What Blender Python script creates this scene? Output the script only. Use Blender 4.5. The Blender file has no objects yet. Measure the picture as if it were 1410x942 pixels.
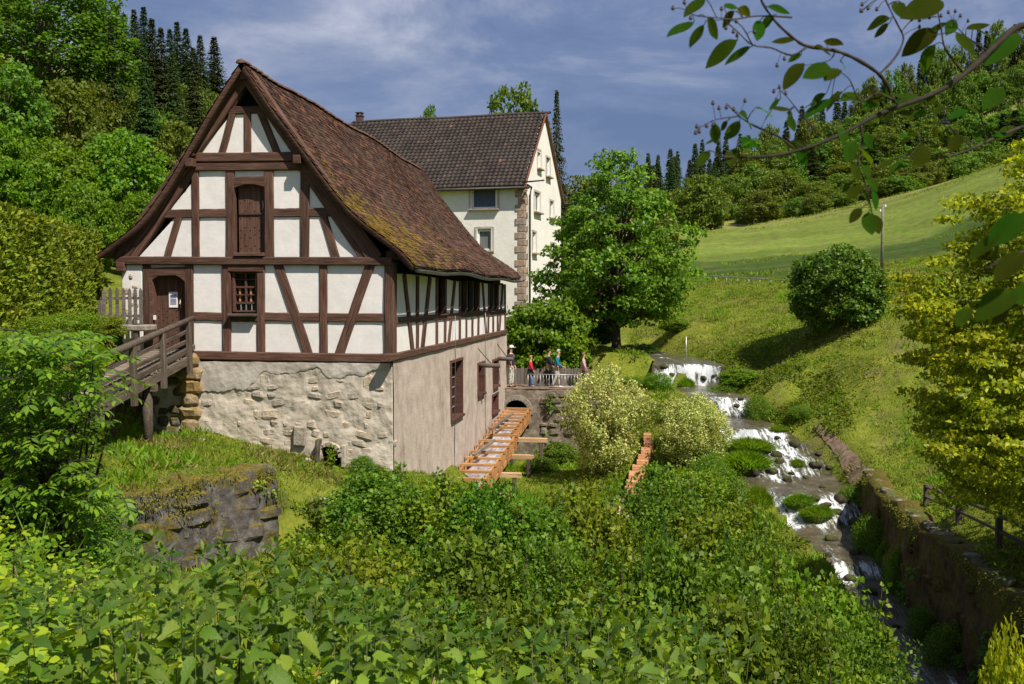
import bpy, bmesh, math, random
import numpy as np
from mathutils import Vector, Matrix
random.seed(7)
R = math.radians
sc = bpy.context.scene
C = sc.collection

# ------------------------------------------------------------------ camera
F = 1371.0                      # focal length in photo pixels (1410 x 942)
CAM = np.array((0.0, 0.0, 10.0))
YAW, PITCH = R(8.6), R(-2.76)
cam = bpy.data.cameras.new('camera')
cam.sensor_width = 36.0
cam.lens = 36.0 * F / 1410.0
cam.clip_start, cam.clip_end = 0.05, 4000
cam.dof.use_dof = True
cam.dof.focus_distance = 26.0
cam.dof.aperture_fstop = 8.0
camo = bpy.data.objects.new('camera', cam)
camo.location = CAM
camo.rotation_euler = (R(90) + PITCH, 0, YAW)
C.objects.link(camo)
sc.camera = camo

# ------------------------------------------------------------------ sun, sky, exposure
SUN_L = Vector((-0.92, 0.80, -1.65)).normalized()      # direction the light travels
sun = bpy.data.lights.new('sun', 'SUN')
sun.energy = 4.6
sun.angle = R(0.5)
sun.color = (1.0, 0.91, 0.76)
suno = bpy.data.objects.new('sun', sun)
suno.rotation_euler = SUN_L.to_track_quat('-Z', 'Y').to_euler()
suno.location = (20, -20, 60)
C.objects.link(suno)
sun_el = math.asin(-SUN_L.z)
sun_az = math.atan2(-SUN_L.x, -SUN_L.y)

w = bpy.data.worlds.new('World')
sc.world = w
w.use_nodes = True
nt = w.node_tree
nt.nodes.clear()
N = nt.nodes.new
def lk(a, b): nt.links.new(a, b)
out = N('ShaderNodeOutputWorld')
sky = N('ShaderNodeTexSky')
sky.sky_type = 'NISHITA'
sky.sun_disc = False
sky.sun_elevation = sun_el
sky.sun_rotation = sun_az
bg1 = N('ShaderNodeBackground'); bg1.inputs[1].default_value = 0.07
lk(sky.outputs[0], bg1.inputs[0])
tc = N('ShaderNodeTexCoord')
mp = N('ShaderNodeMapping'); mp.inputs['Scale'].default_value = (1.0, 1.0, 2.3)
mp.inputs['Location'].default_value = (0.35, 0.1, 0.55)
lk(tc.outputs['Generated'], mp.inputs[0])
n1 = N('ShaderNodeTexNoise'); n1.inputs['Scale'].default_value = 3.2
n1.inputs['Detail'].default_value = 9; n1.inputs['Roughness'].default_value = 0.6
n1.inputs['Distortion'].default_value = 0.5
lk(mp.outputs[0], n1.inputs['Vector'])
cr = N('ShaderNodeValToRGB')
e = cr.color_ramp.elements
e[0].position, e[0].color = 0.36, (0.078, 0.115, 0.225, 1)
e[1].position, e[1].color = 0.68, (0.44, 0.44, 0.52, 1)
m = e.new(0.47); m.color = (0.115, 0.155, 0.275, 1)
m = e.new(0.55); m.color = (0.20, 0.23, 0.33, 1)
lk(n1.outputs['Fac'], cr.inputs[0])
bg2 = N('ShaderNodeBackground'); bg2.inputs[1].default_value = 1.0
lk(cr.outputs[0], bg2.inputs[0])
mx = N('ShaderNodeMixShader'); mx.inputs[0].default_value = 0.85
lk(bg1.outputs[0], mx.inputs[1]); lk(bg2.outputs[0], mx.inputs[2])
lk(mx.outputs[0], out.inputs[0])

sc.view_settings.view_transform = 'Standard'
sc.view_settings.look = 'None'
sc.view_settings.gamma = 1.0
sc.view_settings.use_curve_mapping = False
sc.view_settings.exposure = 0.62
sc.render.engine = 'CYCLES'
sc.cycles.max_bounces = 6
sc.cycles.diffuse_bounces = 3
sc.cycles.glossy_bounces = 2
sc.cycles.transmission_bounces = 4
sc.cycles.transparent_max_bounces = 6
sc.cycles.caustics_reflective = False
sc.cycles.caustics_refractive = False
sc.cycles.use_denoising = True

# ------------------------------------------------------------------ photo pixel -> place
_f = np.array((-math.sin(YAW) * math.cos(PITCH), math.cos(YAW) * math.cos(PITCH), math.sin(PITCH)))
_r = np.array((math.cos(YAW), math.sin(YAW), 0.0))
_u = np.cross(_r, _f)
def ray(px, py): return _f + _r * ((px - 705) / F) + _u * ((471 - py) / F)
def P(px, py, d): return CAM + ray(px, py) * d
def on_z(px, py, z):
    r = ray(px, py); return CAM + r * ((z - CAM[2]) / r[2])
def on_y(px, py, y):
    r = ray(px, py); return CAM + r * (y / r[1])
def on_x(px, py, x):
    r = ray(px, py); return CAM + r * (x / r[0])
def G(px, d):
    """x, y on the plan at forward distance d in the column px"""
    l = (px - 705) / F * d
    return (l * math.cos(YAW) - d * math.sin(YAW), d * math.cos(YAW) + l * math.sin(YAW))

# ------------------------------------------------------------------ objects
def tag(o, label=None, cat=None, group=None, kind=None):
    if label: o['label'] = label
    if cat: o['category'] = cat
    if group: o['group'] = group
    if kind: o['kind'] = kind
    return o
def obj(name, me, mat=None, parent=None):
    o = bpy.data.objects.new(name, me)
    if mat is not None and me is not None and len(me.materials) == 0:
        me.materials.append(mat)
    C.objects.link(o)
    if parent is not None: o.parent = parent
    return o
def thing(name, label, cat, loc=(0, 0, 0), group=None):
    o = bpy.data.objects.new(name, None)
    o.empty_display_size = 0.2
    C.objects.link(o)
    o.location = loc
    return tag(o, label, cat, group)
def kids(o): return [c for c in bpy.data.objects if c.parent == o]
def copy_tree(o, parts, loc=None, rot=None, scale=None, label=None, group=None):
    """copy a thing whose parts are given as [(part, [subparts])]"""
    c = o.copy(); C.objects.link(c)
    if loc is not None: c.location = loc
    if rot is not None: c.rotation_euler = rot
    if scale is not None: c.scale = scale
    if label: c['label'] = label
    if group: c['group'] = group
    for p in parts:
        q = p.copy(); C.objects.link(q); q.parent = c
    return c

def npmesh(name, v, f, smooth=False):
    v = np.asarray(v, dtype=np.float32); f = np.asarray(f, dtype=np.int32)
    me = bpy.data.meshes.new(name)
    k = f.shape[1]
    me.vertices.add(len(v)); me.vertices.foreach_set('co', v.ravel())
    me.loops.add(f.size); me.loops.foreach_set('vertex_index', f.ravel())
    me.polygons.add(len(f))
    me.polygons.foreach_set('loop_start', np.arange(0, f.size, k, dtype=np.int32))
    try: me.polygons.foreach_set('loop_total', np.full(len(f), k, dtype=np.int32))
    except Exception: pass
    if smooth: me.polygons.foreach_set('use_smooth', np.ones(len(f), dtype=bool))
    me.update(calc_edges=True)
    return me
def bmmesh(name, bm, smooth=False):
    me = bpy.data.meshes.new(name)
    bmesh.ops.recalc_face_normals(bm, faces=bm.faces)
    if smooth:
        for f in bm.faces: f.smooth = True
    bm.to_mesh(me); bm.free()
    return me
def V3(a): return Vector((float(a[0]), float(a[1]), float(a[2])))

def bm_box(bm, c, s, rot=None):
    r = bmesh.ops.create_cube(bm, size=1.0)
    M = Matrix.Translation(V3(c)) @ (rot.to_4x4() if rot is not None else Matrix()) @ Matrix.Diagonal((s[0], s[1], s[2], 1))
    bmesh.ops.transform(bm, matrix=M, verts=r['verts'])
    return r['verts']
def bm_tube(bm, pts, rad, n=6, caps=True):
    """tube along pts with radius per point"""
    pts = [V3(p) for p in pts]
    if not hasattr(rad, '__len__'): rad = [rad] * len(pts)
    rings = []
    for i, p in enumerate(pts):
        t = (pts[min(i + 1, len(pts) - 1)] - pts[max(i - 1, 0)]).normalized()
        a = t.orthogonal().normalized() if abs(t.z) > 0.9 else t.cross(Vector((0, 0, 1))).normalized()
        b = t.cross(a)
        rings.append([bm.verts.new(p + (a * math.cos(2 * math.pi * k / n) + b * math.sin(2 * math.pi * k / n)) * rad[i]) for k in range(n)])
    for i in range(len(rings) - 1):
        for k in range(n):
            bm.faces.new((rings[i][k], rings[i][(k + 1) % n], rings[i + 1][(k + 1) % n], rings[i + 1][k]))
    if caps:
        bm.faces.new(rings[0][::-1]); bm.faces.new(rings[-1])
def tube(name, pts, rad, mat, parent=None, n=6):
    bm = bmesh.new(); bm_tube(bm, pts, rad, n)
    return obj(name, bmmesh(name, bm, True), mat, parent)
def box(name, c, s, mat, parent=None, rot=None, bevel=0.0):
    bm = bmesh.new(); bm_box(bm, c, s, rot)
    if bevel: bmesh.ops.bevel(bm, geom=bm.edges[:], offset=bevel, segments=1, affect='EDGES')
    return obj(name, bmmesh(name, bm), mat, parent)
def beam(name, p0, p1, width, depth, normal, mat, parent=None, wob=0.006, seg=5):
    """a hewn timber from p0 to p1; width across, depth along normal; grain along its own X"""
    p0, p1, nrm = V3(p0), V3(p1), V3(normal).normalized()
    ax = (p1 - p0); L = ax.length; ax.normalize()
    ay = nrm.cross(ax).normalized(); az = ax.cross(ay)
    M = Matrix((ax, ay, az)).transposed().to_4x4(); M.translation = p0
    bm = bmesh.new()
    c = min(width, depth) * 0.12
    prof = [(-width/2, -depth/2), (width/2, -depth/2), (width/2, depth/2 - c), (width/2 - c, depth/2), (-width/2 + c, depth/2), (-width/2, depth/2 - c)]
    rings = []
    for i in range(seg + 1):
        o1, o2 = random.uniform(-wob, wob), random.uniform(-wob, wob) * .5
        k = 1 + random.uniform(-wob, wob) * 5
        rings.append([bm.verts.new((L * i / seg, y * k + o1, z + o2)) for y, z in prof])
    n = len(prof)
    for i in range(seg):
        for k in range(n):
            bm.faces.new((rings[i][k], rings[i][(k + 1) % n], rings[i + 1][(k + 1) % n], rings[i + 1][k]))
    bm.faces.new(rings[0][::-1]); bm.faces.new(rings[-1])
    o = obj(name, bmmesh(name, bm), mat, parent)
    o.matrix_local = M
    return o
def prism(name, pts, nrm, depth, mat, parent=None, bevel=0.0):
    """polygon pts (3D, planar) extruded by depth along nrm"""
    bm = bmesh.new()
    vs = [bm.verts.new(V3(p)) for p in pts]
    f = bm.faces.new(vs)
    r = bmesh.ops.extrude_face_region(bm, geom=[f])
    bmesh.ops.translate(bm, vec=V3(nrm) * depth, verts=[g for g in r['geom'] if isinstance(g, bmesh.types.BMVert)])
    if bevel: bmesh.ops.bevel(bm, geom=bm.edges[:], offset=bevel, segments=1, affect='EDGES')
    return obj(name, bmmesh(name, bm), mat, parent)

# ------------------------------------------------------------------ noise for shapes
def vnoise(x, y, seed=0):
    """smooth value noise, arrays in, about -1..1 out"""
    x = np.asarray(x, float); y = np.asarray(y, float)
    xi, yi = np.floor(x).astype(np.int64), np.floor(y).astype(np.int64)
    fx, fy = x - xi, y - yi
    fx = fx * fx * (3 - 2 * fx); fy = fy * fy * (3 - 2 * fy)
    def h(a, b):
        n = (a * 374761393 + b * 668265263 + seed * 1442695041) & 0x7fffffff
        n = ((n ^ (n >> 13)) * 1274126177) & 0x7fffffff
        return ((n ^ (n >> 16)) & 0xffff) / 32767.5 - 1
    return (h(xi, yi) * (1 - fx) + h(xi + 1, yi) * fx) * (1 - fy) + (h(xi, yi + 1) * (1 - fx) + h(xi + 1, yi + 1) * fx) * fy
def fbm(x, y, seed=0, oct=4):
    s, a = 0, 1.0
    for i in range(oct):
        s = s + a * vnoise(np.asarray(x) * 2 ** i, np.asarray(y) * 2 ** i, seed + i); a *= .5
    return s / 1.9

# ------------------------------------------------------------------ materials
def newmat(name):
    m = bpy.data.materials.new(name); m.use_nodes = True
    m.node_tree.nodes.clear()
    return m, m.node_tree
class NB:
    """small node builder"""
    def __init__(s, name):
        s.m, s.t = newmat(name)
        s.out = s.n('ShaderNodeOutputMaterial')
        s.tc = s.n('ShaderNodeTexCoord')
        s.geo = s.n('ShaderNodeNewGeometry')
    def n(s, t): return s.t.nodes.new(t)
    def l(s, a, b): s.t.links.new(a, b)
    def put(s, sock, v):
        if hasattr(v, 'links'): s.l(v, sock)
        elif isinstance(v, (tuple, list)) and len(v) == 3 and sock.type == 'RGBA': sock.default_value = (*v, 1)
        else: sock.default_value = v
    def mapv(s, vec, scale=(1, 1, 1), loc=(0, 0, 0), rot=(0, 0, 0)):
        m = s.n('ShaderNodeMapping'); s.l(vec, m.inputs[0])
        m.inputs['Scale'].default_value = scale; m.inputs['Location'].default_value = loc; m.inputs['Rotation'].default_value = rot
        return m.outputs[0]
    def noise(s, vec, scale, detail=4, rough=.55, dist=0):
        n = s.n('ShaderNodeTexNoise'); s.l(vec, n.inputs['Vector'])
        n.inputs['Scale'].default_value = scale; n.inputs['Detail'].default_value = detail
        n.inputs['Roughness'].default_value = rough; n.inputs['Distortion'].default_value = dist
        return n.outputs['Fac']
    def voro(s, vec, scale, feat='F1', outp='Distance'):
        n = s.n('ShaderNodeTexVoronoi'); n.feature = feat; s.l(vec, n.inputs['Vector'])
        n.inputs['Scale'].default_value = scale
        return n.outputs[outp]
    def ramp(s, fac, stops):
        r = s.n('ShaderNodeValToRGB'); s.l(fac, r.inputs[0])
        e = r.color_ramp.elements
        while len(e) < len(stops): e.new(0.5)
        for k, (p, c) in enumerate(stops):
            e[k].position = p
            e[k].color = (*c, 1) if hasattr(c, '__len__') else (c, c, c, 1)
        return r.outputs[0]
    def mix(s, fac, a, b, mode='MIX'):
        m = s.n('ShaderNodeMix'); m.data_type = 'RGBA'; m.blend_type = mode
        s.put(m.inputs[0], fac); s.put(m.inputs[6], a); s.put(m.inputs[7], b)
        return m.outputs[2]
    def math(s, op, a, b=0.0, clamp=False):
        m = s.n('ShaderNodeMath'); m.operation = op; m.use_clamp = clamp
        s.put(m.inputs[0], a); s.put(m.inputs[1], b)
        return m.outputs[0]
    def bump(s, h, strength=.5, dist=.02):
        b = s.n('ShaderNodeBump'); s.l(h, b.inputs['Height'])
        b.inputs['Strength'].default_value = strength; b.inputs['Distance'].default_value = dist
        return b.outputs[0]
    def rnd(s):
        return s.n('ShaderNodeObjectInfo').outputs['Random']
    def hsv(s, col, h=.5, sa=1.0, v=1.0):
        n = s.n('ShaderNodeHueSaturation'); s.put(n.inputs['Color'], col)
        s.put(n.inputs['Hue'], h); s.put(n.inputs['Saturation'], sa); s.put(n.inputs['Value'], v)
        return n.outputs[0]
    def bsdf(s, col, rough=.8, normal=None, spec=.3, metal=0.0):
        b = s.n('ShaderNodeBsdfPrincipled')
        s.put(b.inputs['Base Color'], col); s.put(b.inputs['Roughness'], rough)
        b.inputs['Specular IOR Level'].default_value = spec
        b.inputs['Metallic'].default_value = metal
        if normal is not None: s.l(normal, b.inputs['Normal'])
        return b.outputs[0]
    def done(s, sh):
        s.l(sh, s.out.inputs[0]); return s.m

def simple_mat(name, c1, c2, scale=6, rough=.8, bump=.3, dist=.01, stretch=(1, 1, 1), spec=.3, objrand=.0, metal=0.0, mid=.5, coord='Object'):
    b = NB(name)
    v = b.mapv(b.tc.outputs[coord], stretch)
    n = b.noise(v, scale, 6, .6)
    col = b.ramp(n, [(mid - .2, c1), (mid + .2, c2)])
    if objrand:
        r = b.math('MULTIPLY_ADD', b.rnd(), 2 * objrand); b.t.nodes[-1].inputs[2].default_value = 1 - objrand
        col = b.hsv(col, .5, 1.0, r)
    return b.done(b.bsdf(col, rough, b.bump(n, bump, dist), spec, metal))

def leaf_mat(name, c_dark, c_mid, c_light, trans=.35, rough=.5, tcol=None, objvar=.12, spec=.25, veins=0):
    b = NB(name)
    ri = b.geo.outputs['Random Per Island']
    k_ = 1.95
    c_dark, c_mid, c_light = [(c[0] * k_ * 1.14, c[1] * k_ * 1.18, c[2] * k_ * .85) for c in (c_dark, c_mid, c_light)]
    trans = trans + .07
    col = b.ramp(ri, [(0.0, c_dark), (.5, c_mid), (1.0, c_light)])
    big = b.noise(b.tc.outputs['Object'], .9, 2)
    col = b.hsv(col, b.ramp(big, [(.3, .488), (.7, .512)]), 1.0, b.ramp(big, [(.3, .8), (.7, 1.0)]))
    rr = b.rnd()
    col = b.hsv(col, b.ramp(rr, [(0, .5 - objvar * .1), (1, .5 + objvar * .1)]), 1.0, b.ramp(rr, [(0, 1 - objvar), (1, 1.0)]))
    nrm_ = b.bump(b.noise(b.tc.outputs['Object'], veins, 3, .6), .6, .006) if veins else None
    p = b.bsdf(col, rough, nrm_, spec)
    t = b.n('ShaderNodeBsdfTranslucent')
    tc_ = b.mix(1.0, col, tcol or (1.5, 1.45, .5), 'MULTIPLY')
    b.l(tc_, t.inputs[0])
    mx = b.n('ShaderNodeMixShader'); mx.inputs[0].default_value = trans
    b.l(p, mx.inputs[1]); b.l(t.outputs[0], mx.inputs[2])
    return b.done(mx.outputs[0])

def timber_mat(name, c1, c2, c3, gs=14, rough=.78):
    b = NB(name)
    rr = b.rnd()
    off = b.n('ShaderNodeCombineXYZ'); b.l(b.math('MULTIPLY', rr, 37.0), off.inputs[0])
    va = b.n('ShaderNodeVectorMath'); va.operation = 'ADD'
    b.l(b.tc.outputs['Object'], va.inputs[0]); b.l(off.outputs[0], va.inputs[1])
    v = b.mapv(va.outputs[0], (.8, gs, gs))
    g = b.noise(v, 2.2, 6, .65, .6)
    big = b.noise(b.mapv(va.outputs[0], (1, 3, 3)), 1.3, 3)
    f = b.math('MULTIPLY_ADD', g, .75); 
    b.l(b.math('MULTIPLY', big, .25), b.t.nodes[-2].inputs[2])
    col = b.ramp(f, [(.34, c1), (.5, c2), (.68, c3)])
    col = b.hsv(col, .5, 1.0, b.ramp(rr, [(0, .78), (1, 1.12)]))
    cracks = b.ramp(b.noise(b.mapv(va.outputs[0], (.5, 26, 26)), 1.6, 3, .5), [(.27, 0.0), (.36, 1.0)])
    col = b.mix(b.math('SUBTRACT', 1.0, cracks), col, tuple(x * .35 for x in c1))
    h = b.math('ADD', b.math('MULTIPLY', g, .5), cracks)
    return b.done(b.bsdf(col, rough, b.bump(h, .55, .012), .25))

M = {}
M['timber'] = timber_mat('dark_timber', (.038, .018, .013), (.092, .047, .034), (.175, .105, .078))
M['timber_side'] = M['timber']
M['grey_wood'] = timber_mat('weathered_wood', (.045, .034, .026), (.105, .082, .065), (.19, .155, .125))
M['fence_wood'] = timber_mat('fence_wood', (.075, .062, .055), (.17, .145, .13), (.27, .235, .21))
M['deck'] = timber_mat('deck_wood', (.11, .09, .075), (.23, .19, .16), (.36, .31, .265))
M['door_wood'] = timber_mat('door_wood', (.05, .025, .018), (.105, .055, .04), (.17, .10, .075))
M['new_wood'] = timber_mat('fresh_larch_wood', (.27, .125, .05), (.42, .215, .09), (.52, .30, .14), 8)
M['pale_wood'] = timber_mat('pale_wood', (.36, .22, .12), (.50, .33, .19), (.58, .41, .26), 8)
M['step_wood'] = timber_mat('step_wood', (.30, .135, .06), (.46, .24, .12), (.55, .33, .19), 8)
M['frame_brown'] = timber_mat('window_frame_wood', (.055, .024, .018), (.10, .045, .034), (.14, .07, .052))
M['roof_plank'] = timber_mat('roof_plank', (.10, .07, .055), (.17, .125, .10), (.25, .19, .155))

def plaster(name, c1, c2, scale, bump, dist, stain=None, fine=30):
    b = NB(name)
    o = b.tc.outputs['Object']
    n = b.noise(o, scale, 6, .6)
    f = b.noise(o, fine, 4, .6)
    col = b.ramp(n, [(.3, c1), (.7, c2)])
    if stain:
        s = b.ramp(b.noise(b.mapv(o, (1, 1, .55)), .9, 7, .7), [(.52, 0.0), (.72, 1.0)])
        col = b.mix(b.math('MULTIPLY', s, stain[1]), col, stain[0])
    h = b.math('ADD', b.math('MULTIPLY', n, .7), b.math('MULTIPLY', f, .5))
    return b.done(b.bsdf(col, .9, b.bump(h, bump, dist), .15))
M['white_plaster'] = plaster('white_limewash', (.68, .66, .67), (.79, .77, .775), 3.0, .5, .015, ((.60, .57, .53), .35), 11)
M['house_plaster'] = plaster('cream_roughcast', (.71, .69, .67), (.80, .785, .76), 2.0, .7, .03, ((.52, .47, .40), .3), 14)
M['grey_plaster'] = plaster('grey_old_plaster', (.37, .305, .265), (.53, .455, .41), 2.2, 1.0, .035, ((.22, .165, .125), .85), 16)
M['mortar'] = plaster('lime_mortar', (.38, .335, .28), (.56, .51, .45), 2.2, 1.0, .05, ((.24, .195, .15), .8), 8)
M['mortar_top'] = plaster('flaking_render', (.36, .33, .295), (.52, .485, .45), 2.4, .8, .03, ((.24, .205, .17), .7), 14)

def stone_mat(name, cols, moss=None, bump=.8, scale=5, mossrange=(.5, .62)):
    b = NB(name)
    o = b.tc.outputs['Object']
    off = b.n('ShaderNodeCombineXYZ'); b.l(b.math('MULTIPLY', b.rnd(), 51.0), off.inputs[0])
    va = b.n('ShaderNodeVectorMath'); va.operation = 'ADD'
    b.l(b.geo.outputs['Position'], va.inputs[0]); b.l(off.outputs[0], va.inputs[1])
    n = b.noise(va.outputs[0], scale, 7, .65)
    col = b.ramp(n, [(.3, cols[0]), (.5, cols[1]), (.7, cols[2])])
    col = b.hsv(col, .5, b.ramp(b.rnd(), [(0, .75), (1, 1.15)]), b.ramp(b.rnd(), [(0, .82), (1, 1.1)]))
    if moss:
        up = b.n('ShaderNodeSeparateXYZ'); b.l(b.geo.outputs['Normal'], up.inputs[0])
        mm = b.math('ADD', b.noise(b.geo.outputs['Position'], 1.7, 6, .65), b.math('MULTIPLY', up.outputs[2], moss[2]))
        k = b.ramp(mm, [(mossrange[0], 0.0), (mossrange[1], 1.0)])
        mc = b.ramp(b.noise(b.geo.outputs['Position'], 14, 3), [(.35, moss[0]), (.65, moss[1])])
        col = b.mix(k, col, mc)
    return b.done(b.bsdf(col, .92, b.bump(b.math('ADD', n, b.math('MULTIPLY', b.noise(va.outputs[0], scale * 5, 3), .4)), bump, .04), .15))
M['wall_stone'] = stone_mat('rubble_stone', ((.30, .245, .185), (.43, .37, .30), (.52, .46, .385)), None, 1.0, 6)
M['old_stone'] = stone_mat('dark_mossy_stone', ((.045, .04, .035), (.10, .09, .085), (.24, .225, .21)), ((.05, .055, .012), (.15, .11, .025), .22), 1.0, 4)
M['brown_stone'] = stone_mat('brown_mossy_stone', ((.035, .022, .012), (.085, .055, .028), (.165, .115, .062)), ((.05, .055, .010), (.14, .098, .018), .3), 1.0, 3, (.46, .64))
M['walk_stone'] = stone_mat('grey_brown_stone', ((.11, .085, .065), (.20, .165, .135), (.33, .285, .245)), ((.05, .07, .015), (.10, .11, .03), .15), .9, 4, (.55, .66))
M['wet_rock'] = stone_mat('wet_tufa_rock', ((.02, .017, .012), (.05, .042, .032), (.10, .088, .07)), ((.030, .040, .008), (.07, .08, .016), .22), 1.0, 6, (.56, .72))
M['quoin'] = stone_mat('brown_sandstone', ((.22, .155, .12), (.33, .25, .20), (.44, .35, .29)), None, .6, 7)
M['pale_stone'] = stone_mat('pale_stone', ((.20, .17, .135), (.30, .265, .22), (.42, .38, .33)), None, .9, 6)

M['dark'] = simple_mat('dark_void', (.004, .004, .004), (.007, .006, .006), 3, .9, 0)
M['glass'] = simple_mat('window_glass', (.012, .014, .018), (.02, .022, .026), 2, .08, 0, spec=.6)
M['white_paint'] = simple_mat('white_paint', (.70, .70, .69), (.80, .80, .79), 5, .5, .05)
M['curtain_blue'] = simple_mat('blue_curtain', (.05, .065, .12), (.11, .13, .2), 3, .8, .3, .02, (40, 40, 1))
M['curtain_grey'] = simple_mat('grey_curtain', (.09, .095, .10), (.21, .215, .22), 3, .8, .3, .02, (40, 40, 1))
M['zinc'] = simple_mat('zinc_gutter', (.16, .17, .19), (.30, .31, .33), 4, .45, .1, metal=.6)
M['dark_metal'] = simple_mat('dark_metal', (.035, .032, .03), (.07, .062, .055), 8, .55, .2, metal=.5)
M['grey_metal'] = simple_mat('grey_metal_rail', (.34, .35, .36), (.48, .49, .5), 8, .4, .05, metal=.5)
M['iron'] = simple_mat('rusty_iron', (.05, .025, .018), (.11, .06, .04), 20, .7, .3)
M['paper'] = simple_mat('white_paper', (.72, .73, .78), (.78, .79, .84), 4, .7, 0)
M['ink'] = simple_mat('blue_ink', (.06, .08, .2), (.09, .11, .26), 4, .7, 0)
M['brass'] = simple_mat('pale_handle', (.45, .38, .28), (.55, .48, .36), 10, .4, 0)
M['bark'] = simple_mat('bark', (.035, .025, .018), (.10, .075, .055), 7, .9, .8, .04, (1, 1, .25))
M['bark_grey'] = simple_mat('grey_bark', (.055, .045, .036), (.15, .125, .10), 7, .9, .8, .04, (1, 1, .25))
M['twig'] = simple_mat('twig_bark', (.018, .013, .010), (.05, .036, .028), 40, .8, .5, .003)
M['twig_lichen'] = simple_mat('branch_bark_with_lichen', (.010, .007, .006), (.036, .027, .014), 26, .85, .7, .004)
M['chimney'] = simple_mat('sooty_brick', (.06, .035, .028), (.13, .08, .065), 14, .9, .5)

def tile_mat(name, cols, moss=True, grey=None):
    b = NB(name)
    ri = b.geo.outputs['Random Per Island']
    col = b.ramp(ri, cols)
    pos = b.geo.outputs['Position']
    n = b.noise(pos, 9, 5, .65)
    col = b.hsv(col, .5, 1.0, b.ramp(n, [(.3, .62), (.7, 1.2)]))
    gre = b.ramp(b.noise(pos, .75, 5, .6), [(.45, 0.0), (.68, .65)])
    col = b.mix(gre, col, grey)
    if moss:
        s = b.n('ShaderNodeSeparateXYZ'); b.l(pos, s.inputs[0])
        fy = b.math('MULTIPLY', b.math('SUBTRACT', 33.5, s.outputs[1]), .085)
        # moss gathers on the lower, flatter part of the slope near the gable
        fz = b.math('SUBTRACT', 1.0, b.math('MULTIPLY', b.math('ABSOLUTE', b.math('SUBTRACT', s.outputs[2], 11.6)), .42))
        mm = b.math('ADD', b.math('MULTIPLY', b.math('ADD', fy, fz), .30), b.math('MULTIPLY', b.math('SUBTRACT', b.noise(pos, 1.5, 6, .7), .5), 1.7))
        k = b.ramp(mm, [(.37, 0.0), (.47, .9)])
        mc = b.ramp(b.noise(pos, 11, 4, .6), [(.36, (.055, .04, .008)), (.48, (.17, .105, .012)), (.66, (.27, .20, .02))])
        col = b.mix(k, col, mc)
    return b.done(b.bsdf(col, .85, b.bump(n, .5, .01), .2))
M['mill_tile'] = tile_mat('old_clay_tile', [(0, (.045, .026, .022)), (.45, (.10, .052, .040)), (.75, (.15, .074, .052)), (.95, (.21, .105, .068)), (1, (.28, .125, .07))], True, (.105, .078, .066))
M['house_tile'] = tile_mat('dark_interlocking_tile', [(0, (.038, .032, .032)), (.5, (.056, .045, .043)), (.97, (.075, .058, .053)), (.992, (.12, .085, .07)), (1, (.36, .15, .10))], False, (.075, .063, .056))

# ================================================================== TERRAIN
def CP(px, py, d): 
    p = P(px, py, d); return (p[0], p[1], p[2])
def DZ(px, d, z): return (*G(px, d), z)
# stream stations: left px, right px, row, water height
ST = [(868, 905, 484, 7.0), (885, 940, 489, 6.93), (905, 975, 497, 6.85), (902, 992, 503.5, 6.75), (913, 992, 531, 5.86), (945, 1012, 543, 5.78),
      (962, 1034, 549, 5.68), (978, 1037, 575, 5.0), (985, 1078, 591, 4.9), (985, 1118, 622, 4.28), (998, 1150, 662, 3.6), (1030, 1172, 683, 3.5),
      (1052, 1194, 727, 2.7), (1085, 1208, 747, 2.62), (1125, 1224, 780, 2.5), (1140, 1240, 806, 2.18), (1165, 1272, 850, 2.1), (1195, 1322, 905, 1.95),
      (1225, 1400, 980, 1.8), (1270, 1600, 1180, 1.6), (1300, 1900, 1500, 1.5)]
SL = np.array([on_z(a, y, z) for a, b_, y, z in ST])
SR = np.array([on_z(b_, y, z) for a, b_, y, z in ST])
SR[16:, 0] = np.maximum(SR[16:, 0], SL[16:, 0] + 1.2)
def resample(A, n):
    d = np.r_[0, np.cumsum(np.linalg.norm(np.diff((SL + SR) / 2, axis=0), axis=1))]
    t = np.linspace(0, d[-1], n)
    return np.stack([np.interp(t, d, A[:, k]) for k in range(3)], 1), d[-1]
NS = 420
SLd, SLEN = resample(SL, NS)
SRd, _ = resample(SR, NS)
SCd = (SLd + SRd) / 2

WALLR_TOP = [on_z(px, py, z) for px, py, z in ((1186, 652, 4.15), (1198, 668, 4.12), (1224, 692, 4.15), (1255, 718, 4.17), (1320, 762, 4.2), (1410, 832, 4.2), (1560, 950, 4.2), (1800, 1150, 4.2))]
WRT = np.array(WALLR_TOP)

# walkway wall at the far end of the mill
WALK_Y = 43.1
ARCX = on_y(711.5, 567, WALK_Y)[0]
PLAT = [on_z(378, 641, 6.55), on_z(300, 655, 6.55), on_z(220, 672, 6.55), on_z(150, 692, 6.5), on_z(60, 720, 6.5)]

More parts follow.
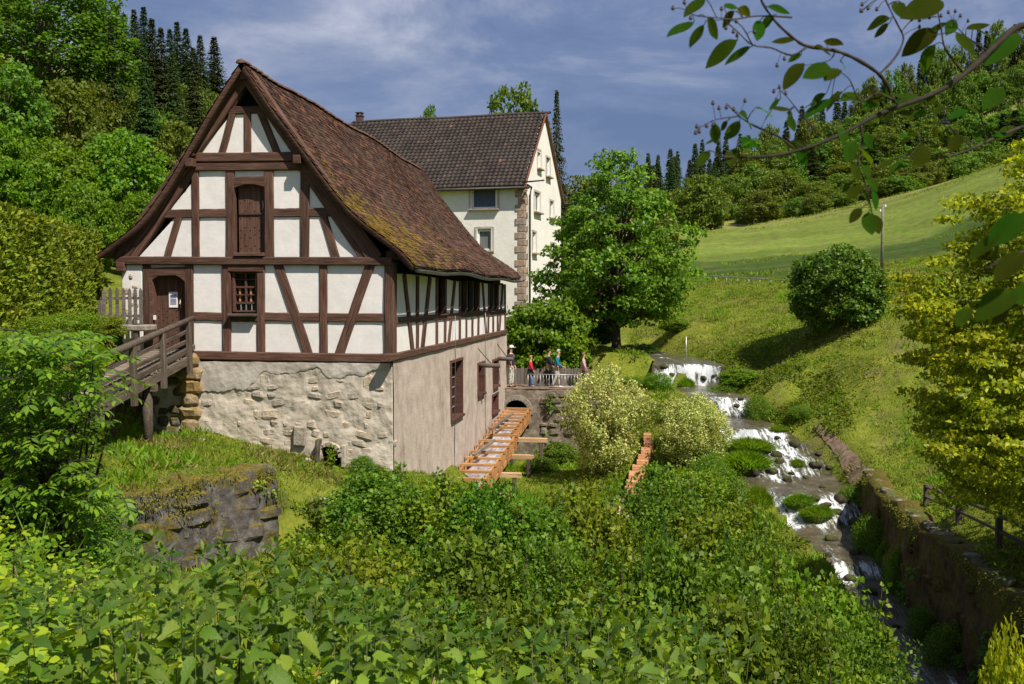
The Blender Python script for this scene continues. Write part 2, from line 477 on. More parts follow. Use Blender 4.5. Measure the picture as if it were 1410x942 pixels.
ctrl = [(0, 0, 8.35), (-6, 0, 8.45), (6, -1, 7.9), (0, -8, 8.8), (-14, -6, 9.4), (12, -8, 7.2), (-24, 0, 10.5), (20, -10, 5.5), (-5, -20, 9), (25, -25, 5),
  DZ(50, 5, 7.7), DZ(700, 5, 7.25), DZ(1300, 5, 6.9), DZ(0, 8, 7.3), DZ(400, 8, 6.35), DZ(800, 8, 5.9), DZ(1300, 8, 5.0), DZ(-300, 8, 8.6),
  DZ(60, 12, 6.6), DZ(-100, 14, 8.4), DZ(300, 12, 5.4), DZ(400, 14, 4.9), DZ(600, 12, 4.8), DZ(900, 12, 4.2), DZ(1200, 12, 3.5),
  DZ(600, 18, 4.2), DZ(800, 18, 3.5), DZ(1000, 18, 2.9), DZ(1130, 18, 2.4), DZ(250, 14.5, 5.2), DZ(330, 17, 4.9),
  CP(400, 700, 20), CP(392, 752, 18.7), CP(440, 640, 24.5), CP(540, 650, 25.4), CP(430, 624, 25.9), CP(350, 606, 26.4), CP(290, 594, 26.8),
  CP(300, 625, 23.5), CP(220, 640, 21), CP(230, 605, 25), CP(190, 600, 25),
  DZ(620, 30, 3.9), DZ(640, 35, 3.4), DZ(705, 41, 2.9), DZ(770, 41, 2.9), DZ(730, 36, 2.9), DZ(750, 30, 3.0), DZ(740, 25, 3.3), DZ(900, 26, 2.9), DZ(1000, 26, 2.7), DZ(900, 31, 3.3), DZ(980, 31, 3.6),
  CP(835, 645, 36), CP(868, 696, 31.5), CP(890, 600, 37.5), CP(955, 640, 35), CP(885, 565, 41.5), CP(905, 535, 43.5), CP(880, 510, 46),
  CP(1060, 520, 41.5), CP(1110, 590, 36.5), CP(1165, 635, 33.5), CP(1040, 500, 44), CP(1000, 480, 48), CP(960, 478, 50),
  CP(1150, 447, 44), CP(1000, 440, 52), CP(940, 450, 54), CP(1230, 560, 33), CP(1300, 600, 28), CP(1400, 640, 24.5), CP(1200, 500, 39), CP(1100, 480, 43),
  CP(1320, 716, 24.0), CP(1375, 752, 21.7), CP(1275, 696, 25.8), CP(1250, 640, 29.0), CP(1400, 790, 20.0), CP(1700, 700, 18), CP(1700, 560, 24), CP(2200, 500, 25),
  CP(1000, 386, 70), CP(1090, 390, 66), CP(1220, 372, 64), CP(960, 398, 66), CP(900, 410, 66), CP(1400, 350, 62),
  CP(1100, 350, 88), CP(1250, 338, 92), CP(1000, 345, 100), CP(1250, 262, 175), CP(1000, 300, 160), CP(1400, 262, 175), CP(950, 318, 150), CP(1100, 300, 150),
  DZ(900, 230, 25), DZ(1000, 210, 29), DZ(1150, 230, 36), DZ(1400, 240, 50), DZ(900, 315, 32), DZ(1000, 315, 38), DZ(1200, 315, 55), DZ(1400, 320, 73), DZ(800, 300, 24), DZ(1400, 420, 78), DZ(1200, 420, 56), DZ(1000, 420, 38), DZ(850, 420, 26), DZ(700, 450, 22), DZ(1000, 700, 30), DZ(1400, 700, 60), DZ(1800, 700, 80), DZ(1900, 300, 96), DZ(1900, 100, 40),
  DZ(720, 58, 6.3), DZ(600, 60, 7), DZ(780, 50, 5.85), DZ(850, 52, 5.9), DZ(700, 47, 5.85), DZ(800, 47, 5.8), DZ(820, 62, 7.5), DZ(750, 90, 12), DZ(850, 100, 14),
  DZ(130, 27, 9.35), DZ(60, 25, 9.45), DZ(0, 30, 10.2), DZ(100, 40, 11.5), DZ(0, 60, 19), DZ(200, 70, 19), DZ(-200, 60, 24), DZ(100, 110, 36), DZ(300, 120, 30), DZ(500, 120, 24), DZ(-200, 20, 10.8), DZ(-300, 110, 42),
  DZ(600, 160, 24), DZ(0, 200, 60), DZ(300, 250, 50), DZ(-600, 200, 80), DZ(500, 450, 60),
  (-15.4, 22, 9.2), (-15.6, 24.6, 9.3), (-15.2, 19, 8.6), (-12.6, 23.5, 6.35), (-11.2, 22, 6.5), (-13.4, 22, 6.6), (-13.2, 20, 6.6), (-9, 33, 7), (-12, 38, 8), (-9.5, 41, 6.5), (-16.5, 33, 10)]
for i_ in range(0, len(ST)):
    l_, r_ = SL[i_], SR[i_]; dv_ = (r_ - l_)[:2]; dv_ = dv_ / np.linalg.norm(dv_)
    for k_, up_ in ((1.0, .12), (2.2, .4)):
        if i_ < 17: ctrl.append((l_[0] - dv_[0] * k_, l_[1] - dv_[1] * k_, l_[2] + up_))
        if i_ < 11: ctrl.append((r_[0] + dv_[0] * k_, r_[1] + dv_[1] * k_, r_[2] + up_ * 2))
for i_ in range(len(WRT)):
    for k_, up_ in ((.7, -.02), (1.8, .12)):
        ctrl.append((WRT[i_][0] + .86 * k_, WRT[i_][1] + .5 * k_, 4.16 + up_))
for px_, py_, z_ in ((891, 599, 4.7), (889, 612, 4.4), (886, 626, 4.15), (882, 641, 3.85), (877, 656, 3.6), (874, 671, 3.35), (870, 690, 3.2)):
    q_ = on_z(px_, py_, z_)
    for o_ in (-.5, .6): ctrl.append((q_[0] + o_, q_[1], z_ - .12))
_keep = []
for q_ in ctrl[::-1]:                       # later points win over earlier ones close by
    if all((q_[0] - r_[0]) ** 2 + (q_[1] - r_[1]) ** 2 > 1.5 ** 2 for r_ in _keep): _keep.append(q_)
ctrl = np.array(_keep, float)
def tps_fit(c, lam=0.02):
    n = len(c)
    d = np.linalg.norm(c[:, None, :2] - c[None, :, :2], axis=2)
    K = np.where(d > 0, d * d * np.log(d + 1e-9), 0) * .01
    # long distances would swamp the near field: use a mild kernel  r (biharmonic in 3D) that stays close to the data
    K = -d
    Pm = np.c_[np.ones(n), c[:, :2]]
    A = np.zeros((n + 3, n + 3)); A[:n, :n] = K - np.eye(n) * lam; A[:n, n:] = Pm; A[n:, :n] = Pm.T
    s = np.linalg.solve(A, np.r_[c[:, 2], 0, 0, 0])
    return s
_T = tps_fit(ctrl, .2)
def base_h(x, y):
    x = np.asarray(x, float).ravel(); y = np.asarray(y, float).ravel()
    o = np.zeros(len(x))
    for i in range(0, len(x), 20000):
        xs, ys = x[i:i + 20000], y[i:i + 20000]
        d = np.hypot(xs[:, None] - ctrl[None, :, 0], ys[:, None] - ctrl[None, :, 1])
        o[i:i + 20000] = -d @ _T[:len(ctrl)] + _T[-3] + _T[-2] * xs + _T[-1] * ys
    return o
def sstep(a, b_, x):
    t = np.clip((x - a) / (b_ - a), 0, 1); return t * t * (3 - 2 * t)
def poly_y(line, x):
    """y of a polyline (sorted by x) at x"""
    l = np.array(line)[:, :2]; l = l[np.argsort(l[:, 0])]
    return np.interp(x, l[:, 0], l[:, 1])
_wr = WRT[np.argsort(WRT[:, 1])]
def wall_r_x(y): return np.interp(y, _wr[:, 1], _wr[:, 0])
def ground(x, y):
    x = np.atleast_1d(np.asarray(x, float)); y = np.atleast_1d(np.asarray(y, float))
    h = base_h(x, y)
    far = np.clip(np.hypot(x, y) / 60, .2, 3)
    h = h + fbm(x * .35, y * .35, 3, 3) * .16 * far + fbm(x * 1.1, y * 1.1, 9, 3) * .085
    # grass platform beside the bridge, held by the old stone wall
    py = poly_y(PLAT, x)
    xr = PLAT[0][0]
    inside = (x < xr - .1) & (x > -17) & (y > py + .5) & (y < 26)
    target = 6.5 + fbm(x * .5, y * .5, 5, 2) * .07
    wd_ = .25 + .38 * np.clip(y - py, 0, 6)
    k = np.where(inside, 1.0, 0.0) * (1 - sstep(20.6, 24.2, y)) * (1 - sstep(-12.6, -14.4, x)) * (1 - sstep(xr - wd_, xr, x))
    h = np.where(inside, h * (1 - k) + target * k, h)
    below = (x < xr + 2.2) & (x > -17) & (y <= py + .5 + .3 * (x > xr)) & (y > py - 3.2)
    h = np.where(below, np.minimum(h, 4.75 + .10 * np.clip(xr - x, 0, 9) + .55 * np.clip(x - xr, 0, 9) + .1 * np.clip(py - y, 0, 3)), h)
    # the grass meets the foot of the gable along a falling line
    bl = np.array([on_y(a_, c_, 25.0) for a_, c_ in ((200, 600), (290, 593), (350, 610), (430, 628), (470, 643), (541, 654))])
    kb = sstep(21.8, 24.4, y) * (1 - sstep(25.5, 26.5, y)) * sstep(-14.2, -13.2, x) * (1 - sstep(bl[-1, 0] + .4, bl[-1, 0] + 2.5, x))
    h = h * (1 - kb) + np.interp(x, bl[:, 0], bl[:, 2]) * kb
    # ditch along the mill's long side, cut off by the walkway wall
    edge = np.where(np.abs(x - ARCX) < .95, WALK_Y + 1.9, WALK_Y + .1)
    walk = (x > -7.3) & (y > edge) & (y < 47.5) & (x < 0.5)
    h = np.where(walk, 5.84, h)
    ditch = (x > -7.3) & (x < -.5) & (y <= edge) & (y > 36)
    kd = (1 - sstep(-3.2, -.5, x)) * sstep(36, 40, y)
    h = np.where(ditch, h * (1 - kd) + np.minimum(h, 3.0) * kd, h)
    # stream bed
    near = (x > -6) & (y > -4) & (y < 56)
    if near.any():
        xs, ys = x[near], y[near]
        d2 = (xs[:, None] - SCd[None, ::2, 0]) ** 2 + (ys[:, None] - SCd[None, ::2, 1]) ** 2
        i = np.argmin(d2, 1) * 2
        c = SCd[i]; wv = SRd[i, :2] - SLd[i, :2]; hw = np.linalg.norm(wv, axis=1) / 2
        lat = ((xs - c[:, 0]) * wv[:, 0] + (ys - c[:, 1]) * wv[:, 1]) / (2 * hw)
        dd = np.hypot(xs - c[:, 0], ys - c[:, 1])
        bed = c[:, 2] - .30
        lo = np.where(lat < 0, hw + .8, hw + 1.2)
        wallzone = (ys < WRT[2, 1]) & (lat > 0) & ((lat < hw + 1.4) | (ys < 22))
        k = 1 - sstep(hw * .76, np.where((lat > 0) & (ys > WRT[1, 1]), hw * 1.0 + 1.3, hw * 1.0 + .06), np.abs(lat))
        k = np.where(wallzone, np.where(xs < wall_r_x(ys) + .25, 1.0, 0.0), k)
        k = np.where((dd > 9), 0, k)
        hh = h[near]
        hh = hh * (1 - k) + np.minimum(hh, bed) * k
        h[near] = hh
    return h
def gz(x, y): return float(ground([x], [y])[0])
def hit(px, py, d0=8.0, d1=120.0):
    """where the sight line of a pixel first meets the ground"""
    ds = np.linspace(d0, d1, 900); q = CAM[None] + ray(px, py)[None] * ds[:, None]
    g_ = ground(q[:, 0], q[:, 1]); i = np.argmax(q[:, 2] < g_)
    return (q[i, 0], q[i, 1], g_[i])

def axis(lo, a, b_, hi, fine, g=1.13):
    s = list(np.arange(a, b_, fine)); st = fine; v = s[-1]
    while v < hi: st *= g; v += st; s.append(v)
    st, v = fine, a; pre = []
    while v > lo: st *= g; v -= st; pre.append(v)
    return np.array(pre[::-1] + s)
gx = axis(-700, -17, 22, 900, .26, 1.12)
gy = axis(-300, 9, 48, 1500, .26, 1.11)
XX, YY = np.meshgrid(gx, gy)
ZZ = ground(XX.ravel(), YY.ravel())
nx, ny = len(gx), len(gy)
idx = np.arange(nx * ny).reshape(ny, nx)
gf = np.stack([idx[:-1, :-1].ravel(), idx[:-1, 1:].ravel(), idx[1:, 1:].ravel(), idx[1:, :-1].ravel()], 1)

def ground_mat():
    b = NB('meadow_ground')
    p = b.geo.outputs['Position']
    n1 = b.noise(p, .12, 5, .6); n2 = b.noise(p, 1.6, 6, .65); n3 = b.noise(p, 16, 4, .7)
    g1 = b.ramp(n2, [(.3, (.07, .105, .012)), (.5, (.14, .18, .018)), (.7, (.215, .235, .03))])
    g2 = b.ramp(n2, [(.3, (.105, .14, .018)), (.55, (.205, .23, .03)), (.75, (.28, .27, .05))])
    col = b.mix(b.ramp(n1, [(.4, 0.0), (.62, 1.0)]), g1, g2)
    # strips of the valley: rough grass along the track, mown field, hay meadow
    dt = b.n('ShaderNodeVectorMath'); dt.operation = 'DOT_PRODUCT'; b.l(p, dt.inputs[0]); dt.inputs[1].default_value = (-math.sin(YAW), math.cos(YAW), 0)
    sd = b.math('ADD', dt.outputs['Value'], b.math('MULTIPLY', b.math('SUBTRACT', b.noise(p, .06, 4, .6), .5), 22.0))
    mr = b.n('ShaderNodeMapRange'); b.l(sd, mr.inputs[0]); mr.inputs[1].default_value = 60; mr.inputs[2].default_value = 180
    strip = b.ramp(mr.outputs[0], [(.08, (.10, .135, .018)), (.10, (.055, .10, .016)), (.24, (.065, .11, .018)), (.27, (.15, .21, .035)), (.52, (.17, .22, .04)), (.58, (.25, .25, .075)), (1, (.22, .24, .06))])
    strip = b.mix(1.0, strip, b.ramp(n2, [(.25, .62), (.75, 1.25)]), 'MULTIPLY')
    strip = b.mix(1.0, strip, b.ramp(b.noise(b.mapv(p, (.05, .22, .1), (0, 0, 0), (0, 0, .5)), 1.0, 6, .65), [(.3, .68), (.7, 1.22)]), 'MULTIPLY')
    col = b.mix(b.ramp(mr.outputs[0], [(.05, 0.0), (.09, 1.0)]), col, strip)
    soil = b.ramp(n3, [(.3, (.10, .07, .04)), (.7, (.21, .16, .10))])
    k = b.ramp(b.math('ADD', b.noise(p, .55, 5, .7), b.math('MULTIPLY', b.math('SUBTRACT', n3, .5), .35)), [(.56, 0.0), (.70, .8)])
    col = b.mix(k, col, soil)
    sl = b.n('ShaderNodeSeparateXYZ'); b.l(b.geo.outputs['Normal'], sl.inputs[0])
    st = b.ramp(sl.outputs[2], [(.45, 1.0), (.72, 0.0)])
    col = b.mix(st, col, b.ramp(n3, [(.3, (.035, .03, .014)), (.7, (.10, .075, .04))]))
    col = b.mix(1.0, col, b.ramp(n3, [(.25, .6), (.75, 1.25)]), 'MULTIPLY')
    h = b.math('ADD', n3, b.math('MULTIPLY', n2, .6))
    return b.done(b.bsdf(col, .95, b.bump(h, .9, .08), .1))
M['ground'] = ground_mat()
gme = npmesh('meadow_ground', np.stack([XX.ravel(), YY.ravel(), ZZ], 1), gf, True)
tag(obj('meadow_ground', gme, M['ground']), kind='structure')

# ------------------------------------------------------------------ stream
def stream_mat():
    b = NB('stream_water')
    a = b.n('ShaderNodeAttribute'); a.attribute_name = 'fall'
    s = b.n('ShaderNodeAttribute'); s.attribute_name = 'flow'
    v = s.outputs['Vector']
    streak = b.noise(b.mapv(v, (1.1, 7.5, 0)), 1.0, 6, .62, .5)
    fine = b.noise(b.mapv(v, (6, 20, 0)), 1.0, 4, .65, .6)
    clump = b.noise(b.mapv(v, (.8, 1.5, 0)), 1.0, 5, .65, .3)
    f = b.math('ADD', b.math('MULTIPLY', streak, .55), b.math('ADD', b.math('MULTIPLY', fine, .35), b.math('MULTIPLY', clump, .75)))
    f = b.math('ADD', f, b.math('MULTIPLY', a.outputs['Fac'], .205))
    sx_ = b.n('ShaderNodeSeparateXYZ'); b.l(v, sx_.inputs[0])
    ed = b.math('POWER', b.math('ABSOLUTE', b.math('MULTIPLY', b.math('SUBTRACT', sx_.outputs[2], .5), 2.0)), 5.0)
    f = b.math('SUBTRACT', f, b.math('MULTIPLY', ed, .16))
    foam = b.ramp(f, [(.88, 0.0), (.97, .28), (1.06, .62), (1.18, 1.0)])
    bed = b.ramp(b.noise(b.geo.outputs['Position'], 2.2, 6, .6), [(.3, (.045, .037, .022)), (.6, (.105, .09, .062)), (.8, (.16, .14, .105))])
    rock = b.ramp(b.noise(b.geo.outputs['Position'], 4, 6, .7), [(.3, (.018, .016, .009)), (.52, (.055, .05, .024)), (.66, (.09, .105, .02)), (.8, (.12, .15, .03))])
    dark = b.mix(b.ramp(a.outputs['Fac'], [(.2, 0.0), (.6, 1.0)]), bed, rock)
    col = b.mix(foam, dark, (.54, .57, .61))
    rough = b.ramp(foam, [(0, .10), (1, .65)])
    rip = b.noise(b.mapv(v, (2.2, 4, 0)), 2.0, 4, .6, .4)
    h = b.math('ADD', b.math('MULTIPLY', rip, .35), b.math('MULTIPLY', f, 1.1))
    bs = b.n('ShaderNodeBsdfPrincipled')
    b.l(col, bs.inputs['Base Color']); b.l(rough, bs.inputs['Roughness'])
    bs.inputs['IOR'].default_value = 1.33; bs.inputs['Specular IOR Level'].default_value = .5
    b.l(b.bump(h, .5, .06), bs.inputs['Normal'])
    return b.done(bs.outputs[0])
M['stream'] = stream_mat()
NA = 56
uu = np.linspace(-.06, 1.06, NA)
SPT = SLd[:, None, :] * (1 - uu[None, :, None]) + SRd[:, None, :] * uu[None, :, None]
dz = -np.gradient(SCd[:, 2], SLEN / (NS - 1))
fall = sstep(.12, .45, dz)
fall = np.convolve(fall, np.ones(5) / 5, 'same')
along = np.linspace(0, SLEN, NS)[:, None] + np.zeros((1, NA))
across = (uu[None, :] - .5) * np.linalg.norm(SRd - SLd, axis=1)[:, None]
# each lip bows and breaks: shift the drop up or down stream with the position across
shift = fbm(across * .55, along * .12 + 7, 21, 3) * 1.5
tt = np.clip(along + shift, 0, SLEN)
zc = np.interp(tt.ravel(), np.linspace(0, SLEN, NS), SCd[:, 2]).reshape(tt.shape)
fl = np.interp(tt.ravel(), np.linspace(0, SLEN, NS), fall).reshape(tt.shape)
rough_z = fbm(across * 1.6, along * 1.6, 33, 4) * .26 + np.abs(fbm(across * 4.5, along * 4.5, 40, 3)) * .13
SPT[:, :, 2] = zc + fl * rough_z + (1 - fl) * fbm(across * 2, along * 2, 50, 2) * .012
si = np.arange(NS * NA).reshape(NS, NA)
sf = np.stack([si[:-1, :-1].ravel(), si[:-1, 1:].ravel(), si[1:, 1:].ravel(), si[1:, :-1].ravel()], 1)[:, ::-1]
sme = npmesh('stream', SPT.reshape(-1, 3), sf, True)
at = sme.attributes.new('fall', 'FLOAT', 'POINT'); at.data.foreach_set('value', fl.astype(np.float32).ravel())
at = sme.attributes.new('flow', 'FLOAT_VECTOR', 'POINT')
at.data.foreach_set('vector', np.stack([along, across, 0 * along + uu[None, :]], 2).astype(np.float32).ravel())
tag(obj('stream', sme, M['stream']), kind='structure')
def water_z(i, u):
    k = int(np.argmin(np.abs(uu - u))); return SPT[i, k]

# ------------------------------------------------------------------ stones
def stone_mesh(name, seed, jit=.16, bev=.22, sub=0):
    rs = random.Random(seed)
    bm = bmesh.new()
    bmesh.ops.create_cube(bm, size=1.0)
    for v in bm.verts: v.co += Vector([rs.uniform(-jit, jit) for _ in range(3)])
    bmesh.ops.bevel(bm, geom=bm.edges[:], offset=bev, segments=1, affect='EDGES')
    for v in bm.verts: v.co += Vector([rs.uniform(-.035, .035) for _ in range(3)])
    return bmmesh(name, bm, False)
STONES = [stone_mesh('stone', 100 + i) for i in range(8)]
def smat(me, mat):
    m2 = me.copy(); m2.materials.clear(); m2.materials.append(mat); return m2
def stone_set(mat): return [smat(m, mat) for m in STONES]
def rock_mesh(name, seed):
    rs = np.random.RandomState(seed)
    bm = bmesh.new(); bmesh.ops.create_icosphere(bm, subdivisions=3, radius=.5)
    co = np.array([v.co[:] for v in bm.verts])
    d = 1 + .28 * fbm(co[:, 0] * 2.3 + seed, co[:, 1] * 2.3 + co[:, 2] * 1.7, seed, 3) + .12 * fbm(co[:, 0] * 6 + seed, co[:, 2] * 6 + co[:, 1] * 5, seed + 3, 2)
    for v, k in zip(bm.verts, d): v.co *= k
    return bmmesh(name, bm, True)
def stone_wall(parent, stones, A, B_, h_fn, nrm, seed, hrange=(.16, .3), wrange=(.25, .55), depth=.22, keep=None, proud=.0, zlo=None, jitter=.3, limit=300, top=None):
    """rubble courses between plan points A and B (world xy); h_fn(t) -> (z0, z1)"""
    rs = random.Random(seed)
    A = Vector((A[0], A[1])); B_ = Vector((B_[0], B_[1]))
    L = (B_ - A).length; ang = math.atan2(B_.y - A.y, B_.x - A.x)
    zmin = min(h_fn(t / 20)[0] for t in range(21)); zmax = max(h_fn(t / 20)[1] for t in range(21))
    z = zmin; n = 0
    while z < zmax:
        hh = rs.uniform(*hrange); x = -rs.uniform(0, .2)
        while x < L:
            ww = rs.uniform(*wrange); cx = x + ww / 2
            z0, z1 = h_fn(min(max(cx / L, 0), 1))
            if z + hh * .7 > z0 and z + hh * .6 < z1 and 0 <= cx <= L and (keep is None or keep(cx / L, z + hh / 2, rs)) and n < limit:
                o = bpy.data.objects.new('stone', rs.choice(stones)); C.objects.link(o); o.parent = parent
                q = A + (B_ - A) * (cx / L)
                pr = proud + rs.uniform(-.03, .035)
                o.location = (q.x + nrm[0] * pr, q.y + nrm[1] * pr, z + hh / 2 + rs.uniform(-.02, .02))
                o.rotation_euler = (rs.uniform(-.08, .08), rs.uniform(-jitter, jitter) * .35, ang + rs.uniform(-.1, .1))
                o.scale = (ww * rs.uniform(.86, 1.0), depth, hh * rs.uniform(.82, 1.05)); n += 1
            x += ww
        z += hh
    return n

def rough_sheet(name, P0, P1, base_fn, top_fn, nrm, thick, nu, nv, amp, seed, mat, parent=None, skip=None, batter=0.0, fs=1.6, pathf=None):
    """a wall slab with an uneven face: runs from P0 to P1 on plan (or along pathf(t)), thick behind the face"""
    nrm = np.array(nrm, float)
    us = np.linspace(0, 1, nu + 1); vs = np.linspace(0, 1, nv + 1)
    L = np.linalg.norm(np.array(P1[:2]) - np.array(P0[:2]))
    v = []; 
    for u in us:
        q = np.array(pathf(u)) if pathf else np.array(P0[:2]) * (1 - u) + np.array(P1[:2]) * u
        z0, z1 = base_fn(u), top_fn(u)
        for w_ in vs:
            z = z0 + (z1 - z0) * w_
            dsp = amp * fbm(u * L * fs, z * fs, seed, 4) - batter * (w_ - 1) * (z1 - z0)
            v.append((q[0] + nrm[0] * dsp, q[1] + nrm[1] * dsp, z))
    v = np.array(v).reshape(nu + 1, nv + 1, 3)
    bm = bmesh.new()
    F_ = [[bm.verts.new(v[i, j]) for j in range(nv + 1)] for i in range(nu + 1)]
    for i in range(nu):
        for j in range(nv):
            if skip is not None:
                c = v[i:i + 2, j:j + 2].reshape(-1, 3).mean(0)
                if skip(c): continue
            bm.faces.new((F_[i][j], F_[i + 1][j], F_[i + 1][j + 1], F_[i][j + 1]))
    # top, ends
    back = [bm.verts.new((v[i, nv, 0] - nrm[0] * thick, v[i, nv, 1] - nrm[1] * thick, v[i, nv, 2] - .02)) for i in range(nu + 1)]
    for i in range(nu): bm.faces.new((F_[i][nv], F_[i + 1][nv], back[i + 1], back[i]))
    for i in (0, nu):
        bb = [bm.verts.new((v[i, j, 0] - nrm[0] * thick, v[i, j, 1] - nrm[1] * thick, v[i, j, 2])) for j in range(nv)] + [back[i]]
        for j in range(nv): bm.faces.new((F_[i][j], F_[i][j + 1], bb[j + 1], bb[j]))
    bm.normal_update()
    me = bpy.data.meshes.new(name)
    bmesh.ops.recalc_face_normals(bm, faces=bm.faces)
    for f in bm.faces: f.smooth = True
    bm.to_mesh(me); bm.free()
    return obj(name, me, mat, parent)

# stone wall of the grass platform
t = thing('platform_wall', 'dark rough stone retaining wall overgrown with moss below the grass platform', 'stone wall')
p0, p1 = PLAT[0], PLAT[4]
def ppath(u): 
    d = np.r_[0, np.cumsum([np.linalg.norm(PLAT[i + 1][:2] - PLAT[i][:2]) for i in range(4)])]
    return (np.interp(u * d[-1], d, [p[0] for p in PLAT]), np.interp(u * d[-1], d, [p[1] for p in PLAT]))
pn = np.array((p0[1] - p1[1], p1[0] - p0[0])); pn = pn / np.linalg.norm(pn)
if pn[1] > 0: pn = -pn
rough_sheet('wall_body', p0, p1, lambda u: 4.3, lambda u: 6.52 + .06 * math.sin(u * 23) + .04 * math.sin(u * 61), pn, .7, 110, 34, .09, 61, M['old_stone'], t, None, .05, 1.5, ppath)
ss = stone_set(M['old_stone'])
for (u0, u1, sd) in ((0, .25, 1), (.25, .5, 2), (.5, .75, 3)):
    stone_wall(t, ss, ppath(u0), ppath(u1), lambda q: (4.6, 6.42), pn, 200 + sd, (.2, .4), (.3, .75), .34, lambda a, z, rs: rs.random() < .36, -.05)

# retaining wall on the far bank of the stream
t = thing('stream_wall', 'tall brown moss-stained retaining wall along the stream below the fenced meadow', 'retaining wall')
def wpath(u):
    d = np.r_[0, np.cumsum(np.linalg.norm(np.diff(WRT[:, :2], axis=0), axis=1))]
    return (np.interp(u * d[-1], d, WRT[:, 0]), np.interp(u * d[-1], d, WRT[:, 1]))
wn = np.array((-.86, -.5)); wn /= np.linalg.norm(wn)
rough_sheet('wall_body', WRT[0], WRT[-1], lambda u: 1.2, lambda u: 4.22 + .07 * math.sin(u * 31) + .05 * math.sin(u * 83), wn, .75, 190, 36, .20, 71, M['brown_stone'], t, None, .10, 1.2, wpath)
ss = stone_set(M['brown_stone'])
for i in range(6):
    u0, u1 = .02 + i * .11, .02 + (i + 1) * .11
    stone_wall(t, ss, wpath(u0), wpath(u1), lambda q: (1.7, 4.0), wn, 300 + i, (.22, .42), (.3, .8), .36, lambda a, z, rs: rs.random() < .22, .0 , limit=60)
# coping stones
cs = stone_set(M['walk_stone'])
rs = random.Random(5)
for i in range(46):
    u = .01 + i * .0155
    q = wpath(u)
    if rs.random() < .25: continue
    o = obj('coping_stone', rs.choice(cs), None, t)
    o.location = (q[0] + .22 + rs.uniform(-.06, .06), q[1] + .1, 4.2 + rs.uniform(-.05, .03)); o.scale = (rs.uniform(.25, .45), rs.uniform(.25, .4), .16)
    o.rotation_euler = (rs.uniform(-.15, .15), rs.uniform(-.15, .15), rs.uniform(0, 3))

# walkway retaining wall with the arched outlet
t = thing('walkway_wall', 'grey stone retaining wall with arched water outlet at the end of the mill', 'retaining wall')
ARC = on_y(711.5, 567, WALK_Y); ARW = .56
def arch_skip(c): 
    dx, dz_ = abs(c[0] - ARC[0]), c[2] - ARC[2]
    return dx < ARW and dz_ > -.75 and (dz_ < 0 or dx * dx + dz_ * dz_ < ARW * ARW)
rough_sheet('wall_body', (-7.0, WALK_Y), (0.4, WALK_Y), lambda u: 2.2 , lambda u: 5.84, (0, -1), .9, 120, 54, .06, 81, M['walk_stone'], t, arch_skip, .02, 1.6)
ss = stone_set(M['walk_stone'])
stone_wall(t, ss, (-5.2, WALK_Y - .02), (0.2, WALK_Y - .02), lambda q: (2.4, 5.75), (0, -1), 401, (.2, .38), (.28, .7), .2, lambda a, z, rs: rs.random() < .7, -.01, limit=110)
bm = bmesh.new()
for k in range(13):
    a = math.pi * k / 12
    rt = Matrix.Rotation(-(a - math.pi / 2), 3, 'Y')
    bm_box(bm, (ARC[0] + math.cos(a) * (ARW + .07), WALK_Y - .07, ARC[2] + math.sin(a) * (ARW + .07)), (.17, .22, .2), rt)
obj('arch_ring', bmmesh('arch_ring', bm), M['pale_stone'], t)
bm = bmesh.new()
bm_box(bm, (ARC[0], WALK_Y + 1.6, ARC[2] - .1), (1.6, 3.0, 2.0))
bmesh.ops.delete(bm, geom=[f for f in bm.faces if f.normal.y < -.9 or f.calc_center_median().y < WALK_Y + .2], context='FACES')
obj('culvert', bmmesh('culvert', bm), M['dark'], t)

# paving of the walkway and the dirt path on the far bank
def sheet_on_ground(name, quad_fn, nu, nv, mat, lift=.012, zfun=None):
    v = []; f = []
    for i in range(nu + 1):
        for j in range(nv + 1):
            x, y = quad_fn(i / nu, j / nv); v.append((x, y, 0))
    v = np.array(v); v[:, 2] = (ground(v[:, 0], v[:, 1]) if zfun is None else zfun(v[:, 0], v[:, 1])) + lift
    ii = np.arange((nu + 1) * (nv + 1)).reshape(nu + 1, nv + 1)
    f = np.stack([ii[:-1, :-1].ravel(), ii[1:, :-1].ravel(), ii[1:, 1:].ravel(), ii[:-1, 1:].ravel()], 1)
    return tag(obj(name, npmesh(name, v, f, True), mat), kind='structure')
M['path'] = simple_mat('trodden_earth', (.13, .085, .06), (.27, .19, .14), 5, .95, .9, .03)
M['gravel'] = simple_mat('pale_gravel', (.25, .22, .18), (.52, .47, .40), 14, .95, 1.0, .03)
sheet_on_ground('walkway', lambda u, v: (-7.0 + u * 7.0, WALK_Y - .02 + v * 2.0), 40, 12, M['path'], .015, lambda x, y: 0 * x + 5.84)
dp = [hit(1124, 590), hit(1142, 604), hit(1158, 622), hit(1172, 642), hit(1184, 660)]
def pathq(u, v):
    a = np.interp(u * 4, range(5), [p[0] for p in dp]); b_ = np.interp(u * 4, range(5), [p[1] for p in dp])
    wd = .10 + .18 * u + .02 * math.sin(u * 29)
    return (a + (v - .5) * 2 * wd, b_)
sheet_on_ground('dirt_path', pathq, 30, 8, M['path'], .03)

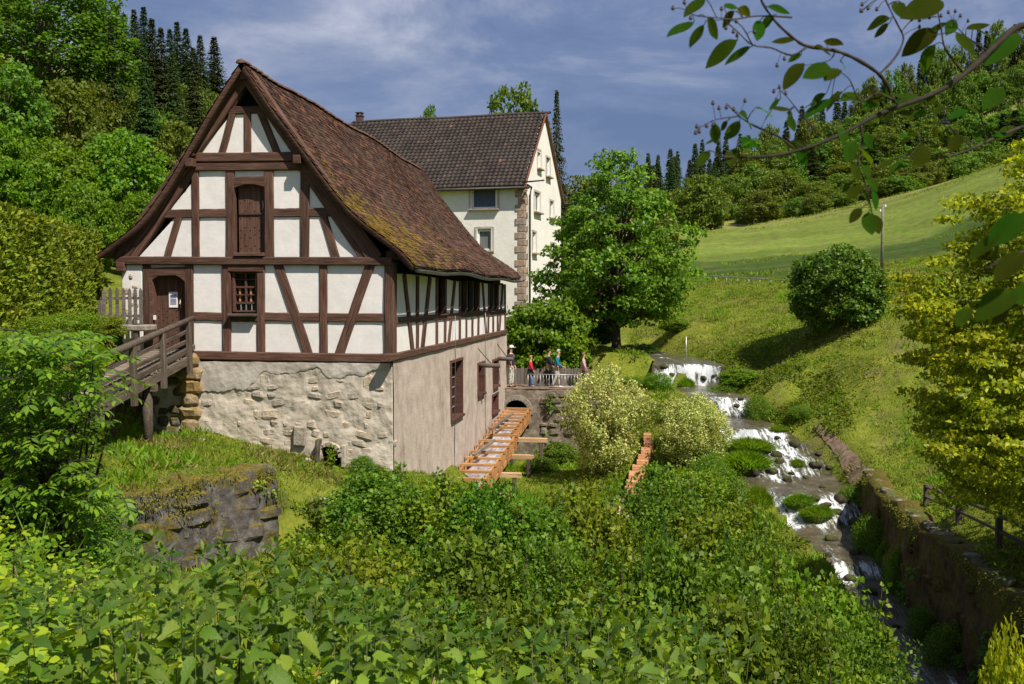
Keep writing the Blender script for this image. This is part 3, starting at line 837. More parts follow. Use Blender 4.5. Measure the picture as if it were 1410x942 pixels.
# ================================================================== HALF-TIMBERED MILL
FY = 25.0                                   # plane of the gable
Z1 = lambda x, y: (130 + x / 3.249, 70 + y / 3.249)
Z2 = lambda x, y: (130 + x / 2.853, 330 + y / 2.853)
Z3 = lambda x, y: (530 + x / 5.543, 350 + y / 5.543)
Z4 = lambda x, y: (600 + x / 7.243, 470 + y / 7.243)
def f1(x, y, Y=FY): return on_y(*Z1(x, y), Y)
def f2(x, y, Y=FY): return on_y(*Z2(x, y), Y)
CX = on_y(541, 480, FY)[0]                  # plane of the long side
ZCAP = 1e9
def s3(x, y, X=None):
    p = on_x(*Z3(x, y), CX if X is None else X); p[2] = min(p[2], ZCAP); return p
def s4(x, y, X=None): return on_x(*Z4(x, y), CX if X is None else X)
PXM = abs(on_y(500, 400, FY)[0] - on_y(400, 400, FY)[0]) / 100      # metres per photo pixel on the gable
LX = on_y(168, 400, FY)[0]
YB = s3(916, 500)[1]                        # far end of the long side
SILLZ = on_y(541, 499, FY)[2]
YF = FY - .34                               # front edge of the roof
YE = YB + .45
rp = [on_y(*Z1(x, y), YF) for x, y in ((655, 48), (795, 262), (905, 408), (1008, 548), (1098, 668), (1180, 752), (1240, 796))] + [on_y(552, 345, YF), on_y(574, 371, YF)]
lp = [on_y(*Z1(x, y), YF) for x, y in ((655, 48), (518, 262), (426, 422), (326, 594), (246, 712), (186, 782), (106, 842), (40, 893))]
lp.append(lp[-1] + np.array((-.28, 0, -.17)))
SAG = .42
def prof(pts):
    p = np.array(pts)[:, [0, 2]]
    d = np.r_[0, np.cumsum(np.linalg.norm(np.diff(p, axis=0), axis=1))]
    s = np.linspace(0, d[-1], 240)
    x, z = np.interp(s, d, p[:, 0]), np.interp(s, d, p[:, 1])
    k = np.ones(25) / 25
    xs = np.convolve(np.pad(x, 12, 'edge'), k, 'valid'); zs = np.convolve(np.pad(z, 12, 'edge'), k, 'valid')
    xs[:10], zs[:10] = x[:10], z[:10]
    return s, xs, zs
PR, PL = prof(rp), prof(lp)
_o = np.argsort(PR[1]); ZCAP = float(np.interp(CX, PR[1][_o], PR[2][_o])) - .22      # underside of the roof over the long wall
mill = thing('half_timbered_mill', 'old half-timbered mill with white plaster panels and steep brown tiled roof', 'mill', (0, 0, 0))
NF = (0, -1, 0); NR = (1, 0, 0)
def TB(a, b_, wpx, z=2, name='beam', depth=.17, proud=.05):
    fn = f1 if z == 1 else f2
    sc_ = 3.249 if z == 1 else 2.853
    p, q = fn(*a), fn(*b_)
    off = np.array((0, -(proud - depth / 2), 0))
    return beam(name, p + off, q + off, wpx / sc_ * PXM, depth, NF, M['timber'], mill)
# ---- gable timbers
TB((590, 267), (790, 263), 34, 1, 'collar_beam')
for a, b_, w_ in (((622, 272), (568, 470), 32), ((686, 272), (687, 468), 32), ((742, 270), (822, 466), 32)):
    TB(a, b_, w_, 1, 'brace', proud=.045)
TB((462, 479), (935, 474), 40, 1, 'tie_beam', .22, .11)
TB((455, 521), (940, 516), 36, 1, 'tie_beam', .2, .085)
for c in ((446, 506), (924, 492)):
    p = f1(*c); box('purlin_end', p + np.array((0, -.12, 0)), (.21, .42, .22), M['timber'], mill, None, .015)
for a, b_, w_ in (((452, 530), (456, 925), 33), ((609, 530), (612, 925), 40), ((782, 528), (784, 925), 42), ((943, 520), (942, 925), 40)):
    TB(a, b_, w_, 1, 'post', proud=.055)
TB((622, 584), (766, 580), 36, 1, 'lintel', proud=.05)
TB((318, 731), (440, 729), 38, 1, 'rail', proud=.048); TB((470, 728), (594, 727), 38, 1, 'rail', proud=.048)
TB((803, 725), (926, 724), 38, 1, 'rail', proud=.048); TB((958, 723), (1080, 722), 38, 1, 'rail', proud=.048)
TB((380, 742), (326, 925), 33, 1, 'brace', proud=.045); TB((1026, 738), (1082, 925), 34, 1, 'brace', proud=.045)
TB((88, 82), (1172, 86), 31, 2, 'main_beam', .26, .12)
# rafters of the gable and the inner struts
TB((678, 110), (118, 932), 64, 1, 'rafter', .2, .10); TB((686, 112), (1262, 934), 64, 1, 'rafter', .2, .10)
TB((458, 500), (165, 932), 46, 1, 'inner_rafter', .18, .065); TB((916, 500), (1216, 934), 40, 1, 'inner_rafter', .18, .065)
TB((672, 150), (614, 262), 24, 1, 'vent_strut', .16, .05); TB((700, 150), (770, 262), 24, 1, 'vent_strut', .16, .05)
# ---- ground floor timbers
for a, b_, w_ in (((207, 90), (212, 450), 32), ((373, 90), (377, 450), 32), ((519, 90), (522, 446), 34), ((654, 90), (657, 448), 32), ((900, 94), (902, 450), 30)):
    TB(a, b_, w_, 2, 'post', proud=.055)
TB((1160, 90), (1160, 458), 38, 2, 'corner_post', .30, .08)
TB((722, 95), (842, 450), 36, 2, 'brace', proud=.05); TB((1084, 98), (962, 452), 36, 2, 'brace', proud=.05)
TB((220, 128), (360, 124), 34, 2, 'door_lintel', proud=.05); TB((530, 112), (667, 113), 30, 2, 'window_head', proud=.075)
TB((391, 300), (506, 303), 32, 2, 'rail', proud=.045); TB((534, 311), (642, 311), 24, 2, 'rail', proud=.045)
for a, b_ in (((670, 303), (884, 305)), ((916, 306), (1146, 307))):
    TB(a, b_, 33, 2, 'rail', proud=.045)
TB((395, 453), (1178, 467), 33, 2, 'sill_beam', .28, .12)
# ---- plaster panels of the gable (a little pillowed, each between its timbers)
def panel(pts, fn=f1, Y=FY, nrm=NF, mat=None):
    pp = [fn(*p) for p in pts]
    o = prism('plaster_panel', [p + np.array(nrm) * (-.05) for p in pp], nrm, .05 + random.uniform(-.006, .006), mat or M['white_plaster'], mill, .0)
    return o
for pts in ([(612, 285), (640, 285), (560, 462), (470, 462)], [(632, 285), (672, 285), (672, 462), (582, 462)], [(700, 282), (735, 282), (806, 460), (702, 460)], [(752, 280), (772, 280), (920, 460), (826, 460)],
            [(466, 536), (592, 536), (592, 712), (466, 712)], [(466, 744), (594, 744), (594, 922), (466, 922)], [(438, 590), (440, 712), (340, 712)], [(362, 744), (368, 744), (314, 922), (200, 922)], [(388, 744), (440, 744), (442, 922), (338, 922)],
            [(625, 534), (764, 534), (764, 572), (625, 572)], [(800, 530), (928, 530), (928, 710), (800, 710)], [(800, 740), (928, 740), (928, 922), (800, 922)], [(960, 580), (962, 580), (1062, 710), (960, 710)],
            [(960, 738), (1016, 738), (1070, 922), (960, 922)], [(1040, 738), (1082, 738), (1226, 922), (1094, 922)]):
    panel(pts)
for pts in ([(388, 94), (506, 94), (506, 290), (388, 290)], [(390, 318), (508, 318), (508, 440), (390, 440)], [(536, 320), (642, 320), (642, 442), (536, 442)], [(668, 94), (714, 94), (776, 292), (668, 292)],
            [(738, 94), (888, 94), (888, 292), (802, 292)], [(912, 94), (1070, 94), (1004, 295), (912, 295)], [(1090, 94), (1146, 94), (1146, 296), (1024, 296)], [(670, 318), (786, 318), (828, 446), (670, 446)],
            [(812, 318), (888, 318), (890, 446), (852, 446)], [(914, 318), (998, 318), (956, 448), (914, 448)], [(1016, 318), (1146, 318), (1146, 448), (976, 448)], [(218, 92), (358, 92), (358, 112), (218, 112)]):
    panel(pts, f2)
# light-blocking sheet added behind the panels; walls of the long side, back
apex = f1(686, 100)
bm = bmesh.new()
gp = [f1(686, 96), f1(1240, 925), f2(1172, 470), f2(200, 455), f1(140, 925)]
def_pts = [bm.verts.new(V3(p + np.array((0, .34, 0)))) for p in gp]
bm.faces.new(def_pts)
obj('gable_light_block', bmmesh('gable_light_block', bm), M['dark'], mill)  # black sheet added inside the gable to block light
bm = bmesh.new()
bm.faces.new([bm.verts.new(V3((p[0], YB, p[2]))) for p in gp])
obj('rear_gable', bmmesh('rear_gable', bm), M['timber'], mill)
z_main = f2(600, 84)[2]
box('rear_wall', ((LX + CX) / 2, YB - .15, (SILLZ + z_main) / 2 - 1.5), (CX - LX - .4, .3, z_main - SILLZ + 3), M['grey_plaster'], mill)
box('far_side_wall', (LX + .15, (FY + YB) / 2, (SILLZ + z_main) / 2 - 1.5), (.3, YB - FY - .4, z_main - SILLZ + 3), M['grey_plaster'], mill)
# white rubble pier left of the door
pr = box('stone_pier', (f2(150, 200)[0], FY + .18, (f2(150, 95)[2] + 8.0) / 2), (f2(192, 0)[0] - f2(108, 0)[0], .42, f2(150, 95)[2] - 8.0), M['white_plaster'], mill, None, .03)
rs = random.Random(12)
ws = stone_set(M['wall_stone'])
for k in range(9):
    c = f2(rs.uniform(118, 180), rs.uniform(110, 330)); o = obj('stone', rs.choice(ws), None, pr)
    o.location = (c[0], FY - .0, c[2]); o.scale = (rs.uniform(.14, .3), .1, rs.uniform(.1, .2)); o.rotation_euler = (0, rs.uniform(-.2, .2), 0)
box('beam_end', f2(112, 108) + np.array((0, -.02, 0)), (.24, .3, .26), M['timber'], mill, None, .02)

# ---- doors
def plank_door(name, x0, x1, zt, zb, y, n, arch, parent, rows, mat=M['door_wood'], seed=0):
    d = obj(name, None, None, parent); d.empty_display_size = .1
    rs = random.Random(seed); w_ = (x1 - x0) / n
    for i in range(n):
        cx = x0 + (i + .5) * w_
        u = (cx - (x0 + x1) / 2) / ((x1 - x0) / 2)
        top = zt - arch * u * u
        beam('plank', (cx, y + rs.uniform(-.004, .004), zb), (cx, y, top), w_ * .975, .05, NF, mat, d, .002, 4)
    for zz in rows:
        k = max(4, int((x1 - x0) / .13))
        for i in range(k):
            cx = x0 + (i + .5) * (x1 - x0) / k
            s_ = obj('stud', STUD, None, d); s_.location = (cx, y - .03, zz + (.035 if i % 2 else -.035)); s_.rotation_euler = (0, 0, 0)
    return d
bm = bmesh.new(); bmesh.ops.create_icosphere(bm, subdivisions=1, radius=.018)
STUD = bmmesh('stud', bm, True); STUD.materials.append(M['iron'])
a, b_ = f1(634, 596), f1(764, 908)
D1 = plank_door('loft_door', a[0], b_[0], a[2] + .04, b_[2], FY + .16, 5, .08, mill, [f1(0, y)[2] for y in (632, 680, 728, 748, 800, 832, 880)], seed=3)
box('door_strap', ((a[0] + b_[0]) / 2, FY + .115, f1(0, 736)[2]), (b_[0] - a[0] - .05, .03, .05), M['iron'], D1)
tube('handle', [f1(752, 672, FY + .09), f1(756, 690, FY + .05), f1(752, 712, FY + .09)], .014, M['brass'], D1)
box('threshold', f1(699, 912) + np.array((0, -.02, 0)), (b_[0] - a[0] + .05, .28, .09), M['door_wood'], D1, None, .01)
bm = bmesh.new()
def arch_fill(bm, x0, x1, zt, arch, zc, y, dep):
    n = 8
    tp = [bm.verts.new((x0 + (x1 - x0) * i / n, y, zt)) for i in range(n + 1)]
    bt = [bm.verts.new((x0 + (x1 - x0) * i / n, y, zc - arch * ((2 * i / n - 1) ** 2))) for i in range(n + 1)]
    bk = [bm.verts.new((x0 + (x1 - x0) * i / n, y + dep, zc - arch * ((2 * i / n - 1) ** 2))) for i in range(n + 1)]
    for i in range(n):
        bm.faces.new((tp[i], tp[i + 1], bt[i + 1], bt[i])); bm.faces.new((bt[i], bt[i + 1], bk[i + 1], bk[i]))
arch_fill(bm, a[0] - .03, b_[0] + .03, f1(0, 585)[2], .09, a[2] - .01, FY - .048, .2)
obj('arch_head', bmmesh('arch_head', bm), M['timber'], D1)
a, b_ = f2(226, 130), f2(357, 460)
dz0 = 8.55
D2 = plank_door('entrance_door', a[0], b_[0], a[2] + .02, dz0, FY + .24, 6, .16, mill, [f2(0, y)[2] for y in (272, 296, 318, 345, 400, 425)], seed=5)
bm = bmesh.new(); arch_fill(bm, a[0] - .04, b_[0] + .05, f2(0, 124)[2], .22, a[2] - .02, FY - .046, .3)
obj('arch_head', bmmesh('arch_head', bm), M['timber'], D2)
nb = box('notice', f2(310, 236, FY + .2), (.25, .012, .42), M['paper'], D2)
box('notice_print', f2(310, 222, FY + .19), (.17, .006, .07), M['ink'], D2)
for k in range(5): box('notice_print', f2(310, 233 + k * 5, FY + .19), (.17, .006, .012), M['ink'], D2)
tube('handle', [f2(340, 232, FY + .19), f2(336, 250, FY + .13), f2(340, 268, FY + .19)], .016, M['brass'], D2)
box('door_jamb', ((f2(226, 0)[0]) - .03, FY + .1, (a[2] + dz0) / 2 - .1), (.07, .3, a[2] - dz0), M['timber'], mill)
box('door_jamb', ((f2(357, 0)[0]) + .03, FY + .1, (a[2] + dz0) / 2 - .1), (.07, .3, a[2] - dz0), M['timber'], mill)
box('light_switch', f2(237, 306, FY - .03), (.06, .05, .12), M['white_paint'], mill)
# ---- gable window
a, b_ = f2(540, 126), f2(638, 285)
win = obj('window', None, None, mill)
box('glass', ((a[0] + b_[0]) / 2, FY + .16, (a[2] + b_[2]) / 2), (b_[0] - a[0] + .1, .02, a[2] - b_[2] + .1), M['glass'], win)
W_, H_ = b_[0] - a[0], a[2] - b_[2]
for (cx, wd) in ((a[0] + .035, .07), (b_[0] - .02, .04)):
    box('frame', (cx, FY + .07, (a[2] + b_[2]) / 2), (wd, .12, H_), M['frame_brown'], win, None, .006)
for fz, th in ((.03, .05), (.98, .05)): box('frame', ((a[0] + b_[0]) / 2, FY + .072, a[2] - H_ * fz), (W_, .11, th), M['frame_brown'], win, None, .006)
for fz, th in ((.19, .025), (.38, .05), (.57, .025), (.77, .05)): box('glazing_bar', ((a[0] + b_[0]) / 2, FY + .085, a[2] - H_ * fz), (W_ - .1, .05, th), M['frame_brown'], win)
box('glazing_bar', (a[0] + W_ * .53, FY + .08, a[2] - H_ * .39), (.05, .055, H_ * .72), M['frame_brown'], win)
for fx in (.31, .52, .75): box('glazing_bar', (a[0] + W_ * fx, FY + .085, a[2] - H_ * .88), (.022, .03, H_ * .2), M['grey_metal'], win)
for fx in (.25, .70): box('casement_edge', (a[0] + W_ * fx, FY + .12, a[2] - H_ * .57), (.045, .03, H_ * .34), M['new_wood'], win)
box('window_sill', f2(588, 296) + np.array((0, -.07, 0)), (W_ + .1, .3, .07), M['grey_wood'], win, None, .01)

# ---- long side: timbers
def TS(a, b_, wpx, name='post', depth=.16, proud=.045, parent=None):
    p, q = s3(*a), s3(*b_)
    d = (p[1] + q[1]) / 2
    # width in metres measured along the wall or up it
    dx = abs(a[0] - b_[0]); horizontal = dx > abs(a[1] - b_[1])
    if horizontal: wm = wpx / 5.543 * (d * 1.02) / F
    else:
        m0 = s3(a[0] / 2 + b_[0] / 2 - wpx / 2, a[1] / 2 + b_[1] / 2); m1 = s3(a[0] / 2 + b_[0] / 2 + wpx / 2, a[1] / 2 + b_[1] / 2)
        wm = abs(m1[1] - m0[1])
    off = np.array((proud - depth / 2, 0, 0))
    return beam(name, p + off, q + off, max(wm, .07), depth, NR, M['timber_side'], mill)
TS((20, 792), (920, 590), 40, 'sill_beam', .26, .10)
TS((78, 508), (918, 438), 38, 'middle_rail', .16, .055)
beam('wall_plate', (CX - .05, FY, ZCAP - .1), (CX - .05, YB, ZCAP - .1), .2, .22, NR, M['timber'], mill)
for a, b_, w_ in (((140, 150), (206, 740), 20), ((338, 175), (281, 722), 19), ((530, 205), (481, 680), 12), ((740, 220), (769, 612), 9), ((897, 232), (869, 588), 8)):
    TS(a, b_, w_, 'brace', proud=.05)
for a, b_, w_ in (((245, 165), (242, 730), 17), ((393, 180), (391, 700), 13), ((460, 190), (454, 685), 12), ((569, 205), (567, 655), 10), ((617, 490), (617, 648), 9), ((664, 484), (664, 635), 9), ((714, 215), (709, 622), 9),
                  ((789, 225), (785, 606), 8), ((823, 468), (823, 598), 8), ((860, 232), (856, 590), 8), ((914, 230), (914, 590), 8)):
    TS(a, b_, w_, 'post')
def spanel(pts):
    pp = [s3(*p) for p in pts]
    prism('plaster_panel', [p + np.array((-.05, 0, 0)) for p in pp], NR, .05 + random.uniform(-.005, .005), M['white_plaster'], mill)
for pts in ([(75, 150), (140, 150), (176, 500), (75, 500)], [(140, 150), (245, 160), (245, 490), (168, 490)], [(245, 160), (340, 175), (305, 490), (245, 490)], [(340, 175), (392, 180), (392, 470), (302, 470)],
            [(462, 190), (530, 205), (506, 460), (462, 460)], [(530, 205), (569, 208), (569, 460), (500, 460)], [(714, 215), (742, 220), (758, 440), (714, 440)], [(742, 220), (789, 226), (789, 440), (752, 440)],
            [(861, 232), (897, 235), (882, 436), (861, 436)], [(897, 235), (916, 235), (916, 436), (878, 436)],
            [(75, 525), (178, 515), (204, 750), (75, 775)], [(182, 520), (244, 510), (243, 740), (202, 740)], [(244, 510), (305, 505), (285, 735), (243, 735)], [(302, 505), (392, 495), (392, 712), (283, 735)],
            [(392, 495), (455, 488), (455, 690), (392, 705)], [(455, 488), (503, 484), (484, 685), (455, 690)], [(503, 484), (568, 480), (567, 660), (484, 685)], [(568, 480), (617, 476), (617, 650), (567, 660)],
            [(617, 476), (664, 470), (664, 640), (617, 650)], [(664, 470), (710, 468), (710, 630), (664, 640)], [(710, 466), (758, 462), (769, 618), (710, 630)], [(757, 462), (786, 458), (786, 612), (769, 616)],
            [(786, 458), (823, 455), (823, 605), (786, 612)], [(823, 455), (857, 452), (857, 600), (823, 605)], [(857, 452), (882, 448), (870, 594), (857, 598)], [(882, 448), (916, 444), (916, 590), (870, 594)]):
    spanel(pts)
# open dark lights under the eaves
for x0, x1, yt, yb, mul in ((398, 460, 190, 462, ()), (572, 714, 205, 448, (622, 668)), (790, 860, 222, 436, (824,))):
    wd = obj('window', None, None, mill)
    q = [s3(x0, yt), s3(x1, yt), s3(x1, yb), s3(x0, yb)]
    prism('dark_opening', [p + np.array((-.42, 0, 0)) for p in q], NR, .02, M['dark'], wd)
    for k in mul:
        p, r_ = s3(k, yt), s3(k, yb); beam('mullion', p + np.array((-.03, 0, 0)), r_ + np.array((-.03, 0, 0)), .16, .14, NR, M['grey_wood'], wd)
    pa, pb = s3(x0, yb), s3(x1, yb)
    box('window_sill', ((CX + .02), (pa[1] + pb[1]) / 2, (pa[2] + pb[2]) / 2 + .02), (.2, pb[1] - pa[1], .06), M['timber'], wd)
bm = bmesh.new()
vs = [bm.verts.new((CX - .45, FY + .3, SILLZ)), bm.verts.new((CX - .45, YB, SILLZ)), bm.verts.new((CX - .45, YB, ZCAP)), bm.verts.new((CX - .45, FY + .3, ZCAP))]
bm.faces.new(vs); obj('side_light_block', bmmesh('side_light_block', bm), M['dark'], mill)  # black sheet added behind the long side to keep light out

# ---- foundation: front of rubble, side of grey plaster
fz_sill = lambda x: SILLZ + .05
arch_c = f2(932, 840); AW = (f2(973, 0)[0] - f2(892, 0)[0]) / 2
az0 = arch_c[2]
def fskip(c):
    dx, dzz = abs(c[0] - arch_c[0]), c[2] - az0
    return dx < AW and dzz > -.9 and (dzz < .02 or dx * dx / (AW * AW) + (dzz - .02) ** 2 / (.22 ** 2) < 1)
XF0 = f2(405, 0)[0]                         # quoin where the bridge shadow begins
fw = rough_sheet('foundation_front', (LX, FY - .12), (CX + .02, FY - .12), lambda u: 4.4, lambda u: SILLZ - .03 + .012 * math.sin(u * 40), (0, -1), .5, 230, 110, .062, 91, M['mortar'], mill, fskip, .012, 2.6)
# flaking render over the upper part
def render_edge(x):
    u = (x - XF0) / (CX - XF0)
    return SILLZ - .25 - .55 * (1 - sstep(.25, .36, u)) - .12 * np.sin(u * 17) * .5 - .2 * sstep(.62, .68, u) * (1 - sstep(.70, .78, u))
bm = bmesh.new()
nxr, nzr = 150, 26
gv = {}
for i in range(nxr + 1):
    x = XF0 + .05 + (CX - XF0 - .1) * i / nxr
    ze = float(render_edge(x) + .11 * fbm([x * 2.6], [2.0], 17, 5)[0] + .05 * fbm([x * 11], [5.0], 19, 3)[0])
    for j in range(nzr + 1):
        z = (SILLZ - .02) + (ze - SILLZ + .02) * j / nzr
        dsp = .055 * fbm([(x - LX) * 2.6], [z * 2.6], 91, 4)[0] * .6 + .014 * (1 - (j / nzr) ** 6) + .01 * fbm([x * 7], [z * 7], 5, 2)[0] + .012 * .9 * (SILLZ - z) + .02
        gv[i, j] = bm.verts.new((x, FY - .12 - dsp, z))
for i in range(nxr):
    for j in range(nzr): bm.faces.new((gv[i, j], gv[i + 1, j], gv[i + 1, j + 1], gv[i, j + 1]))
obj('flaking_render', bmmesh('flaking_render', bm, True), M['mortar_top'], fw)
stone_wall(fw, ws, (XF0 + .1, FY - .15), (CX - .05, FY - .15), lambda q: (5.0, float(render_edge(XF0 + q * (CX - XF0))) - .02), (0, -1), 501, (.14, .32), (.2, .62), .16,
           lambda a, z, rs: rs.random() < .85 and not fskip((XF0 + .1 + a * (CX - XF0), 0, z)) and not fskip((XF0 + .1 + a * (CX - XF0), 0, z - .15)), -.098, limit=260, jitter=.6)
stone_wall(fw, stone_set(M['old_stone']), (LX + .3, FY - .14), (XF0 - .3, FY - .14), lambda q: (5.8, SILLZ - .1), (0, -1), 502, (.2, .36), (.3, .6), .18, lambda a, z, rs: rs.random() < .7, -.03, limit=40)  # dark stones here put the bridge's shade into the wall's colour
# dressed corner stones where the rubble begins
M['lichen_stone'] = stone_mat('lichen_stone', ((.14, .10, .055), (.27, .19, .09), (.38, .31, .22)), None, .9, 5)
ls = stone_set(M['lichen_stone']); rs = random.Random(4)
z = 6.0
while z < SILLZ - .15:
    hh = rs.uniform(.28, .42); o = obj('corner_stone', rs.choice(ls), None, fw)
    o.location = (XF0 - .2, FY - .16, z + hh / 2); o.scale = (rs.uniform(.5, .66), .3, hh * 1.05); z += hh
# arched cellar opening
cel = obj('cellar_opening', None, None, mill)
bm = bmesh.new(); bm_box(bm, (arch_c[0], FY + .5, az0 - .35), (AW * 2 + .5, 1.1, 1.5))
bmesh.ops.delete(bm, geom=[f for f in bm.faces if f.calc_center_median().y < FY], context='FACES')
obj('dark_cellar', bmmesh('dark_cellar', bm), M['dark'], cel)
bm = bmesh.new()
for k in range(9):
    a = math.pi * k / 8
    bm_box(bm, (arch_c[0] + math.cos(a) * (AW + .03), FY - .17, az0 + .02 + math.sin(a) * .25), (.14, .2, .09), Matrix.Rotation(-(a - math.pi / 2), 3, 'Y'))
obj('arch_ring', bmmesh('arch_ring', bm), M['wall_stone'], cel)
box('stone_slab', f2(879, 830, FY - .3), (.09, .3, .62), M['old_stone'], cel, Matrix.Rotation(.06, 3, 'Y'), .02)
box('jamb', f2(886, 850, FY - .17), (.14, .2, .6), M['wall_stone'], cel, None, .03); box('jamb', f2(981, 850, FY - .17), (.14, .2, .6), M['wall_stone'], cel, None, .03)
box('patch_stone', f2(806, 772, FY - .21), (.34, .1, .52), M['pale_stone'], cel, Matrix.Rotation(.05, 3, 'Y'), .03)

# side wall with window openings cut out
WINS = [((128, 198), (248, 152), (248, 735), (133, 815)), ((404, 214), (468, 194), (463, 530), (402, 555)), ((553, 184), (609, 160), (605, 447), (553, 480)), ((549, 530), (607, 504), (603, 690), (546, 750))]
WR = []
for q in WINS:
    c = [s4(*p) for p in q]
    WR.append((min(p[1] for p in c), max(p[1] for p in c), (c[2][2] + c[3][2]) / 2, (c[0][2] + c[1][2]) / 2))
SX = CX + .03
def hole_wall(name, u_edges, v_edges, holes, make, mat, parent, disp=None):
    """grid wall in (u, v) with rectangular holes; make(u, v, d) -> point"""
    us = sorted(set([round(u, 4) for u in u_edges] + [round(h, 4) for hh in holes for h in hh[:2]])); vs = sorted(set([round(u, 4) for u in v_edges] + [round(h, 4) for hh in holes for h in hh[2:]]))
    bm = bmesh.new(); vv = {}
    def gv(i, j):
        if (i, j) not in vv: vv[i, j] = bm.verts.new(V3(make(us[i], vs[j], disp(us[i], vs[j]) if disp else 0)))
        return vv[i, j]
    for i in range(len(us) - 1):
        for j in range(len(vs) - 1):
            cu, cv = (us[i] + us[i + 1]) / 2, (vs[j] + vs[j + 1]) / 2
            if any(h[0] < cu < h[1] and h[2] < cv < h[3] for h in holes): continue
            bm.faces.new((gv(i, j), gv(i + 1, j), gv(i + 1, j + 1), gv(i, j + 1)))
    return obj(name, bmmesh(name, bm, True), mat, parent)
sw = hole_wall('foundation_side', np.arange(FY - .14, YB + .35, .22), np.r_[np.arange(2.0, SILLZ - .1, .16), SILLZ + .04], WR, lambda u, v, d: (SX + d + .02 * (SILLZ - v) * .6, u, v), M['grey_plaster'], mill, lambda u, v: .03 * float(fbm([u * .8], [v * .8], 8, 3)[0]))
# the wall's far end
bm = bmesh.new(); bm_box(bm, ((LX + CX) / 2, YB + .15, 5), (CX - LX, .3, 7.0)); obj('foundation_end', bmmesh('foundation_end', bm), M['grey_plaster'], mill)
for k, (y0, y1, z0, z1) in enumerate(WR):
    wd = obj('window', None, None, mill)
    dep = .26
    for (cy, cz, sy, sz) in ((y0 + .05, (z0 + z1) / 2, .1, z1 - z0), (y1 - .05, (z0 + z1) / 2, .1, z1 - z0)):
        box('jamb', (SX - dep / 2 + .035, cy, cz), (dep + .06, sy, sz - .17), M['frame_brown'], wd, None, .006)
    box('head', (SX - dep / 2 + .04, (y0 + y1) / 2, z1 - .045), (dep + .07, y1 - y0, .09), M['frame_brown'], wd, None, .006)
    box('window_sill', (SX - dep / 2 + .07, (y0 + y1) / 2, z0 + .045), (dep + .12, y1 - y0, .09), M['frame_brown'], wd, None, .006)
    box('glass', (SX - dep, (y0 + y1) / 2, (z0 + z1) / 2), (.02, y1 - y0 - .1, z1 - z0 - .1), M['glass'], wd)
    nb_ = 6 if k == 0 else 3
    for i in range(1, nb_): box('glazing_bar', (SX - dep + .04, (y0 + y1) / 2, z0 + (z1 - z0) * i / nb_), (.03, y1 - y0 - .2, .03), M['grey_metal'] if k == 0 else M['frame_brown'], wd)
    box('glazing_bar', (SX - dep + .042, (y0 + y1) / 2, (z0 + z1) / 2), (.034, .035, z1 - z0 - .2), M['grey_metal'] if k == 0 else M['frame_brown'], wd)
# poles with stay rods
for (bx, tx, rod) in ((( 410, 237), (642, 243), ((414, 62), (552, 212))), ((608, 172), (776, 180), ((607, 18), (735, 140)))):
    p = s4(*bx); Lp = (tx[0] - bx[0]) / 7.243 * p[1] * 1.02 / F
    pole = tube('bracket_pole', [p + np.array((-.15, 0, 0)), p + np.array((Lp, 0, -.02))], .085, M['grey_wood'], mill, 8)
    r0 = s4(*rod[0]); tube('stay_rod', [r0, p + np.array((Lp * .62, 0, .06))], .018, M['dark_metal'], mill, 5)
    q = p + np.array((Lp * .9, 0, 0)); tube('chain', [q, q + np.array((.01, 0, -.25))], .012, M['dark_metal'], mill, 5)
tube('cable', [s3(516, 470) + np.array((.09, 0, 0)), s3(512, 700) + np.array((.12, 0, 0)), np.array((SX + .04, s3(512, 700)[1], 4.2))], .012, M['zinc'], mill, 5)
tube('cable', [s3(750, 440) + np.array((.09, 0, 0)), s3(750, 640) + np.array((.1, 0, 0)), np.array((SX + .04, s3(750, 640)[1], 3.6))], .012, M['zinc'], mill, 5)

# ---- roof
ridge_z, eave_z = PR[2][0], PR[2][-1]
def roof_pt(pf, s, y, lift=0.0):
    S, X, Z = pf
    x = np.interp(s, S, X); z = np.interp(s, S, Z)
    x2 = np.interp(s + .05, S, X); z2 = np.interp(s + .05, S, Z); x1 = np.interp(s - .05, S, X); z1 = np.interp(s - .05, S, Z)
    tx, tz = x2 - x1, z2 - z1; l = np.hypot(tx, tz) + 1e-9; tx, tz = tx / l, tz / l
    nx_, nz_ = (-tz, tx); sgn = np.where(nz_ < 0, -1, 1); nx_, nz_ = nx_ * sgn, nz_ * sgn
    f = np.clip((z - eave_z) / (ridge_z - eave_z), 0, 1)
    und = .035 * np.sin(y * .9 + s * .7) + .03 * np.sin(y * .37 + 1 + s * .3)
    edge = np.clip((y - YF) / 2.0, 0, 1)
    z = z - SAG * f * (y - YF) / (YE - YF) + und * edge
    return np.stack([x + nx_ * lift, y + 0 * s, z + nz_ * lift], -1)
roof = obj('roof', None, None, mill)
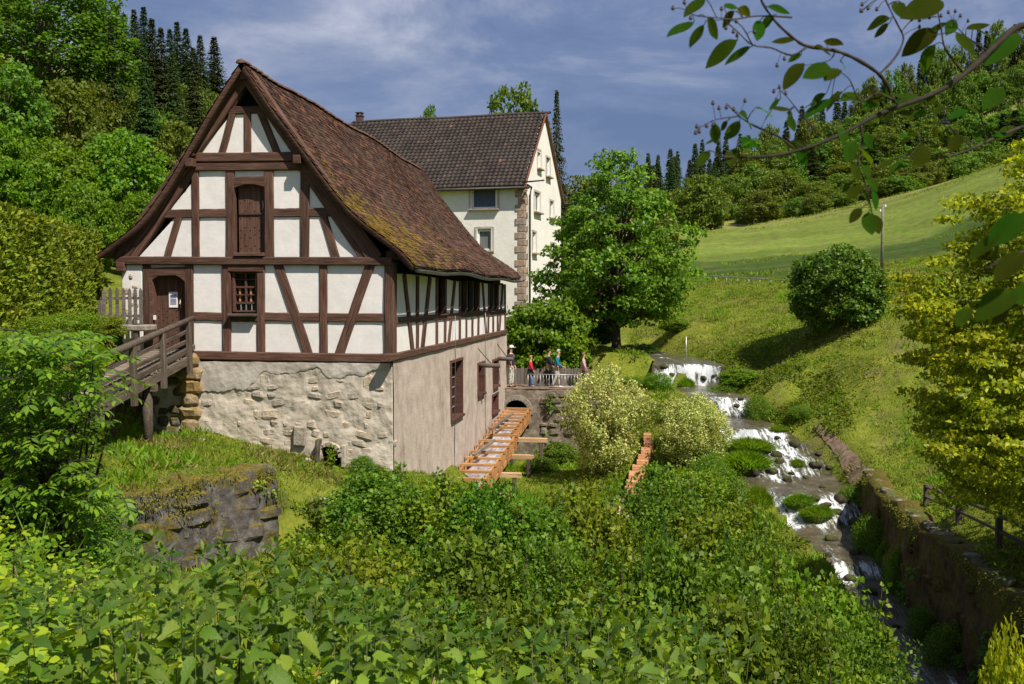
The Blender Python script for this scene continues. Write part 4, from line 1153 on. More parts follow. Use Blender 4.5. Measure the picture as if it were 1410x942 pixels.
def tiles(pf, y0, y1, w_, expo, length, thick, seed, s_end, ptf, droop=.012, rnd=.012):
    """plain tiles in lapped courses, one island per tile"""
    rs = np.random.RandomState(seed)
    rows = int(s_end / expo)
    cols = int((y1 - y0) / w_)
    r, c = np.meshgrid(np.arange(rows), np.arange(cols), indexing='ij'); r = r.ravel(); c = c.ravel()
    yb = y0 + c * w_ + np.where(r % 2, w_ / 2, 0) + rs.uniform(-.008, .008, len(r))
    s1 = s_end - r * expo + rs.uniform(-rnd, rnd, len(r)); s0 = np.maximum(s1 - length, .0)
    l1 = thick * 2.2 + rs.uniform(0, .014, len(r)); l0 = thick * .4
    g = w_ * .035
    V = []
    def pt(s, y, l): return ptf(pf, s, y, l)
    sm = s1 - w_ * .16
    tw = rs.uniform(-.006, .006, len(r))
    ya, yc, ym = yb + g, yb + w_ - g, yb + w_ / 2
    A = [pt(s0, ya, l0), pt(s0, yc, l0), pt(sm, yc, l1 + tw), pt(s1, ym, l1 + .004), pt(sm, ya, l1 - tw),
         pt(sm, yc, l1 + tw - thick), pt(s1, ym, l1 - thick), pt(sm, ya, l1 - tw - thick)]
    v = np.stack(A, 1).reshape(-1, 3)
    b0 = (np.arange(len(r)) * 8)[:, None]
    fs = []
    for q in ((0, 1, 2, 4), (4, 2, 3, 3), (2, 5, 6, 3), (3, 6, 7, 4)):
        fs.append(b0 + np.array(q)[None])
    return v, np.concatenate(fs, 0)
def tri_fix(v, f):
    """quads with a doubled corner become triangles: build as triangles"""
    t1 = f[:, [0, 1, 2]]; t2 = f[:, [0, 2, 3]]; ok = t2[:, 1] != t2[:, 2]
    return v, np.concatenate([t1, t2[ok]], 0)
for pf, sd in ((PR, 1), (PL, 2)):
    v, f = tri_fix(*tiles(pf, YF, YE, .172, .148, .36, .016, sd, pf[0][-1] + .04, roof_pt))
    o = obj('roof_tiles', npmesh('roof_tiles', v, f), M['mill_tile'], roof); tag(o, kind='stuff')
    # boarding under the tiles
    ss_ = np.linspace(0, pf[0][-1], 40); ys_ = np.linspace(YF + .03, YE - .03, 30)
    SS, YS = np.meshgrid(ss_, ys_)
    top = roof_pt(pf, SS.ravel(), YS.ravel(), -.02); bot = roof_pt(pf, SS.ravel(), YS.ravel(), -.09)
    ii = np.arange(SS.size).reshape(SS.shape)
    q = np.stack([ii[:-1, :-1].ravel(), ii[1:, :-1].ravel(), ii[1:, 1:].ravel(), ii[:-1, 1:].ravel()], 1)
    obj('roof_boarding', npmesh('roof_boarding', np.concatenate([top, bot]), np.concatenate([q, q[:, ::-1] + SS.size])), M['roof_plank'], roof)
    # verge board following the curve
    for yy in (YF + .012, YE - .05):
        sg = np.linspace(0.02, pf[0][-1] - .02, 60); n_ = len(sg)
        a0 = roof_pt(pf, sg, np.full(n_, yy), -.005); a1 = roof_pt(pf, sg, np.full(n_, yy), -.13)
        b0 = a0 + np.array((0, .04, 0)); b1 = a1 + np.array((0, .04, 0))
        k = np.arange(n_ - 1)
        fq = np.concatenate([np.stack(q, 1) for q in ((k, k + 1, k + 1 + n_, k + n_), (k + 2 * n_, k + 3 * n_, k + 1 + 3 * n_, k + 1 + 2 * n_), (k + n_, k + 1 + n_, k + 1 + 3 * n_, k + 3 * n_))])
        obj('verge_board', npmesh('verge_board', np.concatenate([a0, a1, b0, b1]), fq), M['timber'], roof)
# rafter tails and purlins in the gable overhang
bm = bmesh.new()
k = 16
yy = YF + .08
tl = 44
bm = bmesh.new(); n = 9
arc = [(math.cos(math.pi * i / (n - 1)) * .13, math.sin(math.pi * i / (n - 1)) * .10) for i in range(n)]
f_, b__ = [bm.verts.new((a, -.24, c)) for a, c in arc], [bm.verts.new((a * .92, .24, c * .92)) for a, c in arc]
for i in range(n - 1): bm.faces.new((f_[i], f_[i + 1], b__[i + 1], b__[i]))
bm.faces.new(f_)
RIDGE = bmmesh('ridge_tile', bm, True); RIDGE.materials.append(M['mill_tile'])
rs = random.Random(8)
for k in range(int((YE - YF) / .38)):
    y = YF + .2 + k * .38
    p = roof_pt(PR, np.array([.0]), np.array([y]))[0]
    o = obj('ridge_tile', RIDGE, None, roof); o.location = (p[0], y, p[2] - .015 + rs.uniform(-.01, .012)); o.rotation_euler = (.03 + rs.uniform(-.02, .02), rs.uniform(-.05, .05), rs.uniform(-.04, .04))
# gutter with brackets
ys_ = np.linspace(YF + .05, YE, 24)
e = roof_pt(PR, np.full(24, PR[0][-1]), ys_)
bm = bmesh.new(); n = 8; rings = []
for i in range(24):
    c = e[i] + np.array((.07, 0, -.07 - .03 * i / 23 - e[i][2] * 0))
    rings.append([bm.verts.new((c[0] + math.cos(a) * .085, c[1], c[2] - math.sin(a) * .085)) for a in [math.pi * k / n for k in range(n + 1)]])
for i in range(23):
    for k in range(n): bm.faces.new((rings[i][k], rings[i + 1][k], rings[i + 1][k + 1], rings[i][k + 1]))
bm.faces.new(rings[0]); bm.faces.new(rings[-1])
gut = obj('gutter', bmmesh('gutter', bm, True), M['zinc'], roof)
for i in range(0, 24, 3):
    c = e[i]; tube('gutter_bracket', [c + np.array((-.12, 0, .05)), c + np.array((.0, 0, -.02)), c + np.array((.165, 0, -.055))], .012, M['dark_metal'], roof, 4)
# eave soffit rafters on the long side
for i in range(26):
    y = FY + .15 + i * (YB - FY - .2) / 25
    a = roof_pt(PR, np.array([PR[0][-1] - .08]), np.array([y]), -.16)[0]; b_ = roof_pt(PR, np.array([PR[0][-1] - 1.0]), np.array([y]), -.16)[0]
    beam('rafter_tail', a, b_, .11, .13, (0, 1, 0), M['timber'], roof)
# purlins carrying the overhang
for x, y in ((446, 470), (924, 462), (686, 130)):
    p = f1(x, y); beam('purlin', (p[0], YF + .1, p[2] + .06), (p[0], FY + .3, p[2] + .06), .18, .2, (1, 0, 0), M['timber'], roof)

# ================================================================== BRIDGE TO THE DOOR
br = thing('footbridge', 'weathered wooden footbridge with round handrail leading to the mill door', 'footbridge')
bxr = f2(388, 0)[0]; bxl = f2(222, 0)[0]
ya, yb = FY - .12, 18.6
xr = lambda y: bxr + (FY - y) * .13
xl = lambda y: xr(y) - (bxr - bxl) - .1
zd = lambda y: 8.52 - (FY - y) * .125
n = 26
for i in range(n):
    y = ya - (i + .5) * (ya - yb) / n
    beam('deck_plank', (xl(y), y, zd(y)), (xr(y) + random.uniform(-.02, .04), y, zd(y)), (ya - yb) / n * .94, .06, (0, 0, 1), M['deck'], br, .003, 3)
for x_ in (lambda y: xr(y) - .06, lambda y: (xl(y) + xr(y)) / 2, lambda y: xl(y) + .1):
    beam('bearer', (x_(ya), ya, zd(ya) - .17), (x_(yb), yb, zd(yb) - .17), .2, .24, (0, 0, 1), M['grey_wood'], br)
beam('kerb_log', (xr(ya) - .02, ya, zd(ya) + .09), (xr(yb) - .02, yb, zd(yb) + .09), .14, .13, (0, 0, 1), M['grey_wood'], br)
posts = []
for y in (24.35, 22.55, 20.75, 19.0):
    x = xr(y) + .08
    beam('rail_post', (x, y, zd(y) - .5), (x - .02, y, zd(y) + .84), .13, .12, (0, -1, 0), M['grey_wood'], br); posts.append((x, y))
hr = [(xr(y) + .05, y, zd(y) + .88) for y in (24.75, 22.6, 20.8, 18.7)]
tube('handrail', hr, [.065, .07, .08, .09], M['grey_wood'], br, 10)
for dz_ in (.58, .32):
    beam('mid_rail', (xr(24.6) + .0, 24.6, zd(24.6) + dz_), (xr(18.8) + .0, 18.8, zd(18.8) + dz_), .1, .06, (1, 0, 0), M['grey_wood'], br)
for y in (24.3, 19.4):
    x = xl(y) - .06
    beam('rail_post', (x, y, zd(y) - .4), (x, y, zd(y) + .8), .13, .12, (0, -1, 0), M['grey_wood'], br)
for (x, y) in ((xr(22.0) - .12, 22.0), (xl(22.0) + .2, 22.0)):
    tube('support_post', [(x, y, gz(x, y) - .3), (x, y, zd(y) - .28)], .12, M['grey_wood'], br, 10)
beam('cross_beam', (xl(22) - .1, 22.0, zd(22) - .36), (xr(22) + .1, 22.0, zd(22) - .36), .18, .18, (0, 0, 1), M['grey_wood'], br)
# picket gate and slab by the door
pk = thing('picket_fence', 'short grey picket fence between the clipped hedge and the mill door', 'fence')
Z6 = lambda x, y: (90 + x / 3.924, 380 + y / 3.924)
PYF = FY - .45
for x, yt in ((205, 72), (240, 66), (277, 66), (312, 68), (345, 72), (375, 70), (405, 70)):
    a, b_ = on_y(*Z6(x, yt), PYF), on_y(*Z6(x, 255), PYF)
    hw = .045
    prism('picket', [(a[0] - hw, PYF, b_[2] - .1), (a[0] + hw, PYF, b_[2] - .1), (a[0] + hw, PYF, a[2] - .05), (a[0], PYF, a[2] + .03), (a[0] - hw, PYF, a[2] - .05)], (0, 1, 0), .03, M['fence_wood'], pk)
for yy in (120, 215):
    a, b_ = on_y(*Z6(190, yy), PYF + .05), on_y(*Z6(418, yy), PYF + .05)
    beam('rail', a, b_, .07, .04, (0, -1, 0), M['fence_wood'], pk)
a = on_y(*Z6(188, 130), PYF + .02); beam('post', (a[0], PYF + .03, a[2] - .9), (a[0], PYF + .03, a[2]), .12, .12, (0, -1, 0), M['fence_wood'], pk)
sl = box('stone_slab', on_y(*Z6(385, 280), FY - .5), (.85, .6, .16), M['pale_stone'], None, None, .03)
tag(sl, 'pale stone slab lying beside the mill door at the end of the picket fence', 'stone slab')

# ================================================================== WATER FLUME
fl_ = thing('wooden_flume', 'new orange timber water flume with cross bars running along the mill wall', 'flume')
def flume_seg(y0, y1, z0, z1, x0, x1, bars, deep=.42):
    for x in (x0, x1):
        for k, hh in enumerate((.12, .33)):
            beam('side_board', (x, y0, z0 - deep + hh), (x, y1, z1 - deep + hh), .20, .05, (1, 0, 0), M['new_wood'], fl_, .003)
    for k in range(4):
        xx = x0 + (x1 - x0) * (k + .5) / 4
        beam('floor_board', (xx, y0, z0 - deep), (xx, y1, z1 - deep), (x1 - x0) / 4 * .97, .04, (0, 0, 1), M['new_wood'], fl_, .003)
    for k in range(bars):
        t_ = (k + .5) / bars; y = y0 + (y1 - y0) * t_; z = z0 + (z1 - z0) * t_
        beam('cross_bar', (x0 - .12, y, z + .03), (x1 + .12, y, z + .03), .11, .09, (0, 0, 1), M['new_wood'], fl_, .003)
        for x in (x0 - .06, x1 + .06): beam('stay', (x, y, z - deep - .05), (x, y, z + .02), .09, .07, (0, -1, 0), M['new_wood'], fl_, .003)
    box('carrier', ((x0 + x1) / 2, (y0 + y1) / 2, (z0 + z1) / 2 - deep - .1), (.1, .1, .06), M['new_wood'], fl_)
    for x in (x0 + .05, x1 - .05):
        beam('bearer', (x, y0, z0 - deep - .12), (x, y1, z1 - deep - .12), .14, .16, (0, 0, 1), M['new_wood'], fl_)
flume_seg(38.0, 42.9, 4.72, 5.02, -6.62, -5.72, 7)
flume_seg(30.6, 38.2, 4.02, 4.55, -6.66, -5.62, 8)
M['flume_water'] = simple_mat('running_water', (.10, .09, .10), (.62, .64, .70), 5, .15, .6, .05, (1.5, .4, 1), .5, mid=.52)
bm = bmesh.new()
prev = None
for i in range(41):
    y = 43.2 - i * (43.2 - 30.6) / 40
    z = (5.02 + (y - 42.9) * .0612 if y > 38.1 else 4.55 + (y - 38.2) * .0697) - .26 + random.uniform(-.015, .015)
    row = [bm.verts.new((x, y, z + random.uniform(-.015, .015))) for x in (-6.6, -6.35, -6.15, -5.95, -5.7)]
    if prev:
        for k in range(4): bm.faces.new((prev[k], prev[k + 1], row[k + 1], row[k]))
    prev = row
obj('water', bmmesh('water', bm, True), M['flume_water'], fl_)
for (y, xe, z, nm) in ((39.6, -4.55, 4.12, 1), (37.0, -4.72, 3.86, 2), (34.6, -4.9, 3.6, 3), (32.2, -4.95, 3.35, 4)):
    beam('trestle_beam', (-6.75, y, z), (xe, y, z), .16, .17, (0, 0, 1), M['pale_wood'], fl_)
    for x in (xe + .18 + .0, -6.0):
        xx = xe - .25 if x > -5.5 else x
        beam('trestle_post', (xx, y, gz(xx, y) - .2), (xx, y, z - .06), .14, .14, (0, -1, 0), M['grey_wood'], fl_)
for y0, y1, zz in ((40.2, 36.6, 5.05), (35.6, 33.2, 4.62)):
    beam('sluice_lever', (-6.05, y0, zz + .05), (-6.35, y1, zz - .12), .1, .08, (0, 0, 1), M['fence_wood'], fl_)

# ================================================================== HOUSE BEHIND THE MILL
hs = thing('white_house', 'tall cream rendered house with dark tiled roof behind the mill', 'house')
HA = R(15)
hc = P(722, 400, 58.0)                      # visible corner
_fw = Vector((-math.sin(YAW), math.cos(YAW), 0)); _rt = Vector((math.cos(YAW), math.sin(YAW), 0))
HG = (_fw * math.cos(HA) + _rt * math.sin(HA))          # along the gable end, away
HFv = (-_rt * math.cos(HA) + _fw * math.sin(HA))        # along the front, to the left
HC0 = Vector((hc[0], hc[1], 0))
HW, HL = 10.0, 13.0
HNf, HNg = -HG, -HFv
def on_plane(px, py, p0, n):
    r = Vector(ray(px, py)); c = Vector(CAM)
    t_ = (Vector((p0[0], p0[1], 0)) - c).dot(n) / r.dot(n)
    return c + r * t_
def hf(px, py): return on_plane(px, py, HC0, HG)        # point on the front
def hg(px, py): return on_plane(px, py, HC0, HFv)       # point on the gable end
ez = hf(722, 250).z
rz_ = (lambda p: p.z)(P(752, 160, 58 + 5.0 * math.cos(HA)) if False else Vector(P(752, 160, 58 + 5.0 * math.cos(HA))))
def front_u(p): return (p - HC0).dot(HFv)
def gable_u(p): return (p - HC0).dot(HG)
GZ0 = 5.6
fwins = []
for (x0, y0, x1, y1) in ((649, 258, 684, 287), (657, 316, 677, 345)):
    a, b_ = hf(x0, y0), hf(x1, y1)
    fwins.append((front_u(b_), front_u(a), b_.z, a.z))
fwins.append((fwins[0][0] + 4.2, fwins[0][1] + 4.2, fwins[0][2], fwins[0][3]))
hole_wall('front_wall', np.linspace(0, HL, 30), np.linspace(GZ0, ez + .1, 24), fwins, lambda u, v, d: HC0 + HFv * u + Vector((0, 0, v)) , M['house_plaster'], hs)
gwins = []
for (x0, y0, x1, y1) in ((735.5, 264, 743.5, 292), (733, 320, 738, 348), (757, 277, 762, 300), (740, 207, 744.5, 232), (752, 217, 757, 243), (758, 336, 763, 360)):
    a, b_ = hg(x0, y0), hg(x1, y1)
    gwins.append((gable_u(a), gable_u(b_), (b_.z + hg(x0, y1).z) / 2, a.z))
hole_wall('gable_wall', np.linspace(0, HW, 30), np.linspace(GZ0, ez + .1, 24), [g for g in gwins if g[3] < ez], lambda u, v, d: HC0 + HG * u + Vector((0, 0, v)), M['house_plaster'], hs)
# gable triangle
bm = bmesh.new()
nn = 44
tri_holes = [g for g in gwins if g[3] >= ez]
for i in range(nn):
    for j in range(34):
        u0, u1 = HW * i / nn, HW * (i + 1) / nn; v0, v1 = ez + .1 + (rz_ - ez) * j / 34, ez + .1 + (rz_ - ez) * (j + 1) / 34
        cu, cv = (u0 + u1) / 2, (v0 + v1) / 2
        if cv > rz_ - abs(cu - HW / 2) / (HW / 2) * (rz_ - ez) + .12: continue
        if any(h[0] < cu < h[1] and h[2] < cv < h[3] for h in tri_holes): continue
        bm.faces.new([bm.verts.new(HC0 + HG * u + Vector((0, 0, v))) for u, v in ((u0, v0), (u1, v0), (u1, v1), (u0, v1))])
bmesh.ops.remove_doubles(bm, verts=bm.verts, dist=.001)
obj('gable_wall', bmmesh('gable_wall', bm), M['house_plaster'], hs)
for nm, a, b_ in (('rear_wall', HC0 + HG * HW, HC0 + HG * HW + HFv * HL), ('far_wall', HC0 + HFv * HL, HC0 + HFv * HL + HG * HW)):
    bm = bmesh.new(); bm.faces.new([bm.verts.new(v) for v in (a + Vector((0, 0, GZ0)), b_ + Vector((0, 0, GZ0)), b_ + Vector((0, 0, ez)), a + Vector((0, 0, ez)))]); obj(nm, bmmesh(nm, bm), M['house_plaster'], hs)
def house_window(org, dr, nrm, h, cur, mull=False):
    u0, u1, v0, v1 = h
    wd = obj('window', None, None, hs)
    Rm = Matrix((dr, nrm, Vector((0, 0, 1)))).transposed()
    def pt(u, v, d): return org + dr * u + Vector((0, 0, v)) + nrm * d
    W2, H2 = abs(u1 - u0), v1 - v0; cu, cv = (u0 + u1) / 2, (v0 + v1) / 2
    for sx in (-1, 1):
        box('reveal', pt(cu + sx * (W2 / 2 + .02), cv, -.1), (.08, .24, H2 + .1), M['white_paint'], wd, Rm)
        box('frame', pt(cu + sx * (W2 / 2 - .06), cv, -.14), (.11, .07, H2), M['white_paint'], wd, Rm, .008)
        box('surround', pt(cu + sx * (W2 / 2 + .1), cv, .012), (.12, .03, H2 + .3), M['mortar_top'], wd, Rm)
    for sz in (-1, 1): box('frame', pt(cu, cv + sz * (H2 / 2 - .06), -.138), (W2, .068, .11), M['white_paint'], wd, Rm, .008)
    box('surround', pt(cu, cv + H2 / 2 + .1, .01), (W2 + .1, .03, .12), M['mortar_top'], wd, Rm)
    if mull: box('mullion', pt(cu, cv, -.13), (.09, .06, H2), M['white_paint'], wd, Rm)
    box('glass', pt(cu, cv, -.19), (W2, .02, H2), M['glass'], wd, Rm)
    bm = bmesh.new(); n = 30; top = []; bot = []
    for i in range(n + 1):
        u = cu - W2 * .46 + W2 * .92 * i / n; d = -.165 + .012 * math.sin(i * 1.9)
        top.append(bm.verts.new(pt(u, v1 - .1, d))); bot.append(bm.verts.new(pt(u, v0 + .08, d)))
    for i in range(n): bm.faces.new((top[i], top[i + 1], bot[i + 1], bot[i]))
    obj('curtain', bmmesh('curtain', bm, True), cur, wd)
    box('window_sill', pt(cu, v0 - .06, .1), (W2 + .3, .26, .09), M['quoin'], wd, Rm, .01)
for k, h in enumerate(fwins): house_window(HC0, HFv, HNf, h, M['curtain_blue'] if k != 1 else M['curtain_grey'])
for h in gwins: house_window(HC0, HG, HNg, h, M['curtain_grey'], True)
# corner stones, long and short by turns
Rq = Matrix((HFv, HG, Vector((0, 0, 1)))).transposed()
z = GZ0; k = 0
QS = bmesh.new(); bmesh.ops.create_cube(QS, size=1); bmesh.ops.bevel(QS, geom=QS.edges[:], offset=.06, segments=1, affect='EDGES')
QME = bmmesh('quoin', QS); QME.materials.append(M['quoin'])
while z < ez - .25:
    hh = .40
    lw, lg = (.62, .42) if k % 2 else (.44, .66)
    o = obj('quoin', QME, None, hs)
    o.matrix_local = Matrix.Translation(HC0 + HFv * (lw / 2 - .05) + HG * (lg / 2 - .05) + Vector((0, 0, z + hh / 2))) @ Rq.to_4x4() @ Matrix.Diagonal((lw, lg, hh - .025, 1))
    z += hh; k += 1
# roof of the house
OV = .45
def hroof(side):
    d = math.hypot(HW / 2, rz_ - ez); S = np.array([0, d * (1 + OV / (HW / 2))])
    return d
hr_ = obj('roof', None, None, hs)
rl = math.hypot(HW / 2, rz_ - ez) * (1 + OV / (HW / 2))
def house_pt(side):
    def fn(pf, s, y, lift):
        s = np.asarray(s, float); y = np.asarray(y, float) + 0 * s
        f = s / rl * (1 + OV / (HW / 2))
        gu = HW / 2 - side * f * HW / 2
        zz = rz_ + .12 - f * (rz_ - ez)
        nz = (HW / 2) / math.hypot(HW / 2, rz_ - ez); ng = (rz_ - ez) / math.hypot(HW / 2, rz_ - ez)
        wave = .022 * np.cos(y / .30 * 2 * np.pi) + .02 * np.sin(y * .8)
        gu = gu - side * ng * lift; zz = zz + nz * (lift + wave * .0) + .02 * np.sin(y * .8)
        h0 = np.array(HC0); g_ = np.array(HG); f__ = np.array(HFv)
        return h0 + gu[..., None] * g_ + y[..., None] * f__ + np.stack([0 * zz, 0 * zz, zz], -1)
    return fn
def pantiles(ptf, y0, y1, w_, expo, seed):
    rs = np.random.RandomState(seed)
    rows, cols = int(rl / expo), int((y1 - y0) / w_)
    r, c = np.meshgrid(np.arange(rows), np.arange(cols), indexing='ij'); r, c = r.ravel(), c.ravel()
    s1 = rl - r * expo + rs.uniform(-.01, .01, len(r)); s0 = np.maximum(s1 - expo * 1.12, 0); yb = y0 + c * w_
    V = []; prof_ = ((0, .07), (.2, .065), (.4, .0), (.75, .0), (1.0, .055))
    for s, l in ((s0, .0), (s1, .045)):
        for a, h in prof_: V.append(ptf(None, s, yb + a * w_, h + l + rs.uniform(0, .006, len(r))))
    for a, h in prof_: V.append(ptf(None, s1, yb + a * w_, h + .01))
    v = np.stack(V, 1).reshape(-1, 3); b0 = (np.arange(len(r)) * 15)[:, None]; fs = []
    for k in range(4):
        fs.append(b0 + np.array((k, k + 1, 6 + k, 5 + k))[None]); fs.append(b0 + np.array((5 + k, 6 + k, 11 + k, 10 + k))[None])
    return v, np.concatenate(fs)
for side, sd in ((1, 3), (-1, 4)):
    v, f = pantiles(house_pt(side), -.15, HL + .3, .29, .33, sd)
    tag(obj('roof_tiles', npmesh('roof_tiles', v, f, True), M['house_tile'], hr_), kind='stuff')
    pf_ = house_pt(side)
    c4 = pf_(None, np.array([0, rl, rl, 0]), np.array([-.13, -.13, HL + .25, HL + .25]), -.02)
    bm = bmesh.new(); fc = bm.faces.new([bm.verts.new(V3(p)) for p in c4]); 
    e_ = bmesh.ops.extrude_face_region(bm, geom=[fc]); bmesh.ops.translate(bm, vec=(0, 0, -.12), verts=[g for g in e_['geom'] if isinstance(g, bmesh.types.BMVert)])
    obj('roof_boarding', bmmesh('roof_boarding', bm), M['roof_plank'], hr_)
    a, b_ = pf_(None, np.array([0.0, rl]), np.array([-.15, -.15]), .0)
    M['red_board'] = M.get('red_board') or timber_mat('reddish_board', (.10, .035, .022), (.17, .065, .04), (.24, .10, .07))
    beam('verge_board', a + np.array((0, 0, -.06)), b_ + np.array((0, 0, -.06)), .14, .05, HNg, M['red_board'], hr_)
    a, b_ = pf_(None, np.array([rl + .06, rl + .06]), np.array([-.4, HL + .3]), -.06)
    tube('gutter', [a, b_], .085, M['dark_metal'], hr_, 8)
rs = random.Random(3)
bm = bmesh.new(); n = 7
arc = [(math.cos(math.pi * i / (n - 1)) * .16, math.sin(math.pi * i / (n - 1)) * .13) for i in range(n)]
f_, b__ = [bm.verts.new((-.2, a, c)) for a, c in arc], [bm.verts.new((.2, a * .9, c * .9)) for a, c in arc]
for i in range(n - 1): bm.faces.new((f_[i], f_[i + 1], b__[i + 1], b__[i]))
HRT = bmmesh('ridge_tile', bm, True); HRT.materials.append(M['house_tile'])
for k in range(int(HL / .36) + 1):
    q = house_pt(1)(None, np.array([0.0]), np.array([-.2 + k * .36]), -.06)[0]
    o = obj('ridge_tile', HRT, None, hr_); o.location = q; o.rotation_euler = (0, 0, math.atan2(HFv.y, HFv.x))
def proj_px(p):
    q = np.array(p) - CAM; return 705 + F * (q @ _r) / (q @ _f)
_ys = np.linspace(0, HL, 80); _pp = house_pt(1)(None, np.zeros(80), _ys, 0)
chp = Vector(_pp[int(np.argmin([abs(proj_px(p) - 491) for p in _pp]))]) + HG * .5
box('chimney_stack', chp + Vector((0, 0, -.1)), (.40, .40, 1.1), M['chimney'], hr_, Rq)
box('chimney_cap', chp + Vector((0, 0, .48)), (.48, .46, .06), M['chimney'], hr_, Rq)
box('chimney_cap', chp + Vector((0, 0, .68)), (.46, .44, .05), M['chimney'], hr_, Rq)
for sx in (-.15, .15): box('chimney_leg', chp + Vector((0, 0, .58)) + HFv * sx, (.06, .3, .17), M['chimney'], hr_, Rq)
dpt = HC0 + HNg * .14 + HG * .75
tube('downpipe', [HC0 + HNf * .45 + HNg * .3 + Vector((0, 0, ez - .25)), HC0 + HNg * .3 + HG * .5 + Vector((0, 0, ez - .3)), dpt + Vector((0, 0, ez - .75)), dpt + Vector((0, 0, GZ0))], .06, M['dark_metal'], hs, 8)
tube('wall_bracket', [HC0 + HNf * .5 + Vector((0, 0, ez - .1)), HC0 + HNf * .5 - HFv * 1.3 + Vector((0, 0, ez - .02))], .05, M['dark_metal'], hs, 6)

# ================================================================== PEOPLE ON THE WALKWAY
SKIN = simple_mat('skin', (.44, .25, .18), (.52, .31, .23), 10, .6, .05)
def cloth(name, c): return simple_mat(name, tuple(x * .75 for x in c), c, 12, .85, .3, .01)
def skin_obj(name, V, E, Rad, mat, parent, root=0, sub=1):
    me = bpy.data.meshes.new(name); me.from_pydata([tuple(v) for v in V], E, []); me.update()
    me.materials.append(mat)
    o = bpy.data.objects.new(name, me); C.objects.link(o); o.parent = parent
    md = o.modifiers.new('skin', 'SKIN'); md.use_smooth_shade = True
    if not me.skin_vertices: pass
    sv = me.skin_vertices[0].data if me.skin_vertices else None
    if sv is None:
        bpy.context.view_layer.objects.active = o
        bpy.ops.mesh.customdata_skin_add(); sv = me.skin_vertices[0].data
    for i, r in enumerate(Rad):
        sv[i].radius = (r, r) if not hasattr(r, '__len__') else r
        sv[i].use_root = (i == root)
    sb = o.modifiers.new('sub', 'SUBSURF'); sb.levels = sub; sb.render_levels = sub
    return o
def person(label, loc, face, H, col, leg=(.0, .0), knee=(.03, .03), arms=((.05, .1, -.05), (.05, .1, -.05)), hair=(.2, .19, .18), cap=None, sleeve=1.0, skirt=None, lean=0.0, camo=False):
    t = thing('person', label, 'person', loc)
    t.rotation_euler = (0, 0, face); s = H / 1.75; t.scale = (s, s, s)
    # x forward, y left
    L = lean
    pel = (0, 0, .95); sp = (.01 + L * .3, 0, 1.15); chst = (.01 + L * .7, 0, 1.36); nk = (L, 0, 1.49); hb = (.02 + L * 1.1, 0, 1.575); hd = (.035 + L * 1.2, 0, 1.67)
    V = [pel, sp, chst, nk, hb, hd, (.125 + L * 1.2, 0, 1.63)]; E = [(0, 1), (1, 2), (2, 3), (3, 4), (4, 5), (5, 6)]
    Rd = [(.13, .15), (.115, .14), (.12, .165), .055, .075, (.088, .08), .018]
    jv, je, jr = [(0, 0, .88), sp, chst, (nk[0], 0, 1.44)], [(0, 1), (1, 2), (2, 3)], [(.15, .175), (.135, .16), (.14, .19), .07]
    tv, te, tr = [(0, 0, 1.0), (0, 0, .9)], [(0, 1)], [(.125, .15), (.135, .155)]
    feet = []
    for k, sy in enumerate((1, -1)):
        i0 = len(V); f = leg[k]
        hip = (0, .09 * sy, .88); kn = (f * .5 + knee[k], .10 * sy, .50); an = (f, .10 * sy, .09); toe = (f + .17, .115 * sy, .035)
        V += [hip, kn, an, toe]; E += [(0, i0), (i0, i0 + 1), (i0 + 1, i0 + 2), (i0 + 2, i0 + 3)]; Rd += [.085, .055, .042, .035]
        j0 = len(tv); tv += [hip, kn, (f + .005, .10 * sy, .10)]; te += [(1, j0), (j0, j0 + 1), (j0 + 1, j0 + 2)]; tr += [.10, .075, .07]
        feet.append((f, .10 * sy))
        a = arms[k]; i0 = len(V)
        sh = (chst[0], .19 * sy, 1.40); el = (chst[0] + a[0], .25 * sy, 1.12); wr = (chst[0] + a[1], .22 * sy, 1.12 + a[2] - .17); hnd = tuple(wr[q] + (wr[q] - el[q]) * .3 for q in range(3))
        V += [sh, el, wr, hnd]; E += [(2, i0), (i0, i0 + 1), (i0 + 1, i0 + 2), (i0 + 2, i0 + 3)]; Rd += [.055, .042, .03, .036]
        d = Vector(hnd) - Vector(wr); d.normalize(); side = d.cross(Vector((0, 1, 0))).normalized()
        for q in range(4):
            b0 = len(V); st = Vector(hnd) + side * (q - 1.5) * .022
            V += [tuple(st + d * .045), tuple(st + d * (.085 + .01 * (q in (1, 2))) + Vector((0, -sy * .02, 0)))]; E += [(i0 + 3, b0), (b0, b0 + 1)]; Rd += [.011, .008]
        b0 = len(V); V += [tuple(Vector(hnd) + side * .05 + d * .02)]; E += [(i0 + 3, b0)]; Rd += [.010]
        j0 = len(jv); jv += [sh, el, tuple(Vector(el).lerp(Vector(wr), sleeve))]; je += [(2, j0), (j0, j0 + 1), (j0 + 1, j0 + 2)]; jr += [.08, .065, .052]
    skin_obj('body', V, E, Rd, SKIN, t)
    skin_obj('jacket', jv, je, jr, col[0], t)
    skin_obj('trousers', tv, te, tr, col[1], t, 1)
    for f, y in feet:
        bm = bmesh.new(); bm_box(bm, (f + .06, y, .045), (.28, .10, .09)); bmesh.ops.bevel(bm, geom=bm.edges[:], offset=.03, segments=2, affect='EDGES'); obj('shoe', bmmesh('shoe', bm, True), col[2], t)
    bm = bmesh.new(); bmesh.ops.create_uvsphere(bm, u_segments=14, v_segments=10, radius=.108)
    bmesh.ops.scale(bm, vec=(1.08, .95, 1.08), verts=bm.verts)
    bmesh.ops.delete(bm, geom=[v for v in bm.verts if v.co.z < -.02 and v.co.x > -.02 or v.co.z < -.085 or (v.co.x > .07 and v.co.z < .045)], context='VERTS')
    bmesh.ops.translate(bm, vec=(hd[0] - .012, 0, hd[2] + .025), verts=bm.verts)
